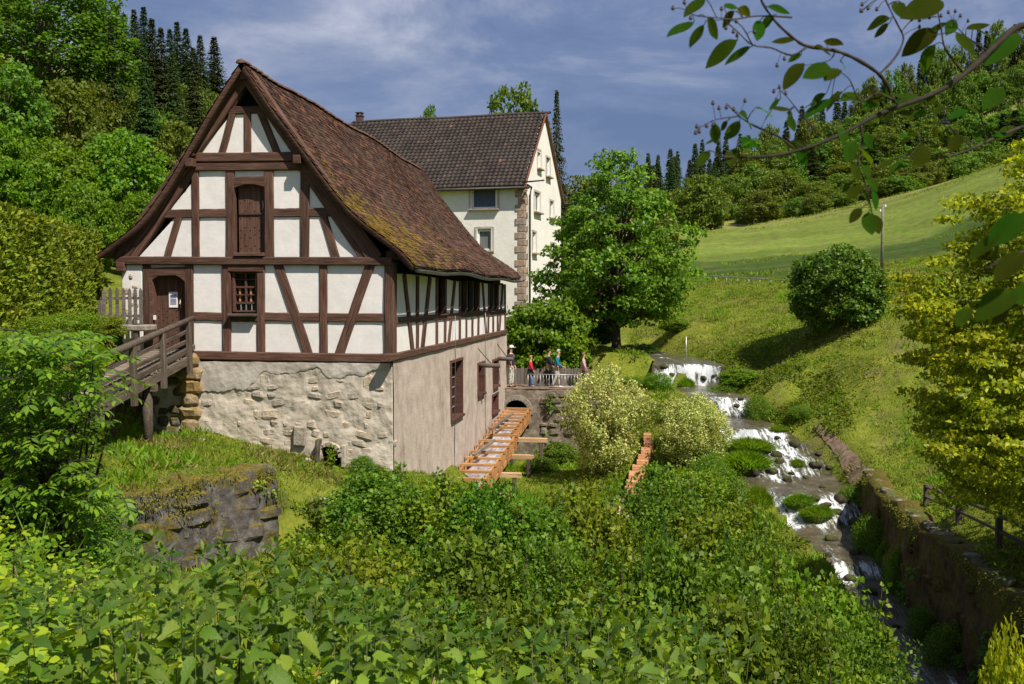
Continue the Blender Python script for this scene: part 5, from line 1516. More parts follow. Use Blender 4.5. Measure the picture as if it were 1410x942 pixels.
    obj('hair', bmmesh('hair', bm, True), cloth('hair_colour', hair), t)
    for sy in (-1, 1):
        bm = bmesh.new(); bmesh.ops.create_uvsphere(bm, u_segments=6, v_segments=5, radius=.012); bmesh.ops.translate(bm, vec=(hd[0] + .082, .033 * sy, hd[2] + .0), verts=bm.verts); obj('eye', bmmesh('eye', bm, True), M['dark'], t)
    if cap:
        bm = bmesh.new(); bmesh.ops.create_uvsphere(bm, u_segments=14, v_segments=10, radius=.12); bmesh.ops.delete(bm, geom=[v for v in bm.verts if v.co.z < .0], context='VERTS')
        bm_box(bm, (.13, 0, .012), (.12, .15, .015)); bmesh.ops.translate(bm, vec=(hd[0] - .01, 0, hd[2] + .05), verts=bm.verts); obj('cap', bmmesh('cap', bm, True), cloth('cap_cloth', cap), t)
    if skirt:
        bm = bmesh.new(); bmesh.ops.create_cone(bm, cap_ends=True, segments=14, radius1=.23, radius2=.16, depth=.36); bmesh.ops.translate(bm, vec=(0, 0, .85), verts=bm.verts); obj('tied_jacket', bmmesh('tied_jacket', bm, True), cloth('tied_cloth', skirt), t)
    return t
def camo_mat():
    b = NB('camouflage_cloth'); n = b.noise(b.tc.outputs['Object'], 14, 3)
    return b.done(b.bsdf(b.ramp(n, [(.35, (.16, .17, .12)), (.47, (.42, .43, .37)), (.6, (.55, .56, .52)), (.7, (.24, .25, .2))]), .9))
WZ = 5.85
def on_walk(px, y): 
    p = on_y(px, 535, y); return (p[0], y, WZ)
FR = YAW                                    # facing along +X of the picture
dk = cloth('dark_shoe', (.03, .028, .025)); lt = cloth('light_shoe', (.55, .53, .5))
person('man in white cap, dark jacket and camouflage trousers beside the mill corner', on_walk(703.5, 43.75), FR - .5, 1.80, (cloth('charcoal_jacket', (.035, .035, .05)), camo_mat(), dk), arms=((-.02, .06, -.03), (.03, .12, -.02)), cap=(.66, .64, .6))
person('child in red jumper and blue jeans walking along the railing', on_walk(730.5, 43.9), FR, 1.38, (cloth('red_jumper', (.62, .025, .06)), cloth('blue_jeans', (.09, .2, .38)), cloth('grey_shoe', (.2, .2, .28))), leg=(-.10, .10), hair=(.42, .23, .10), skirt=(.03, .03, .04), arms=((.02, .05, -.05), (.04, .14, .0)))
person('person in navy coat walking beside the one in the teal jacket', on_walk(754, 44.1), FR + .1, 1.66, (cloth('navy_coat', (.014, .018, .05)), cloth('navy_trousers', (.02, .022, .05)), lt), leg=(-.10, .16), hair=(.07, .045, .035), arms=((.02, .20, .04), (.06, .26, .08)), lean=.04)
person('grey-haired person in teal jacket and pale trousers at the railing', on_walk(766.5, 43.75), FR - .1, 1.66, (cloth('teal_jacket', (.008, .19, .28)), cloth('pale_trousers', (.46, .44, .40)), lt), leg=(.08, -.22), knee=(.04, .08), hair=(.42, .41, .40), arms=((-.05, .16, .05), (.0, .24, .06)), lean=.05)
person('person in pink top half hidden by the variegated bush', on_walk(803, 44.4), FR, 1.5, (cloth('pink_top', (.62, .36, .44)), cloth('dark_trousers', (.05, .05, .06)), dk), hair=(.25, .13, .08), arms=((.03, .1, 0), (.03, .12, 0)))
# metal railing and board fence of the walkway
rl_ = thing('metal_railing', 'thin grey metal railing with upright bars in front of the walkers', 'railing')
x0, x1 = on_y(727, 530, WALK_Y + .25)[0], on_y(795, 530, WALK_Y + .25)[0]; yy = WALK_Y + .25
for z in (WZ + .62, WZ + .08): tube('rail', [(x0, yy, z), (x1, yy, z)], .018, M['grey_metal'], rl_, 6)
for k in range(17):
    x = x0 + (x1 - x0) * k / 16; tube('bar', [(x, yy, WZ - .1 if k % 4 == 0 else WZ + .08), (x, yy, WZ + .62)], .016 if k % 4 == 0 else .009, M['grey_metal'], rl_, 5)
bf = thing('board_fence', 'low grey upright board fence behind the walkers on the walkway', 'fence')
x0, x1 = on_y(690, 530, 45.0)[0], on_y(812, 530, 45.0)[0]
k = 0; x = x0
while x < x1:
    wd = random.uniform(.13, .17); beam('board', (x + wd / 2, 45.0, WZ - .1), (x + wd / 2, 45.0, WZ + .78 + random.uniform(-.03, .03)), wd * .94, .03, (0, -1, 0), M['fence_wood'], bf, .002, 2); x += wd
for z in (WZ + .15, WZ + .6): beam('rail', (x0, 45.06, z), (x1, 45.06, z), .09, .05, (0, -1, 0), M['fence_wood'], bf)

# ================================================================== STEPS
stp = thing('garden_steps', 'worn orange timber steps climbing between the two variegated bushes', 'steps')
Z5 = lambda x, y: (680 + x / 3.623, 460 + y / 3.623)
TR = [(765, 505, 36), (772, 545, 46), (758, 580, 46), (745, 605, 50), (742, 632, 56), (722, 662, 62), (712, 705, 76), (706, 738, 88), (703, 768, 98)]
pts_ = []
for k, (x, y, w_) in enumerate(TR):
    z = 4.75 - k * .155
    p = on_z(*Z5(x, y), z); pts_.append((p, w_ / 3.623 * p[1] * 1.02 / F))
for k, (p, w_) in enumerate(pts_):
    nx_ = pts_[k - 1][0] if k else p + np.array((.2, .5, .15)); dep = abs(nx_[1] - p[1]) + .1
    beam('tread', (p[0] - w_ / 2, p[1] + dep / 2, p[2] - .03), (p[0] + w_ / 2, p[1] + dep / 2, p[2] - .03), dep, .08, (0, 0, 1), M['step_wood'], stp)
    beam('riser', (p[0] - w_ / 2, p[1] - .01, p[2] - .19), (p[0] + w_ / 2, p[1] - .01, p[2] - .19), .26, .05, (0, -1, 0), M['step_wood'], stp)
gp_ = pts_[-1][0]
sheet_on_ground('gravel_patch', lambda u, v: (gp_[0] - .7 + u * 1.4 + .2 * math.sin(v * 7), gp_[1] - 2.3 + v * 2.4), 12, 16, M['gravel'], .06)
rs = random.Random(31); pst = stone_set(M['pale_stone'])
for k in range(14):
    x, y = gp_[0] + rs.uniform(-.9, .9), gp_[1] - rs.uniform(.1, 2.6); o = obj('loose_stone', rs.choice(pst)); s = rs.uniform(.1, .28)
    o.location = (x, y, gz(x, y) + s * .2); o.scale = (s, s * .8, s * .6); o.rotation_euler = (rs.random(), rs.random(), rs.random() * 3)
    tag(o, 'pale loose stone lying at the foot of the timber steps', 'stone', 'loose stones below the steps')
for k, (px, py, d) in enumerate(((437, 690, 21.5), (428, 704, 20.5), (445, 697, 21), (425, 735, 19.2), (450, 680, 22), (276, 596, 25.0), (300, 590, 26.5), (424, 619, 25.6), (494, 660, 24.5), (502, 672, 24))):
    p = P(px, py, d); s = rs.uniform(.14, .34); o = obj('fallen_stone', rs.choice(pst)); o.location = (p[0], p[1], gz(p[0], p[1]) + s * .2); o.scale = (s, s * .8, s * .6); o.rotation_euler = (rs.random() * .4, rs.random() * .4, rs.random() * 3)
    tag(o, 'pale fallen stone in the grass below the mill foundation', 'stone', 'fallen stones in the grass')

# ================================================================== MEADOW FENCE, POLE, GUARD RAIL
mf = thing('meadow_fence', 'low dark wooden post and rail fence on the meadow above the stream wall', 'fence')
mp_ = []
for (px, yt, yb_, z0) in ((1275, 668, 697, 4.55), (1320, 683, 721, 4.5), (1375, 707, 754, 4.45), (1442, 738, 795, 4.4)):
    p = np.array(hit(px, yb_, 15, 60)); q = gz(p[0], p[1]); dpt = np.dot(p - CAM, _f)
    top = q + (yb_ - yt) / F * dpt; mp_.append((p[0], p[1], q, top))
    beam('post', (p[0], p[1], q - .3), (p[0], p[1], top), .13, .12, (0, -1, 0), M['grey_wood'], mf)
for k in range(3):
    for f in (.9, .45):
        a, b_ = mp_[k], mp_[k + 1]
        if k == 0 and f > .5 and False: continue
        beam('rail', (a[0], a[1] - .07, a[2] + (a[3] - a[2]) * f), (b_[0], b_[1] - .07, b_[2] + (b_[3] - b_[2]) * f), .09, .05, (0, -1, 0), M['grey_wood'], mf)
x, y = G(1213, 66)
up = thing('utility_pole', 'slim grey wooden utility pole beyond the round clipped bush', 'utility pole')
zb = gz(x, y); ptop = float(P(1213, 282, 66)[2]); tube('pole', [(x, y, zb - .5), (x, y, ptop)], [.11, .08], M['fence_wood'], up, 8)
for s in (-1, 1): tube('insulator', [(x + .16 * s, y, ptop - .4 + .15 * s), (x + .16 * s, y, ptop - .2 + .15 * s)], .05, M['white_paint'], up, 6)
x2, y2 = G(880, 120); cw = []
for k in range(21):
    t_ = k / 20; cw.append((x + (x2 - x) * t_, y + (y2 - y) * t_, ptop - .2 + (gz(x2, y2) + 8 - ptop) * t_ - 1.6 * math.sin(math.pi * t_)))
tag(tube('overhead_wire', cw, .012, M['dark_metal'], None, 4), 'thin overhead wire running from the utility pole across the meadow', 'wire')
gr = thing('guard_rail', 'long pale metal guard rail at the edge of the meadow track', 'guard rail')
gp2 = [P(970 + 122 * k / 8, 379.5 + 7.0 * k / 8, 68 - 3.0 * k / 8) for k in range(9)]
tube('rail', gp2, .035, M['zinc'], gr, 6)
for p in gp2:
    g_ = gz(p[0], p[1]); tube('post', [(p[0], p[1], min(g_, p[2] - .5) - .2), p], .025, M['zinc'], gr, 5)
for px, py, d, h in ((945, 492, 49, 1.3), (1134, 425, 47, .0)):
    if h:
        x, y = G(px, d); z = gz(x, y); tag(tube('marker_post', [(x, y, z - .2), (x, y, z + h)], .03, M['grey_metal'], None, 6), 'thin pale marker post in the grass above the uppermost fall', 'post')

# ================================================================== VEGETATION
def unit(v): return v / (np.linalg.norm(v, axis=-1, keepdims=True) + 1e-9)
LEAF4 = ((0, 0), (.42, .5), (1, 0), (.42, -.5))
LEAF8 = ((0, 0), (.18, .30), (.45, .5), (.75, .34), (1, 0), (.75, -.34), (.45, -.5), (.18, -.30))
def cards(c, d, n, L, W, fold=.12, droop=.12, shape=LEAF4):
    d = unit(d); s = unit(np.cross(d, n)); n = unit(np.cross(s, d))
    L = np.broadcast_to(np.asarray(L, float), (len(c),))[:, None]; W = np.broadcast_to(np.asarray(W, float), (len(c),))[:, None]
    vs = []
    for a, b_ in shape:
        vs.append(c + d * L * a + s * W * b_ + n * (abs(b_) * 2 * fold * W - droop * L * a * a))
    v = np.stack(vs, 1).reshape(-1, 3)
    k = len(shape)
    f = np.arange(len(c) * k).reshape(-1, k)
    return v, f
def profw(prof, h):
    return np.interp(h, [p[0] for p in prof], [p[1] for p in prof])
def crown(name, prof, Rd, H, z0, ncl, per, cr, L, W, seed, shell=.5, up=.5, flat=.6, lump=.22, hang=.25, shape=LEAF4, upright=0.0):
    rs = np.random.RandomState(seed)
    h = rs.uniform(0, 1, ncl * 12); w_ = profw(prof, h)
    h = h[rs.uniform(0, 1, len(h)) < (w_ / w_.max()) ** 1.3][:ncl]; n = len(h)
    a = rs.uniform(0, 2 * np.pi, n); r = np.sqrt(rs.uniform(shell ** 2, 1, n))
    rr = r * profw(prof, h) * Rd * (1 + lump * fbm(a * 1.3 + seed, h * 4.2, seed, 3))
    cc = np.stack([np.cos(a) * rr, np.sin(a) * rr, z0 + h * H], 1)
    out_ = np.stack([np.cos(a), np.sin(a), (h - .35) * 1.3], 1)
    crs = cr * rs.uniform(.6, 1.35, n)
    o = rs.normal(0, 1, (n, per, 3)); o = unit(o) * rs.uniform(.35, 1, (n, per, 1)) ** .6
    o[..., 2] *= flat
    pos = cc[:, None] + o * crs[:, None, None]
    nr = unit(o * .7 + unit(out_)[:, None] * .45 + np.array((0, 0, up)) + rs.normal(0, .45, o.shape))
    ax = unit(rs.normal(0, 1, o.shape) + unit(out_)[:, None] * .6 + np.array((0, 0, upright - hang)))
    N_ = n * per
    l = L * rs.uniform(.65, 1.25, N_)
    v, f = cards(pos.reshape(-1, 3), ax.reshape(-1, 3), nr.reshape(-1, 3), l, l * W / L, shape=shape)
    return npmesh(name, v, f), cc
def trunk_mesh(name, H, r0, cc, seed, nb=40, lean=.0, base=.15, n=8, top=.82):
    rs = random.Random(seed)
    bm = bmesh.new()
    tp = [Vector((lean * t_ * t_ * H + rs.uniform(-.02, .02) * H * t_ * .5, rs.uniform(-.02, .02) * H * t_ * .5, -.4 + (H * top + .4) * t_)) for t_ in [i / 8 for i in range(9)]]
    bm_tube(bm, tp, [r0 * (1.35 if i == 0 else 1) * (1 - .85 * i / 8) for i in range(9)], n)
    idx_ = rs.sample(range(len(cc)), min(nb, len(cc)))
    for i in idx_:
        e_ = Vector(cc[i]); t_ = max(base, min(.95, (e_.z / H) * rs.uniform(.55, .85)))
        k = t_ * 8; i0 = int(k); st = tp[i0].lerp(tp[min(i0 + 1, 8)], k - i0)
        mid = st.lerp(e_, .5) + Vector((0, 0, .06 * (e_ - st).length))
        rr = r0 * .34 * (1 - t_ * .6)
        bm_tube(bm, [st, mid, e_], [rr, rr * .6, rr * .2], 5, False)
    return bmmesh(name, bm, True)
def conifer(name, H, Rd, seed, levels=50, nb=12, L=1.15, stp=.5):
    rs = np.random.RandomState(seed)
    c, d, nn, l = [], [], [], []
    for i in range(levels * nb):
        h = .05 + .94 * rs.uniform(0, 1) ** 1.05
        lb = (Rd * (1 - h) ** .95 + .06) * rs.uniform(.55, 1.15); a = rs.uniform(0, 2 * np.pi)
        m = max(2, int(lb / stp))
        for k in range(m):
            t_ = (k + .7) / m
            p = np.array((math.cos(a) * lb * t_, math.sin(a) * lb * t_, H * h - .38 * lb * t_ + .14 * lb * t_ * t_))
            for sd in (-1, 1):
                aa = a + sd * rs.uniform(.25, .9)
                c.append(p); d.append((math.cos(aa), math.sin(aa), rs.uniform(-.75, -.1))); nn.append((rs.normal(0, .35), rs.normal(0, .35), 1)); l.append(L * (1.2 - .45 * t_) * rs.uniform(.7, 1.25) * (.5 + .6 * (1 - h)))
    v, f = cards(np.array(c), np.array(d), np.array(nn), np.array(l), np.array(l) * .42, .05, .25)
    return npmesh(name, v, f)

BROAD = ((0, .35), (.12, .8), (.3, 1), (.55, .98), (.78, .75), (.92, .45), (1, .12))
EGG = ((0, .42), (.1, .8), (.25, 1), (.42, .93), (.62, .74), (.8, .52), (.93, .28), (1, .06))
BUSH = ((0, .7), (.2, .95), (.45, 1), (.7, .85), (.88, .55), (1, .15))
BALL = ((0, .55), (.15, .85), (.35, 1), (.6, .98), (.8, .8), (.92, .52), (1, .2))
VASE = ((0, .6), (.2, .78), (.5, 1), (.7, .95), (.86, .66), (1, .16))

LM = {}
LM['beech'] = leaf_mat('beech_leaves', (.024, .050, .007), (.045, .088, .010), (.085, .14, .015), .35)
LM['forest'] = leaf_mat('forest_leaves', (.034, .058, .010), (.064, .100, .014), (.105, .148, .019), .34, objvar=.36)
LM['bright'] = leaf_mat('bright_leaves', (.030, .066, .006), (.062, .118, .009), (.112, .18, .014), .38)
LM['linden'] = leaf_mat('linden_leaves', (.032, .062, .008), (.065, .115, .012), (.115, .175, .02), .35, .42)
LM['spruce'] = leaf_mat('spruce_needles', (.010, .020, .006), (.020, .036, .009), (.038, .058, .014), .12, .7, objvar=.35)
LM['hedge'] = leaf_mat('hedge_leaves', (.035, .052, .006), (.082, .105, .009), (.15, .165, .013), .2, .6)
LM['shrub'] = leaf_mat('shrub_leaves', (.024, .052, .007), (.050, .10, .010), (.10, .165, .016), .35, objvar=.3)
LM['shrub2'] = leaf_mat('yellowish_shrub_leaves', (.04, .07, .008), (.085, .135, .012), (.16, .205, .02), .38, objvar=.25)
LM['shrub3'] = leaf_mat('pale_shrub_leaves', (.034, .066, .010), (.066, .112, .014), (.115, .172, .020), .38, objvar=.3)
LM['varieg'] = leaf_mat('variegated_leaves', (.068, .10, .028), (.235, .245, .105), (.44, .415, .235), .3, tcol=(1.25, 1.2, .7))
LM['yellow'] = leaf_mat('yellow_green_leaves', (.062, .088, .006), (.145, .17, .010), (.27, .275, .018), .42)
LM['round'] = leaf_mat('dark_glossy_leaves', (.020, .040, .006), (.042, .074, .009), (.085, .125, .014), .25, .42)
LM['ash'] = leaf_mat('ash_leaves', (.030, .066, .008), (.060, .116, .012), (.108, .172, .018), .35, .45)
LM['nettle'] = leaf_mat('nettle_leaves', (.020, .042, .007), (.048, .084, .012), (.105, .150, .019), .36, .5, veins=70)
LM['under'] = leaf_mat('undergrowth_leaves', (.04, .085, .008), (.10, .16, .012), (.21, .245, .018), .36)
LM['grass'] = leaf_mat('grass_blades', (.042, .070, .008), (.085, .118, .012), (.145, .165, .022), .3, .7)
LM['tuft'] = leaf_mat('stream_grass', (.04, .085, .005), (.075, .13, .008), (.12, .18, .014), .4, .5)
LM['over'] = leaf_mat('overhanging_leaves', (.022, .045, .004), (.032, .062, .005), (.048, .080, .007), .5, .7, spec=.06, objvar=.55, veins=240)

def tree_thing(name, label, cat, px, ytop, d, wpx, cm, tm, H0, R0, mats, group=None, sink=0.0, rot=None, hmin=2, base=None):
    x, y = G(px, d); z = gz(x, y) if base is None else base
    top = P(px, ytop, d)[2]
    h = max(top - z, hmin); s = h / H0; sr = (wpx / F * d / 2 / R0) if wpx else s
    t = thing(name, label, cat, (x, y, z - sink), group)
    t.rotation_euler = (0, 0, random.uniform(0, 6.28) if rot is None else rot); t.scale = (sr, sr, s)
    if tm is not None: obj('trunk', tm, mats[1], t)
    obj('crown', cm, mats[0], t)
    return t
def own(me, mat):
    m2 = me.copy(); m2.materials.clear(); m2.materials.append(mat); return m2
# ---- library meshes
FB = []
for k in range(4):
    m_, cc = crown('crown', BROAD, 6.0, 12.5, 3.0, 150, 42, 1.35, .62, .46, 40 + k, .5, lump=.35)
    m_.materials.append(LM['forest']); tm = trunk_mesh('trunk', 15, .3, cc, k, 24); tm.materials.append(M['bark']); FB.append((m_, tm))
FE = []
for k in range(3):
    m_, cc = crown('crown', BALL, 5.0, 9.4, .1, 170, 42, 1.15, .52, .40, 50 + k, .5, lump=.4)
    m_.materials.append(LM['forest']); tm = trunk_mesh('trunk', 9.5, .2, cc, k, 24); tm.materials.append(M['bark']); FE.append((m_, tm))
FSN = []
FS = []
for k in range(3):
    m_ = conifer('crown', 22, 3.3, 60 + k); m_.materials.append(LM['spruce'])
    bm = bmesh.new(); bm_tube(bm, [(0, 0, -.5), (0, 0, 11), (0, 0, 21.6)], [.3, .17, .03], 7); tm = bmmesh('trunk', bm, True); tm.materials.append(M['bark_grey']); FS.append((m_, tm))
for k in range(2):
    m_ = conifer('crown', 22, 3.3, 80 + k, 84, 13, .62, .36); m_.materials.append(LM['spruce']); FSN.append((m_, FS[0][1]))
NBm, cc = crown('crown', BROAD, 7, 17, 4, 300, 62, 1.25, .40, .29, 71, .45, lump=.35); NBm.materials.append(LM['beech'])
NBt = trunk_mesh('trunk', 20, .42, cc, 3, 60); NBt.materials.append(M['bark_grey'])
BTm, cc = crown('crown', BALL, 3.2, 6.0, .6, 300, 60, .55, .23, .18, 73, .5, lump=.25); BTm.materials.append(LM['bright'])
BTt = trunk_mesh('trunk', 6.4, .16, cc, 4, 50); BTt.materials.append(M['bark'])
def forest(kind, px, ytop, d, wpx=None, label=None, group=None):
    if kind == 's':
        m_, tm = random.choice(FSN if d < 110 else FS)
        return tree_thing('spruce_tree', label, 'tree', px, ytop, d, wpx, m_, tm, 22, 3.3, (None, None), group, hmin=10)
    if kind == 'e':
        m_, tm = random.choice(FE)
        return tree_thing('bushy_tree', label, 'tree', px, ytop, d, wpx, m_, tm, 9.7, 5.0, (None, None), group, hmin=3)
    m_, tm = random.choice(FB)
    return tree_thing('deciduous_tree', label, 'tree', px, ytop, d, wpx, m_, tm, 15.6, 6.0, (None, None), group, hmin=6)

# ---- left wooded slope
tree_thing('beech_tree', 'tall beech with layered green crown on the slope behind the hedge', 'tree', 62, -42, 66, 250, NBm, NBt, 21, 7, (None, None), rot=1.0)
tree_thing('beech_tree', 'second beech standing behind the tall layered beech at the wood edge', 'tree', -70, -60, 72, 260, NBm, NBt, 21, 7, (None, None), rot=3.0)
LS = 'dark spruce in the wood on the slope left of the mill gable'
for px, yt, d in ((150, 22, 84), (168, 44, 82), (192, 50, 86), (216, 74, 84), (240, 68, 80), (262, 92, 92), (281, 88, 90), (300, 118, 100), (228, 104, 74), (135, 10, 95), (178, 80, 72), (205, 60, 100), (250, 110, 98), (205, 118, 62), (244, 128, 64), (160, 96, 64), (272, 130, 70), (120, 88, 68)):
    forest('s', px, yt, d, 74 + random.uniform(-8, 12), LS, 'spruces on the slope behind the mill')
LD = 'deciduous tree filling the wood edge below the spruces left of the mill'
for px, yt, d, wp in ((268, 118, 76, 60), (228, 160, 64, 70), (186, 128, 66, 64), (292, 150, 84, 60), (140, 140, 62, 70), (100, 130, 58, 100), (20, 110, 54, 110), (320, 170, 88, 60), (-60, 90, 56, 140), (250, 180, 62, 80), (-150, 60, 60, 160)):
    forest('b', px, yt, d, wp, LD, 'deciduous trees at the foot of the wood')
for px, yt, d, wp, r, lb in ((165, 182, 40, 150, 1, 'bright green round-crowned tree just left of the mill roof'), (62, 192, 37, 150, 2, 'bright green bushy tree behind the middle of the clipped hedge'), (-8, 168, 34, 150, 3, 'bright green tall bushy tree behind the left part of the clipped hedge'), (205, 265, 37, 90, 4, 'small bright tree half behind the flared eave of the mill'), (118, 250, 33, 90, 5, 'low bright green bush directly behind the hedge corner')):
    tree_thing('bushy_tree', lb, 'tree', px, yt, d, wp, BTm, BTt, 6.8, 3.2, (None, None), rot=r)
# ---- trees behind the house
forest('b', 706, 118, 100, 100, 'round deciduous tree rising above the ridge of the white house')
forest('b', 592, 147, 112, 34, 'small treetop peeping over the white house roof near the middle')
forest('s', 766, 124, 84, 62, 'slender spruce standing right behind the gable end of the white house')
forest('b', 812, 240, 92, 90, 'dull green tree between the white house and the linden')
forest('b', 900, 300, 88, 70, 'dull green tree half hidden behind the linden crown')
# ---- wooded hill on the right
SK = ([860, 885, 930, 1000, 1060, 1100, 1180, 1250, 1330, 1410, 1600, 1800], [228, 216, 198, 188, 168, 150, 118, 92, 50, 26, -30, -70])
HS_, HD_ = 'dark spruce in the wooded hillside beyond the meadow', 'deciduous tree in the wooded hillside beyond the meadow'
rs = random.Random(77)
def hill(kind, px, yt, d, wp): forest(kind, px, yt, d, wp, HS_ if kind == 's' else HD_, 'spruces on the far hillside' if kind == 's' else 'deciduous trees on the far hillside')
for px in range(872, 1760, 16):
    y = np.interp(px, *SK); hill('s' if (px < 1040 or rs.random() < .45) else 'b', px + rs.uniform(-5, 5), y + rs.uniform(-6, 12), 315, None if False else rs.uniform(30, 42))
for px in range(880, 1760, 26):
    y = np.interp(px, *SK); y = y + (245 - y) * .28; hill('s' if (px < 1010 or rs.random() < .25) else 'b', px + rs.uniform(-8, 8), y + rs.uniform(-8, 10), 270, rs.uniform(36, 50))
for px in range(890, 1760, 29):
    y = np.interp(px, *SK); y = y + (245 - y) * .55; hill('s' if (px < 1010) else 'b', px + rs.uniform(-8, 8), y + rs.uniform(-8, 10), 232, rs.uniform(44, 60) if px > 1010 else 34)
for px in range(895, 1760, 28):
    y = np.interp(px, *SK); y = y + (255 - y) * .8; hill('s' if (px < 1000 or rs.random() < .12) else 'b', px + rs.uniform(-8, 8), y + rs.uniform(-10, 8), 200, rs.uniform(44, 62) if px > 1000 else 34)
ED = 'bushy green tree standing free at the meadow edge below the wooded hill'
for px, yt, d, wp in ((964, 242, 132, 70), (1046, 262, 146, 56), (1100, 272, 152, 44), (1140, 268, 158, 54), (1190, 262, 160, 56), (1232, 246, 150, 60), (1022, 288, 150, 26), (1270, 225, 175, 50), (1320, 215, 178, 60), (1370, 215, 178, 60), (1120, 288, 146, 36), (1160, 284, 150, 40), (1080, 235, 178, 60), (1010, 240, 180, 50), (1040, 225, 186, 60), (985, 262, 160, 40), (1000, 280, 158, 34), (1070, 278, 156, 40), (1120, 250, 170, 60), (1160, 240, 172, 60), (1210, 228, 176, 60), (1250, 232, 176, 50), (1290, 222, 180, 60), (1340, 210, 184, 70), (1400, 205, 184, 70), (930, 262, 150, 50), (945, 285, 142, 30), (1215, 276, 150, 40), (1255, 262, 160, 40), (1440, 210, 180, 70)):
    forest('e', px, yt, d, wp, ED, 'trees along the far meadow edge')

# ---- linden between house and stream
x, y = G(849, 50); z = gz(x, y)
topz = P(850, 208, 50)[2]; botz = P(850, 446, 50)[2]
m_, cc = crown('crown', EGG, 4.05, topz - botz, botz - z, 430, 62, .58, .19, .155, 81, .3, lump=.38, up=.6, flat=.42, hang=.45)
t = thing('linden_tree', 'leafy green linden with dark trunk standing between the house and the stream', 'tree', (x, y, z))
obj('trunk', trunk_mesh('trunk', topz - z, .22, cc, 9, 150, top=.9), M['bark'], t); obj('crown', m_, LM['linden'], t)
# ---- shrub behind the walkers
SHm, cc = crown('foliage', BALL, 2.0, 3.4, .1, 240, 60, .42, .19, .15, 83, .5); SHm.materials.append(LM['bright'])
SHt = trunk_mesh('stems', 3.4, .07, cc, 5, 40, base=.02)
SHt.materials.append(M['bark'])
def shrub_thing(name, label, px, ytop, d, wpx, fm, sm, H0, R0, group=None, base=None, cat='shrub', rot=None, py0=None):
    x, y = G(px, d); z = gz(x, y) if base is None else base
    sr = wpx / F * d / 2 / R0
    h = max(P(px, ytop, d)[2] - z, .9 * sr * R0)
    t = thing(name, label, cat, (x, y, z - .05), group)
    t.scale = (sr, sr, h / H0); t.rotation_euler = (0, 0, random.uniform(0, 6.28) if rot is None else rot)
    if sm is not None: obj('stems', sm, None, t)
    obj('foliage', fm, None, t)
    return t
shrub_thing('large_shrub', 'big bright green shrub behind the walkers on the walkway', 752, 412, 47.2, 116, SHm, SHt, 3.5, 2.0)
shrub_thing('large_shrub', 'green shrub crouching under the linden beside the trunk', 815, 455, 52, 70, SHm, SHt, 3.5, 2.0)
shrub_thing('large_shrub', 'low bright shrub on the bank left of the uppermost waterfall', 878, 478, 52, 60, SHm, SHt, 3.5, 2.0)
shrub_thing('large_shrub', 'low bright shrub on the bank above the uppermost waterfall', 930, 472, 54, 40, SHm, SHt, 3.5, 2.0)
shrub_thing('large_shrub', 'low leafy shrub right of the uppermost waterfall', 1020, 512, 43.5, 56, SHm, SHt, 3.5, 2.0)
# ---- round clipped bush on the meadow
RBm, cc = crown('foliage', BALL, 2.0, 3.5, .0, 420, 60, .34, .13, .105, 87, .68, lump=.2); RBm.materials.append(LM['round'])
shrub_thing('round_bush', 'dense dark green round bush alone on the sloping meadow', 1154, 336, 44, 126, RBm, SHt, 3.6, 2.0)
# ---- variegated bushes
VBm, cc = crown('foliage', VASE, 1.35, 3.7, -.1, 400, 50, .22, .10, .055, 91, .35, lump=.6, upright=1.1, hang=0, up=.25, flat=1.5); VBm.materials.append(LM['varieg'])
VBt = trunk_mesh('stems', 3.6, .05, cc, 6, 50, base=.02); VBt.materials.append(M['bark'])
shrub_thing('variegated_bush', 'tall creamy variegated bush in front of the walkway wall', 836, 494, 36, 108, VBm, VBt, 3.95, 1.35)
shrub_thing('variegated_bush', 'creamy variegated bush between the timber steps and the stream', 957, 536, 35.5, 96, VBm, VBt, 3.95, 1.35)
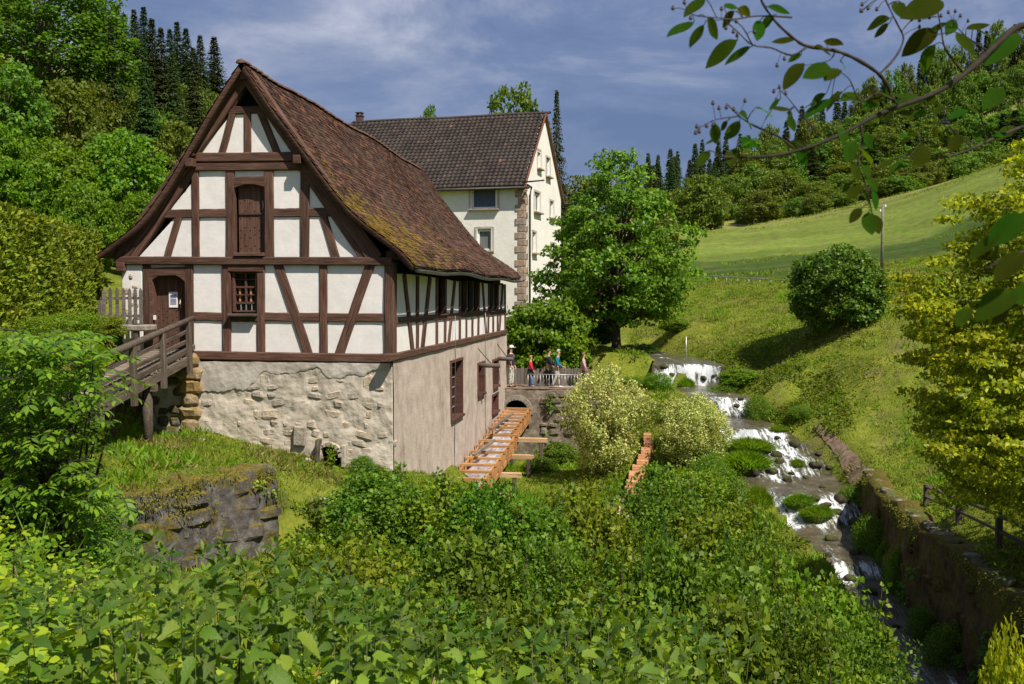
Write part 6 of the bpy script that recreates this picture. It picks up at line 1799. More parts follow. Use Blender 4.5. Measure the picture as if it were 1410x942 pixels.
# ---- clipped hedge
def hedge():
    a, b_ = np.array(G(141, 28.3)), np.array(G(-75, 16.5)); top0, top1 = P(141, 327, 28.3)[2], P(-75, 262, 16.5)[2]
    dv = unit((b_ - a)[None])[0]; nv = np.array((dv[1], -dv[0]))
    if nv @ (-a) < 0: nv = -nv
    L = np.linalg.norm(b_ - a); T = 1.3
    t = thing('clipped_hedge', 'tall clipped yellow-green hedge beside the picket fence', 'hedge', (a[0], a[1], 9.2))
    bm = bmesh.new()
    core = [(0.12, -.12), (L, -.12), (L, -T + .12), (.12, -T + .12)]
    lo = [bm.verts.new((a[0] + dv[0] * u + nv[0] * v, a[1] + dv[1] * u + nv[1] * v, 8.6)) for u, v in core]
    hi = [bm.verts.new((a[0] + dv[0] * u + nv[0] * v, a[1] + dv[1] * u + nv[1] * v, (top0 + (top1 - top0) * u / L) - .14)) for u, v in core]
    bm.faces.new(hi)
    for k in range(4): bm.faces.new((lo[k], lo[(k + 1) % 4], hi[(k + 1) % 4], hi[k]))
    bmesh.ops.translate(bm, vec=(-a[0], -a[1], -9.2), verts=bm.verts)
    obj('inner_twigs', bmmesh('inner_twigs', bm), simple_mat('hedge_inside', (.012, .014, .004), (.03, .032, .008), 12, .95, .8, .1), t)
    rs = np.random.RandomState(5); N_ = 52000
    u = rs.uniform(0, L, N_); f = rs.choice(3, N_, p=(.62, .24, .14)); q = rs.uniform(0, 1, N_)
    zt = top0 + (top1 - top0) * u / L
    lump = .10 * fbm(u * 1.3, q * 3, 4, 3)
    v = np.where(f == 0, lump + rs.uniform(-.1, .05, N_), -T * q); zz = np.where(f == 1, zt + lump * .6 + rs.uniform(-.1, .05, N_), 8.9 + (zt - 8.9) * q)
    u = np.where(f == 2, rs.uniform(-.08, .1, N_) + lump, u); zz = np.where(f == 2, 8.9 + (top0 - 8.9) * rs.uniform(0, 1, N_), zz)
    pos = np.stack([a[0] + dv[0] * u + nv[0] * v, a[1] + dv[1] * u + nv[1] * v, zz], 1) - np.array((a[0], a[1], 9.2))
    nb = np.where((f == 1)[:, None], np.array((0, 0, 1.0)), np.where((f == 0)[:, None], np.array((nv[0], nv[1], .3)), np.array((-dv[0], -dv[1], .3))))
    nr = unit(nb + rs.normal(0, .5, (N_, 3))); ax = unit(rs.normal(0, .7, (N_, 3)) + np.array((0, 0, .8)) + nb * .5)
    vv, ff = cards(pos, ax, nr, rs.uniform(.09, .17, N_), rs.uniform(.05, .09, N_))
    obj('foliage', npmesh('foliage', vv, ff), LM['hedge'], t)
hedge()
# ---- yellow-green tree on the right
yt_x, yt_y = G(1452, 19.6); yz = gz(yt_x, yt_y)
prf = ((0, .6), (.12, .92), (.3, 1), (.5, .92), (.7, .72), (.88, .5), (1, .2))
ytop, ybot = P(1440, 190, 19.6)[2], P(1440, 690, 19.6)[2]
m_, cc = crown('crown', prf, 3.1, ytop - ybot, max(ybot - yz, .3), 820, 105, .40, .105, .07, 95, .25, lump=.55, up=.7, flat=.22, hang=.1)
t = thing('yellow_green_tree', 'bright yellow-green leafy tree overhanging the fenced meadow', 'tree', (yt_x, yt_y, yz))
obj('trunk', trunk_mesh('trunk', ytop - yz, .09, cc, 12, 26, base=.4), M['bark_grey'], t); obj('crown', m_, LM['yellow'], t)
LBm, cc = crown('foliage', BUSH, .9, 1.5, .0, 120, 60, .26, .075, .05, 97, .4); LBm.materials.append(LM['yellow'])
shrub_thing('yellow_bush', 'yellow-green twiggy bush at the near end of the stream wall', 1400, 850, 13.5, 150, LBm, None, 1.6, .9)

# ---- shrubs of the foreground thicket
TH = []
for k in range(4):
    m_, cc = crown('foliage', BUSH, 1.2, 2.2, .0, (230, 200, 300, 170)[k], 44, (.34, .30, .38, .30)[k], (.085, .11, .065, .10)[k], (.062, .085, .04, .08)[k], 110 + k, .3, lump=.6, up=.5, flat=.8, upright=.4, hang=.1)
    m_.materials.append((LM['shrub'], LM['shrub3'], LM['shrub'], LM['shrub2'])[k]); sm = trunk_mesh('stems', 2.3, .03, cc, 20 + k, 60, base=.01); sm.materials.append(M['twig']); TH.append((m_, sm))
SHL = [(462, 702, 17, 150), (508, 668, 20, 130), (560, 650, 21, 130), (620, 655, 20, 140), (676, 668, 19.5, 130), (735, 690, 19, 150), (800, 678, 20.5, 140), (862, 706, 20, 130), (925, 678, 23, 150), (985, 690, 22, 140), (1040, 722, 19.5, 140),
       (470, 752, 13.5, 180), (560, 735, 14.5, 190), (650, 742, 14, 190), (740, 752, 14, 190), (830, 752, 14.5, 190), (920, 758, 14, 190), (1010, 765, 14.5, 180), (1090, 772, 15.5, 170), (1150, 800, 15, 150), (1195, 850, 13.5, 150),
       (520, 812, 10.5, 210), (640, 815, 10.5, 220), (760, 818, 10.5, 220), (880, 822, 10.5, 220), (1000, 820, 10.8, 210), (1100, 838, 11, 190), (1180, 895, 10, 170), (420, 790, 11, 150), (905, 650, 27, 90), (960, 625, 30, 90)]
for k, (px, yt, d, wp) in enumerate(SHL):
    m_, sm = TH[k % 4] if k % 3 else TH[3]
    vi = [q[0] for q in TH].index(m_)
    shrub_thing('thicket_shrub', ('dark small-leaved shrub in the thicket between nettles and mill', 'pale green large-leaved shrub in the thicket between nettles and mill', 'fine narrow-leaved shrub in the thicket between nettles and mill', 'yellowish broad-leaved shrub in the thicket between nettles and mill')[vi], px, yt + (14, -16, 22, 0, -8)[k % 5], d, wp * 1.1, m_, sm, 2.25, 1.2, ('dark small-leaved thicket shrubs', 'pale large-leaved thicket shrubs', 'narrow-leaved thicket shrubs', 'yellowish thicket shrubs')[vi])
SHO = []
for k in range(3):
    m_, cc = crown('foliage', ((0, .5), (.3, 1), (.7, .8), (1, .3)), .16, 1.9, .15, 60, 7, .07, .085, .055, 140 + k, .2, lump=.3, up=.5, upright=.5, hang=.0)
    m_.materials.append((LM['shrub'], LM['shrub2'], LM['shrub3'])[k])
    bm = bmesh.new(); bm_tube(bm, [(0, 0, -.1), (.03, .02, 1.0), (0, 0, 2.05)], [.012, .009, .004], 5); sm = bmmesh('stem', bm, True); sm.materials.append(M['twig']); SHO.append((m_, sm))
rs = random.Random(61)
for k in range(96):
    px, yt, d, wp = rs.choice(SHL[:28]); px += rs.uniform(-60, 60); x, y = G(px, d + rs.uniform(-.6, .6)); z = gz(x, y)
    h = P(px, yt - rs.uniform(-14, 20), d)[2] - z; fm, sm = rs.choice(SHO)
    t = thing('leafy_shoot', 'upright leafy shoot sticking out of the foreground thicket', 'plant', (x, y, z), 'shoots in the foreground thicket')
    t.scale = (1.1, 1.1, max(h, .8) / 2.05); t.rotation_euler = (rs.uniform(-.08, .08), rs.uniform(-.08, .08), rs.uniform(0, 6)); obj('stem', sm, None, t); obj('foliage', fm, None, t)
x, y = on_y(456, 636, FY - .5)[:2]; t = thing('sapling', 'thin leafy sapling in front of the arched cellar opening', 'sapling', (x, y, gz(x, y)))
obj('stem', SHO[1][1], None, t); obj('foliage', SHO[1][0], None, t); t.scale = (.6, .6, .40)
BK = 'leafy green plant growing at the foot of the stream wall'
BKm = own(TH[0][0], LM['ash'])
for px, yt, d, wp in ((1204, 708, 28.5, 46), (1244, 752, 26, 36), (1318, 862, 21.5, 66), (1278, 835, 23, 40), (1225, 745, 27.5, 26), (1180, 668, 32, 40)):
    shrub_thing('bank_plant', BK, px, yt, d, wp, BKm, None, 2.25, 1.2, 'plants at the stream wall', cat='plant')
for px, yt, d, wp in ((1000, 545, 43, 46), (1045, 560, 40, 40), (905, 560, 42, 50), (870, 540, 44, 40), (1105, 575, 38, 36), (930, 600, 38.5, 40), (1000, 660, 31, 60), (980, 640, 32, 60)):
    shrub_thing('bank_plant', 'low leafy green plant on the grassy bank of the upper stream', px, yt - 18, d, wp, BKm, None, 2.25, 1.2, 'plants on the upper stream bank', cat='plant')
for px, yt, d, wp in ((498, 628, 24.6, 46), (515, 640, 24.0, 50), (770, 625, 41.5, 60), (742, 650, 39, 50)):
    shrub_thing('wall_plant', 'small leafy weed growing against the foot of the old masonry', px, yt, d, wp, TH[1][0], None, 2.25, 1.2, 'weeds at the masonry foot', cat='plant')
for px, yt, d, wp in ((140, 430, 24.5, 60), (100, 430, 22, 80), (60, 436, 20, 80)):
    zz = P(px, yt + 30, d)[2]
    shrub_thing('bank_plant', 'low creeping plant on the bank below the hedge', px, yt, d, wp, TH[3][0], None, 2.25, 1.2, 'plants below the hedge', base=zz, cat='plant')
def face_cards(parent_name, name, pathf, nrm, z0, z1, n, seed, mat, size, thr, fs=.9, off=.08, hang=.5, top_bias=0.0):
    par = bpy.data.objects[parent_name]; rs = np.random.RandomState(seed)
    u = rs.uniform(0, 1, n); z = rs.uniform(z0, z1, n)
    q = np.array([pathf(t_) for t_ in u]); L = np.linalg.norm(np.array(pathf(1)) - np.array(pathf(0)))
    m = fbm(u * L * fs, z * fs * 1.4, seed, 4) + top_bias * ((z - z0) / (z1 - z0) - .6) > thr
    u, z, q = u[m], z[m], q[m]; N_ = len(u)
    o_ = off + rs.uniform(0, .12, N_)
    c = np.stack([q[:, 0] + nrm[0] * o_, q[:, 1] + nrm[1] * o_, z], 1)
    ax = unit(rs.normal(0, .6, (N_, 3)) + np.array((nrm[0], nrm[1], -hang))); nr = unit(rs.normal(0, .4, (N_, 3)) + np.array((nrm[0], nrm[1], .6)))
    l = size * rs.uniform(.5, 1.3, N_); v, f = cards(c, ax, nr, l, l * .55)
    tag(obj(name, npmesh(name, v, f), mat, par), kind='stuff')
LM['moss'] = leaf_mat('moss_fronds', (.035, .038, .006), (.075, .070, .010), (.12, .115, .014), .2, .8)
face_cards('platform_wall', 'moss_fronds', ppath, pn, 4.7, 6.62, 9000, 5, LM['moss'], .045, .34, 1.0, .06, .7, 1.3)
face_cards('platform_wall', 'fern_fronds', ppath, pn, 4.7, 6.4, 5000, 9, LM['under'], .08, .36, .8, .08, .6, -.2)
face_cards('stream_wall', 'moss_fronds', wpath, wn, 3.0, 4.34, 14000, 6, LM['moss'], .05, .28, .8, .06, .9, 1.6)
face_cards('stream_wall', 'fern_fronds', wpath, wn, 1.6, 4.0, 9000, 11, LM['shrub'], .12, .30, .7, .16, .7, -.3)
wkp = lambda u: (-5.0 + u * 5.6, WALK_Y - .02)
face_cards('walkway_wall', 'ivy_leaves', wkp, (0, -1), 2.6, 5.7, 5200, 7, LM['shrub'], .12, .10, .8, .06, .5, -.2)
# ---- ash-like bush at the left
def ash():
    rs = np.random.RandomState(12); c, d, nn, l = [], [], [], []
    x0, y0 = G(62, 11.0); z0 = gz(x0, y0); ctr = np.array((x0, y0, z0))
    st = bmesh.new()
    for k in range(760):
        px = 62 + rs.normal(0, 52); py = rs.uniform(452, 745); 
        if px > 172 - max(0, 500 - py) * .9: px = 165 - rs.uniform(0, 120)
        if px < -90: continue
        dd = 11.0 + rs.uniform(-1.0, 1.2)
        p = P(px, py, dd)
        a = rs.uniform(0, 2 * np.pi); ax = np.array((math.cos(a), math.sin(a) - .35, rs.uniform(-.55, .15))); ax = ax / np.linalg.norm(ax)
        ln = rs.uniform(.22, .40); m = 5
        sd = np.cross(ax, (0, 0, 1)); sd = sd / np.linalg.norm(sd); up_ = np.cross(sd, ax)
        if k % 2 == 0: bm_tube(st, [V3(p - ctr), V3(p + ax * ln * .5 + np.array((0, 0, .02)) - ctr), V3(p + ax * ln - np.array((0, 0, .03)) - ctr)], [.006, .004, .002], 4, False)
        for q in range(m):
            b0 = p + ax * ln * (q + .8) / m - np.array((0, 0, .05 * (q / m) ** 2))
            for s in (-1, 1):
                c.append(b0); d.append(sd * s + ax * .65 + np.array((0, 0, rs.uniform(-.45, .1)))); nn.append(up_ + rs.normal(0, .25, 3)); l.append(rs.uniform(.085, .125))
        c.append(p + ax * ln * .98); d.append(ax + np.array((0, 0, -.2))); nn.append(up_); l.append(.12)
    v, f = cards(np.array(c) - ctr, np.array(d), np.array(nn), np.array(l), np.array(l) * .42, .1, .2, LEAF8)
    t = thing('ash_bush', 'bush with long feathered green leaves beside the footbridge', 'bush', tuple(ctr))
    for k in range(34):
        a = P(62 + rs.normal(0, 20), 760, 11.2 + rs.uniform(-.5, .5)); e_ = P(62 + rs.normal(0, 55), rs.uniform(470, 640), 11 + rs.uniform(-.8, .8))
        bm_tube(st, [V3(a - ctr), V3((a + e_) / 2 - ctr + np.array((.08, 0, 0))), V3(e_ - ctr)], [.025, .016, .006], 5, False)
    obj('stems', bmmesh('stems', st, True), M['twig'], t); obj('foliage', npmesh('foliage', v, f), LM['ash'], t)
ash()
for px, yt, d, wp in ((30, 690, 12.5, 160), (120, 712, 13.0, 120), (-30, 600, 13, 160), (60, 560, 13.2, 150), (90, 640, 13.4, 120)):
    shrub_thing('thicket_shrub', 'dark shrub filling the gap behind the feathered bush', px, yt, d, wp, TH[0][0], TH[0][1], 2.25, 1.2, 'shrubs behind the feathered bush')

# ---- nettles
def nettle_leaf(name, L, W, seed):
    """toothed leaf with a sunken midrib"""
    n = 9; v = []; f = []
    for i in range(n):
        t_ = i / (n - 1); w_ = W * .5 * math.sin(math.pi * min(1, t_ * .92 + .08) ** .75) * (1.12 if i % 2 else .9) if 0 < i < n - 1 else .001
        z = -.28 * L * t_ * t_ + .05 * L * t_
        v += [(L * t_, w_, z + .16 * w_), (L * t_, 0, z - .02 * L * 0), (L * t_, -w_, z + .16 * w_)]
    for i in range(n - 1):
        a = i * 3; f += [(a, a + 1, a + 4, a + 3), (a + 1, a + 2, a + 5, a + 4)]
    return npmesh(name, v, f, True)
NL = nettle_leaf('leaf', .105, .05, 1); NL.materials.append(LM['nettle'])
def leaf_frames(H, seed):
    rs = random.Random(seed); out_ = []
    nd = 11
    for k in range(nd):
        t_ = .18 + .82 * (1 - (1 - k / (nd - 1)) ** 1.7); z = H * t_
        s = (1.35, 1.4, 1.4, 1.4, 1.4, 1.4, 1.35, 1.25, 1.1, .9, .62)[k]
        for q in range(2):
            a = (k % 2) * math.pi / 2 + q * math.pi + rs.uniform(-.3, .3)
            pitch = rs.uniform(-.15, .35) - (.95, .6, .35, .2)[nd - 1 - k] if k > nd - 5 else rs.uniform(-.15, .4)
            out_.append((z + rs.uniform(-.01, .01), a, pitch, s * rs.uniform(.85, 1.15)))
    return out_
_nlv = np.zeros(len(NL.vertices) * 3, np.float32); NL.vertices.foreach_get('co', _nlv); _nlv = _nlv.reshape(-1, 3)
_nlf = np.array([p.vertices[:] for p in NL.polygons])
def nettle_meshes(seed):
    H = 1.0; fr = leaf_frames(H, seed)
    vs, fs = [], []
    mats = []
    for k, (z, a, pitch, s) in enumerate(fr):
        Mx = Matrix.Translation((math.cos(a) * .01, math.sin(a) * .01, z)) @ Matrix.Rotation(a, 4, 'Z') @ Matrix.Rotation(pitch, 4, 'Y') @ Matrix.Rotation(math.sin(k * 7.3 + seed) * .55, 4, 'X') @ Matrix.Scale(s, 4) @ Matrix.Translation((.012, 0, 0))
        mats.append(Mx); A = np.array(Mx)
        vs.append(_nlv @ A[:3, :3].T + A[:3, 3]); fs.append(_nlf + k * len(_nlv))
    fm = npmesh('foliage', np.concatenate(vs), np.concatenate(fs), True); fm.materials.append(LM['nettle'])
    bm = bmesh.new(); bm_tube(bm, [(0, 0, -.1), (.01, 0, .5), (0, 0, 1.0)], [.0045, .0035, .002], 5); sm = bmmesh('stem', bm, True); sm.materials.append(M['nettle_stem'])
    return fm, sm, mats
M['nettle_stem'] = simple_mat('nettle_stem', (.05, .07, .02), (.10, .11, .04), 10, .7, .1)
NT = [nettle_meshes(k) for k in range(5)]
rs = random.Random(91)
def nettle(px, d, near):
    x, y = G(px, d); z = gz(x, y)
    yl = np.interp(px, [-60, 60, 180, 300, 420, 480, 560, 650, 760, 900, 1000, 1060], [792, 778, 752, 757, 762, 800, 826, 838, 848, 856, 862, 885])
    top = P(px, yl + (6.2 - d) * 22 + rs.uniform(-10, 46), d)[2]
    h = min(max(top - z, .45), 1.5)
    t = thing('nettle', 'stinging nettle with toothed green leaves in the foreground patch', 'nettle', (x, y, z), 'nettles in the foreground')
    fm, sm, mats = rs.choice(NT); s = h
    t.rotation_euler = (rs.uniform(-.1, .1), rs.uniform(-.1, .1), rs.uniform(0, 6.28))
    ss_ = rs.uniform(.55, .85); t.scale = (ss_, ss_, s)
    obj('stem', sm, None, t)
    if near:
        for Mx in mats[4:]:
            o = obj('leaf', NL, None, t); o.matrix_local = Mx
    else: obj('foliage', fm, None, t)
for k in range(16): nettle(rs.uniform(-20, 420) if k % 4 else rs.uniform(420, 1000), rs.uniform(3.1, 4.0), True)
for k in range(190):
    d = rs.uniform(3.8, 7.2); nettle(rs.uniform(-60, 560) if rs.random() < .62 else rs.uniform(500, 1060), d if d < 6.4 else d, False)

# ---- undergrowth: small leaves between the nettles
def undergrowth():
    rs = np.random.RandomState(44); N_ = 42000
    d = rs.uniform(2.4, 9.0, N_); px = rs.uniform(-80, 1500, N_); l_ = (px - 705) / F * d
    x = l_ * math.cos(YAW) - d * math.sin(YAW); y = d * math.cos(YAW) + l_ * math.sin(YAW)
    hh = .8 * (.5 + .5 * fbm(x * 1.2, y * 1.2, 8, 3)) * np.clip(1.15 - np.maximum(px - 950, 0) / 900, .5, 1.2)
    z = ground(x, y) + rs.uniform(0, 1, N_) ** .5 * (.2 + np.clip(hh, 0, .8))
    c = np.stack([x, y, z], 1)
    nr = unit(rs.normal(0, .5, (N_, 3)) + np.array((0, -.2, 1))); ax = rs.normal(0, 1, (N_, 3)); ax[:, 2] *= .35
    l = rs.uniform(.035, .075, N_)
    v, f = cards(c, ax, nr, l, l * .7, shape=LEAF8)
    return tag(obj('undergrowth', npmesh('undergrowth', v, f), LM['under']), 'mixed small leafy undergrowth between the foreground nettles', 'undergrowth', None, 'stuff')
undergrowth()
tw = bmesh.new(); rs = random.Random(19)
for k in range(60):
    a = G(rs.uniform(-40, 1100), rs.uniform(3.0, 7.0)); z = gz(*a); b_ = (a[0] + rs.uniform(-.5, .5), a[1] + rs.uniform(-.3, .3))
    bm_tube(tw, [(a[0], a[1], z), ((a[0] + b_[0]) / 2, (a[1] + b_[1]) / 2, z + rs.uniform(.4, .75)), (b_[0], b_[1], z + rs.uniform(.3, .8))], [.006, .005, .003], 4)
tag(obj('dry_stalks', bmmesh('dry_stalks', tw, True), simple_mat('dry_stalk', (.16, .11, .06), (.30, .22, .13), 10, .9, .2)), 'dry brown stalks and bramble shoots among the nettles', 'dry stalks', None, 'stuff')

# ---- grass
def in_stream(x, y):
    o = np.zeros(len(x), bool)
    m = (x > -6) & (y < 56)
    xs, ys = x[m], y[m]
    d2 = (xs[:, None] - SCd[None, ::3, 0]) ** 2 + (ys[:, None] - SCd[None, ::3, 1]) ** 2
    i = np.argmin(d2, 1) * 3
    hw = np.linalg.norm(SRd[i, :2] - SLd[i, :2], axis=1) / 2
    o[m] = (np.sqrt(d2.min(1)) < hw * 1.05 + .1) | ((ys < WRT[1, 1]) & (xs < wall_r_x(ys) + .1) & (xs > SCd[i, 0]))
    return o
def grass():
    rs = np.random.RandomState(3); P_ = []
    for (x0, x1, y0, y1, n) in ((-15.5, -4, 14, 25, 64000), (-7, 4, 24, 44, 30000), (-2, 16, 16, 36, 100000), (-2, 26, 36, 72, 70000), (-24, -13, 17, 27, 20000)):
        P_.append(np.stack([rs.uniform(x0, x1, n), rs.uniform(y0, y1, n)], 1))
    p = np.concatenate(P_)
    x, y = p[:, 0], p[:, 1]
    bad = in_stream(x, y) | ((x > LX - .3) & (x < CX + .15) & (y > FY - .15) & (y < YB + .6)) | ((x > -7.3) & (x < -2.2) & (y > WALK_Y - .3) & (y < WALK_Y + 2))
    bad |= (np.abs(y - poly_y(PLAT, x)) < .05)
    dpx = np.array(dp); dd = np.min(np.hypot(x[:, None] - np.interp(np.linspace(0, 4, 20), range(5), dpx[:, 0])[None], y[:, None] - np.interp(np.linspace(0, 4, 20), range(5), dpx[:, 1])[None]), 1)
    bad |= dd < .16
    p = p[~bad]; x, y = p[:, 0], p[:, 1]; N_ = len(p)
    z = ground(x, y); dist = np.hypot(x, y)
    pat = fbm(x * .5, y * .5, 12, 3)
    h = (.035 + .03 * pat + rs.uniform(0, .045, N_)) * (1 + dist / 130); h = np.maximum(h, .015); w_ = .006 + .00045 * dist
    a = rs.uniform(0, 2 * np.pi, N_); b0 = np.stack([x, y, z - .01], 1); sd = np.stack([np.cos(a), np.sin(a), 0 * a], 1) * w_[:, None]
    tip = b0 + np.stack([rs.normal(0, .5, N_) * h, rs.normal(0, .5, N_) * h, h], 1)
    v = np.stack([b0 - sd, b0 + sd, tip], 1).reshape(-1, 3); f = np.arange(N_ * 3).reshape(-1, 3)
    tag(obj('grass', npmesh('grass', v, f), LM['grass']), 'short sunlit grass covering the banks and the meadow', 'grass', None, 'stuff')
grass()

def scatter(name, label, boxes, seed, mat, size, thr, fs, hmax, tall, cat, wr=.16):
    rs = np.random.RandomState(seed)
    p = np.concatenate([np.stack([rs.uniform(x0, x1, n), rs.uniform(y0, y1, n)], 1) for x0, x1, y0, y1, n in boxes])
    x, y = p[:, 0], p[:, 1]
    ok = (fbm(x * fs, y * fs, seed, 4) > thr) & ~in_stream(x, y) & ~((x > LX - .3) & (x < CX + .3) & (y > FY - .2) & (y < YB + .6)) & ~((x > -7.3) & (x < -2.4) & (y > WALK_Y - .3) & (y < WALK_Y + 2))
    x, y = x[ok], y[ok]; N_ = len(x); z = ground(x, y)
    hh = hmax * np.clip(fbm(x * fs * 2.2, y * fs * 2.2, seed + 5, 3) + .55, .1, 1.2)
    c = np.stack([x, y, z + rs.uniform(0, 1, N_) * hh], 1)
    ax = unit(rs.normal(0, 1, (N_, 3)) * np.array((1, 1, .5)) + np.array((0, 0, tall))); nr = unit(rs.normal(0, .6, (N_, 3)) + np.array((0, 0, 1)))
    l = size * rs.uniform(.6, 1.4, N_); v, f = cards(c, ax, nr, l, l * (.6 if tall < 1 else wr))
    tag(obj(name, npmesh(name, v, f), mat), label, cat, None, 'stuff')
LM['dead'] = leaf_mat('withered_leaves', (.10, .035, .012), (.14, .065, .02), (.19, .12, .03), .25, .8)
LM['dry'] = leaf_mat('dry_grass_blades', (.058, .05, .02), (.095, .088, .035), (.14, .135, .05), .2, .8)
MB = ((-2, 16, 16, 36, 60000), (-2, 26, 36, 70, 60000))
scatter('weeds', 'leafy weeds and clover patches in the rough meadow grass', MB + ((-14, -4, 16, 25, 9000),), 15, LM['shrub2'], .10, .22, .55, .10, .3, 'weeds')
scatter('dry_grass', 'strands of dry straw-coloured grass lying in the meadow', MB + ((-15, -4, 15, 25, 12000),), 27, LM['dry'], .19, .12, .8, .04, 1.0, 'dry grass')
scatter('tall_grass', 'longer grass tufts standing in the meadow and on the banks', MB + ((-14, -4, 14, 25, 16000), (-7, 3, 24, 43, 24000)), 35, LM['tuft'], .22, .16, .7, .03, 1.4, 'grass')
scatter('bank_weeds', 'dense low leafy weeds on the banks beside the upper stream', ((-3, 7, 28, 50, 60000),), 51, LM['shrub3'], .11, .06, .6, .28, .3, 'weeds')
scatter('hay_meadow_grass', 'tall pale seeding grass of the hay meadow below the wood', ((-2, 70, 70, 90, 24000), (0, 90, 120, 185, 40000)), 71, LM['grass'], .30, .05, .12, .05, 1.5, 'grass', .2)
scatter('foreground_grass', 'long thin grass stalks rising between the foreground nettles', ((-7, 6, 2.6, 10, 9000),), 63, LM['tuft'], .42, .05, .9, .5, 1.8, 'grass', .03)
scatter('dead_leaves', 'withered brown leaves and shoots in the foreground undergrowth', ((-7, 6, 2.6, 10, 2600),), 67, LM['dead'], .06, .05, .9, .75, .1, 'dead leaves')
# ---- grassy islands and rocks in the stream
def tuft_mesh(seed, n=1500):
    rs = np.random.RandomState(seed)
    a = rs.uniform(0, 2 * np.pi, n); r = np.sqrt(rs.uniform(0, 1, n)); x, y = np.cos(a) * r * .5, np.sin(a) * r * .5
    z = .32 * np.sqrt(np.clip(1 - r * r, 0, 1)) - .05
    h = rs.uniform(.14, .34, n); b0 = np.stack([x, y, z], 1); an = rs.uniform(0, 2 * np.pi, n); sd = np.stack([np.cos(an), np.sin(an), 0 * an], 1) * .018
    tip = b0 + np.stack([x * .5 + rs.normal(0, .06, n), y * .5 + rs.normal(0, .06, n) - .04, h * (1 - .5 * r)], 1)
    me = npmesh('blades', np.stack([b0 - sd, b0 + sd, tip], 1).reshape(-1, 3), np.arange(n * 3).reshape(-1, 3)); me.materials.append(LM['tuft']); return me
TF = [tuft_mesh(k) for k in range(3)]
bm = bmesh.new(); bmesh.ops.create_icosphere(bm, subdivisions=3, radius=.5); bmesh.ops.scale(bm, vec=(1, 1, .66), verts=bm.verts)
MND = bmmesh('mound', bm, True); MND.materials.append(simple_mat('mossy_mound', (.03, .055, .006), (.07, .11, .012), 8, .95, .8, .05))
def stream_spot(px, py):
    """where the pixel's sight line meets the stream surface"""
    best = None
    q = SPT.reshape(-1, 3); r = unit((q - CAM)); tr_ = unit(ray(px, py)[None])[0]
    i = int(np.argmax(r @ tr_)); return q[i]
for px, py, wx, wy, hh in ((1034, 604, 1.5, 1.0, .85), (1027, 632, 1.7, 1.2, 1.3), (1044, 684, .9, .9, 1.5), (1100, 682, .9, .5, .7), (1124, 698, 1.0, .6, .8), (945, 520, .7, .6, .9), (1098, 628, .5, .4, .5), (1072, 580, .6, .5, .4)):
    p = stream_spot(px, py + 12)
    t = thing('grass_island', 'lush green grass tuft standing in the cascades of the stream', 'grass tuft', (p[0], p[1], p[2] - .05), 'grass tufts in the stream')
    t.scale = (wx, wy, hh); t.rotation_euler = (0, 0, random.uniform(-.4, .4)); obj('mound', MND, None, t); obj('blades', random.choice(TF), None, t)
RK = [rock_mesh('rock', k) for k in range(5)]
for m_ in RK: m_.materials.append(M['wet_rock'])
rs = random.Random(23)
spots = [(1060, 648), (1075, 640), (1090, 650), (1082, 662), (1068, 630), (1100, 640), (1055, 625), (1110, 655), (1120, 640), (1010, 650), (1018, 668), (1036, 650), (1095, 615), (1070, 600), (1130, 668), (1120, 690), (1135, 700), (1150, 705), (1160, 690), (1092, 735), (1070, 738), (1110, 745), (1145, 742), (1180, 760),
         (985, 520), (965, 520), (1010, 560), (1020, 552), (1000, 565), (925, 515), (915, 508), (1140, 765), (1170, 795), (1200, 815), (1235, 860), (1160, 660), (1148, 640), (1130, 620), (1175, 720), (1190, 740)]
for px, py in spots:
    p = stream_spot(px + rs.uniform(-4, 4), py + rs.uniform(-3, 3)); s = rs.uniform(.16, .46)
    o = obj('mossy_rock', rs.choice(RK)); o.location = (p[0], p[1], p[2] + s * .04); o.scale = (s * rs.uniform(.8, 1.3), s, s * rs.uniform(.55, .9)); o.rotation_euler = (rs.uniform(-.3, .3), rs.uniform(-.3, .3), rs.uniform(0, 6))
    tag(o, 'wet dark mossy rock in the rushing cascades of the stream', 'rock', 'rocks in the stream')

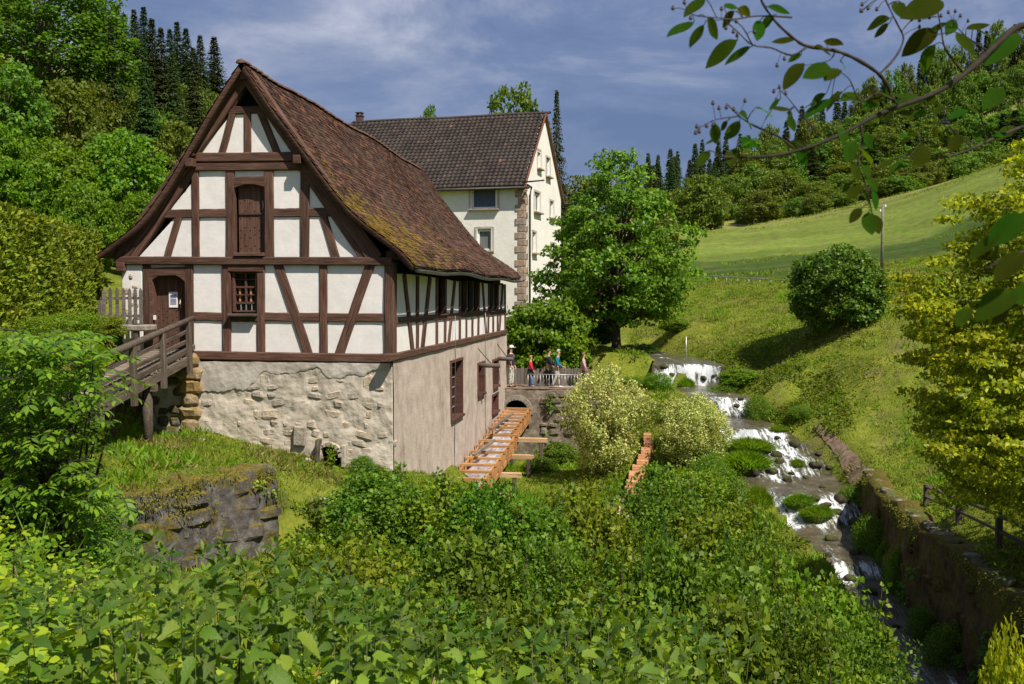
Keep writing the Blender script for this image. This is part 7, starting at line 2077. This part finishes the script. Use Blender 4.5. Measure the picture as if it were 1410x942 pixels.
# ---- overhanging branch in the near foreground
ob = thing('overhanging_branch', 'dark lichened branch with oval green leaves and small berries hanging into the view', 'branch')
A4 = lambda x, y: (900 + x / 2.944, y / 2.944)
A5 = lambda x, y: (1180 + x / 3.139, y / 3.139)
def dep(px): return 2.1 + (px - 900) / 510 * .55
TWL = [('branch', [(1440, 40), (1404, 36), (1372, 62), (1340, 92), (1306, 118), (1278, 132), (1240, 146), (1205, 160), (1160, 184), (1110, 204), (1060, 215), (1012, 217), (990, 216)], .013, .003),
       ('twig', [(1231, 142), (1222, 118), (1208, 100), (1180, 82), (1150, 70), (1112, 64), (1092, 52), (1068, 30), (1050, 4), (1042, -20)], .0075, .003),
       ('twig', [(1210, 103), (1232, 80), (1244, 54), (1236, 34), (1226, 14), (1214, -12)], .004, .002),
       ('twig', [(1112, 64), (1090, 76), (1062, 66), (1036, 62), (1016, 44), (1000, 30)], .0035, .0015),
       ('twig', [(1036, 62), (1014, 30), (960, 22), (945, 14)], .0025, .0012), ('twig', [(1090, 24), (1045, 22), (1015, 26), (975, 28)], .003, .0015),
       ('twig', [(1150, 72), (1140, 84), (1108, 90)], .0025, .001), ('twig', [(1092, 204), (1072, 188), (1040, 174), (1018, 160), (1000, 142)], .004, .0015), ('twig', [(1131, 188), (1105, 160), (1085, 135), (1072, 122)], .003, .001),
       ('twig', [(1185, 172), (1188, 200), (1182, 225), (1192, 255), (1200, 290), (1204, 318)], .004, .0015), ('twig', [(1240, 146), (1210, 128), (1185, 140), (1170, 110), (1152, 96)], .004, .0015),
       ('twig', [(1326, 100), (1302, 68), (1296, 40), (1290, 10)], .004, .002), ('twig', [(1360, 70), (1330, 50), (1312, 30)], .003, .0015), ('twig', [(1404, 176), (1370, 190), (1335, 206), (1300, 216), (1262, 210)], .006, .002), ('twig', [(1339, 204), (1310, 178), (1300, 160)], .003, .0012), ('twig', [(1450, 168), (1404, 176)], .007, .006),
       ('twig', [(1358, 194), (1350, 160), (1340, 150)], .003, .0012), ('twig', [(1018, 160), (985, 165), (965, 175)], .002, .001), ('twig', [(1460, 330), (1420, 345), (1388, 352), (1356, 372)], .005, .002), ('twig', [(1460, 425), (1412, 415), (1370, 440)], .004, .002), ('twig', [(1450, 290), (1400, 298), (1372, 320)], .003, .001)]
TP = []
for nm, pl, r0, r1 in TWL:
    near = pl[0][0] > 1440 and pl[0][1] > 250
    dd = [(1.55 if near else dep(px)) for px, py in pl]
    # smooth the run and give it knots
    q = [P(px, py, d) for (px, py), d in zip(pl, dd)]
    n = len(q); sm_ = []
    for i in range(n - 1):
        for k in range(4):
            t_ = k / 4; p0_, p1_, p2_, p3_ = q[max(i - 1, 0)], q[i], q[i + 1], q[min(i + 2, n - 1)]
            sm_.append(.5 * ((2 * p1_) + (-p0_ + p2_) * t_ + (2 * p0_ - 5 * p1_ + 4 * p2_ - p3_) * t_ ** 2 + (-p0_ + 3 * p1_ - 3 * p2_ + p3_) * t_ ** 3))
    sm_.append(q[-1]); m = len(sm_)
    tube(nm, sm_, [(r0 + (r1 - r0) * i / (m - 1)) * .72 * random.uniform(.78, 1.25) for i in range(m)], M['twig_lichen'] if nm == 'branch' else M['twig'], ob, 7)
    TP += sm_
TPa = np.array(TP)
LV = [A4(*a) + A4(*b_) for a, b_ in (((165, 90), (50, 138)), ((205, 100), (138, 190)), ((215, 70), (270, 160)), ((340, 165), (205, 262)), ((395, 190), (278, 255)), ((430, 85), (425, 155)), ((330, 45), (270, 110)), ((210, -10), (120, 60)), ((285, 30), (345, 20)), ((345, 30), (385, 55)), ((490, 60), (430, 120)), ((575, 165), (478, 160)), ((605, 260), (525, 348)), ((690, 165), (768, 175)), ((650, 190), (730, 212)), ((600, 220), (545, 245)), ((715, 275), (615, 300)), ((750, 285), (698, 310)), ((755, 250), (785, 280)), ((460, 30), (556, 44)), ((960, 75), (855, 110)), ((955, 95), (890, 150)), ((985, 10), (1000, 52)),
      ((410, 440), (490, 460)), ((480, 445), (558, 435)), ((350, 490), (290, 570)), ((345, 460), (415, 510)), ((545, 470), (575, 530)), ((345, 560), (432, 595)), ((330, 600), (310, 668)), ((225, 610), (178, 672)), ((250, 500), (250, 585)), ((300, 490), (270, 530)), ((360, 600), (400, 560)), ((270, 560), (200, 580)),
      ((850, 540), (892, 600)), ((835, 600), (892, 660)), ((812, 575), (785, 645)), ((800, 662), (838, 722)), ((845, 660), (878, 710)), ((862, 720), (912, 770)), ((840, 785), (896, 858)), ((835, 745), (790, 805)), ((885, 775), (912, 845)), ((842, 845), (795, 898)), ((868, 865), (885, 940)), ((890, 870), (915, 942)), ((800, 740), (760, 780)), ((720, 400), (610, 470)), ((770, 370), (690, 440)), ((830, 380), (760, 400)), ((660, 420), (600, 430)), ((760, 520), (775, 570)), ((720, 540), (700, 580)), ((900, 350), (830, 380)), ((960, 440), (935, 500)), ((700, 380), (620, 440)), ((540, 460), (590, 500)))]
LV += [A5(*a) + A5(*b_) for a, b_ in (((185, 5), (185, 55)), ((370, 15), (205, 50)), ((390, 100), (285, 150)), ((350, 130), (195, 225)), ((340, 190), (265, 320)), ((425, 85), (390, 145)), ((430, 140), (510, 228)), ((470, 130), (575, 95)), ((500, 130), (590, 150)), ((700, 155), (560, 252)), ((330, 160), (270, 200)), ((375, 460), (330, 485)), ((630, 385), (550, 460)), ((620, 400), (580, 375)), ((265, 575), (190, 610)), ((300, 490), (205, 490)), ((160, 690), (90, 725)), ((200, 695), (140, 745)), ((240, 600), (190, 580)), ((360, 540), (290, 525)), ((345, 545), (330, 600)), ((480, 480), (395, 500)), ((475, 460), (540, 490)), ((455, 590), (415, 620)), ((580, 590), (650, 570)), ((300, 640), (260, 705)), ((250, 650), (190, 690)), ((330, 650), (395, 660)), ((220, 720), (200, 690)), ((520, 540), (570, 560)), ((500, 600), (540, 570)), ((620, 470), (690, 440)), ((640, 530), (700, 500)), ((550, 620), (600, 600)), ((400, 630), (440, 600)), ((120, 400), (60, 440)), ((50, 380), (100, 450)), ((200, 420), (150, 400)), ((170, 490), (260, 500)), ((90, 430), (30, 460)))]
NEARLV = [(1408, 295, 1365, 335), (1375, 327, 1332, 352), (1378, 335, 1362, 362), (1408, 350, 1372, 380), (1400, 402, 1345, 432), (1392, 420, 1358, 448), (1410, 440, 1385, 470), (1335, 425, 1318, 446), (1440, 395, 1395, 410)]
def leaf_mesh(seed):
    n = 9; v = []; f = []
    for i in range(n):
        t_ = i / (n - 1); w_ = .27 * math.sin(math.pi * t_ ** .9) ** .8 if 0 < i < n - 1 else .004
        z = -.16 * t_ * t_ + .04 * math.sin(t_ * 5 + seed)
        for s in (1, .5, 0, -.5, -1): v.append((t_, w_ * s, z + .22 * w_ * abs(s)))
    for i in range(n - 1):
        for k in range(4): f.append((i * 5 + k, i * 5 + k + 1, i * 5 + 6 + k, i * 5 + 5 + k))
    me = npmesh('leaf', v, f, True); me.materials.append(LM['over']); return me
OL = [leaf_mesh(k) for k in range(4)]
rs = random.Random(47)
def put_leaf(x0, y0, x1, y1, d):
    a, b_ = P(x0, y0, d), P(x1, y1, d + rs.uniform(-.05, .05))
    ax = V3(b_ - a); L = ax.length; ax.normalize()
    n = Vector((rs.uniform(-.5, .5), -rs.uniform(.35, .9), rs.uniform(.3, .9))); s = n.cross(ax).normalized(); n = ax.cross(s)
    o = obj('leaf', rs.choice(OL), None, ob); Mx = Matrix((ax, s, n)).transposed().to_4x4() @ Matrix.Diagonal((L, L * rs.uniform(.8, 1.1), L, 1)); Mx.translation = V3(a); o.matrix_local = Mx
    i = int(np.argmin(np.linalg.norm(TPa - a, axis=1))); e_ = TPa[i]
    if np.linalg.norm(e_ - a) > .004: tube('leaf_stalk', [e_, (e_ + a) / 2 + np.array((0, 0, .004)), a], .0012, M['twig'], ob, 4)
for x0, y0, x1, y1 in LV: put_leaf(x0, y0, x1, y1, dep(x0) + rs.uniform(-.03, .03))
for k in range(46):
    i = rs.randrange(len(TPa)); q = TPa[i] - CAM; sx = 705 + F * (q @ _r) / (q @ _f); sy = 471 - F * (q @ _u) / (q @ _f)
    if not (1050 < sx < 1405 and 110 < sy < 235): continue
    an = rs.uniform(0, 6.28); ln = rs.uniform(20, 36); bx, by = sx + rs.uniform(-10, 10), sy + rs.uniform(-8, 10)
    put_leaf(bx, by, bx + math.cos(an) * ln, by + abs(math.sin(an)) * ln * .7, dep(sx) + rs.uniform(-.05, .08))
for x0, y0, x1, y1 in NEARLV: put_leaf(x0, y0, x1, y1, 1.55)
bm = bmesh.new(); bmesh.ops.create_icosphere(bm, subdivisions=2, radius=.0042)
bm_tube(bm, [(0, 0, .003), (0, 0, .006)], [.002, .003], 5)
BY = bmmesh('berry', bm, True); BY.materials.append(simple_mat('dark_berry', (.03, .018, .022), (.07, .05, .035), 60, .6, .1))
BL = [A4(*p) for p in ((78, 35), (125, 12), (150, 75), (275, 38), (293, 115), (323, 130), (338, 145), (408, 130), (335, 88), (530, 240), (500, 267), (370, 410), (240, 420), (175, 515), (185, 535), (215, 512), (170, 540), (240, 510), (295, 437), (265, 440), (510, 355), (487, 372), (535, 380), (497, 407), (845, 20), (840, 45), (870, 35), (905, 40), (325, 445))] + \
     [A5(*p) for p in ((20, 50), (48, 38), (85, 42), (237, 85), (255, 75), (313, 78), (270, 118), (363, 70), (395, 55), (425, 50), (447, 70), (480, 92), (325, 15), (270, 90))]
for px, py in BL:
    p = P(px, py, dep(px)); o = obj('berry', BY, None, ob); o.location = p
    i = int(np.argmin(np.linalg.norm(TPa - p, axis=1))); tube('berry_stalk', [TPa[i], (TPa[i] + p) / 2 + np.array((0, 0, .003)), p], .0008, M['twig'], ob, 4)

# ================================================================== put each thing's origin at its base
bpy.context.view_layer.update()
ch_of = {}
for o in bpy.data.objects:
    if o.parent is not None: ch_of.setdefault(o.parent.name, []).append(o)
for o in list(bpy.data.objects):
    if o.type == 'EMPTY' and o.parent is None and o.location.length < 1e-6 and o.name in ch_of:
        cs_ = []
        for c in ch_of[o.name]:
            for q in [c] + ch_of.get(c.name, []):
                if q.type == 'MESH': cs_ += [q.matrix_world @ Vector(b_) for b_ in q.bound_box]
        lo = [min(c[i] for c in cs_) for i in range(3)]; hi = [max(c[i] for c in cs_) for i in range(3)]
        loc = Vector(((lo[0] + hi[0]) / 2, (lo[1] + hi[1]) / 2, lo[2]))
        o.location = loc
        for c in ch_of[o.name]: c.matrix_parent_inverse = Matrix.Translation(-loc)
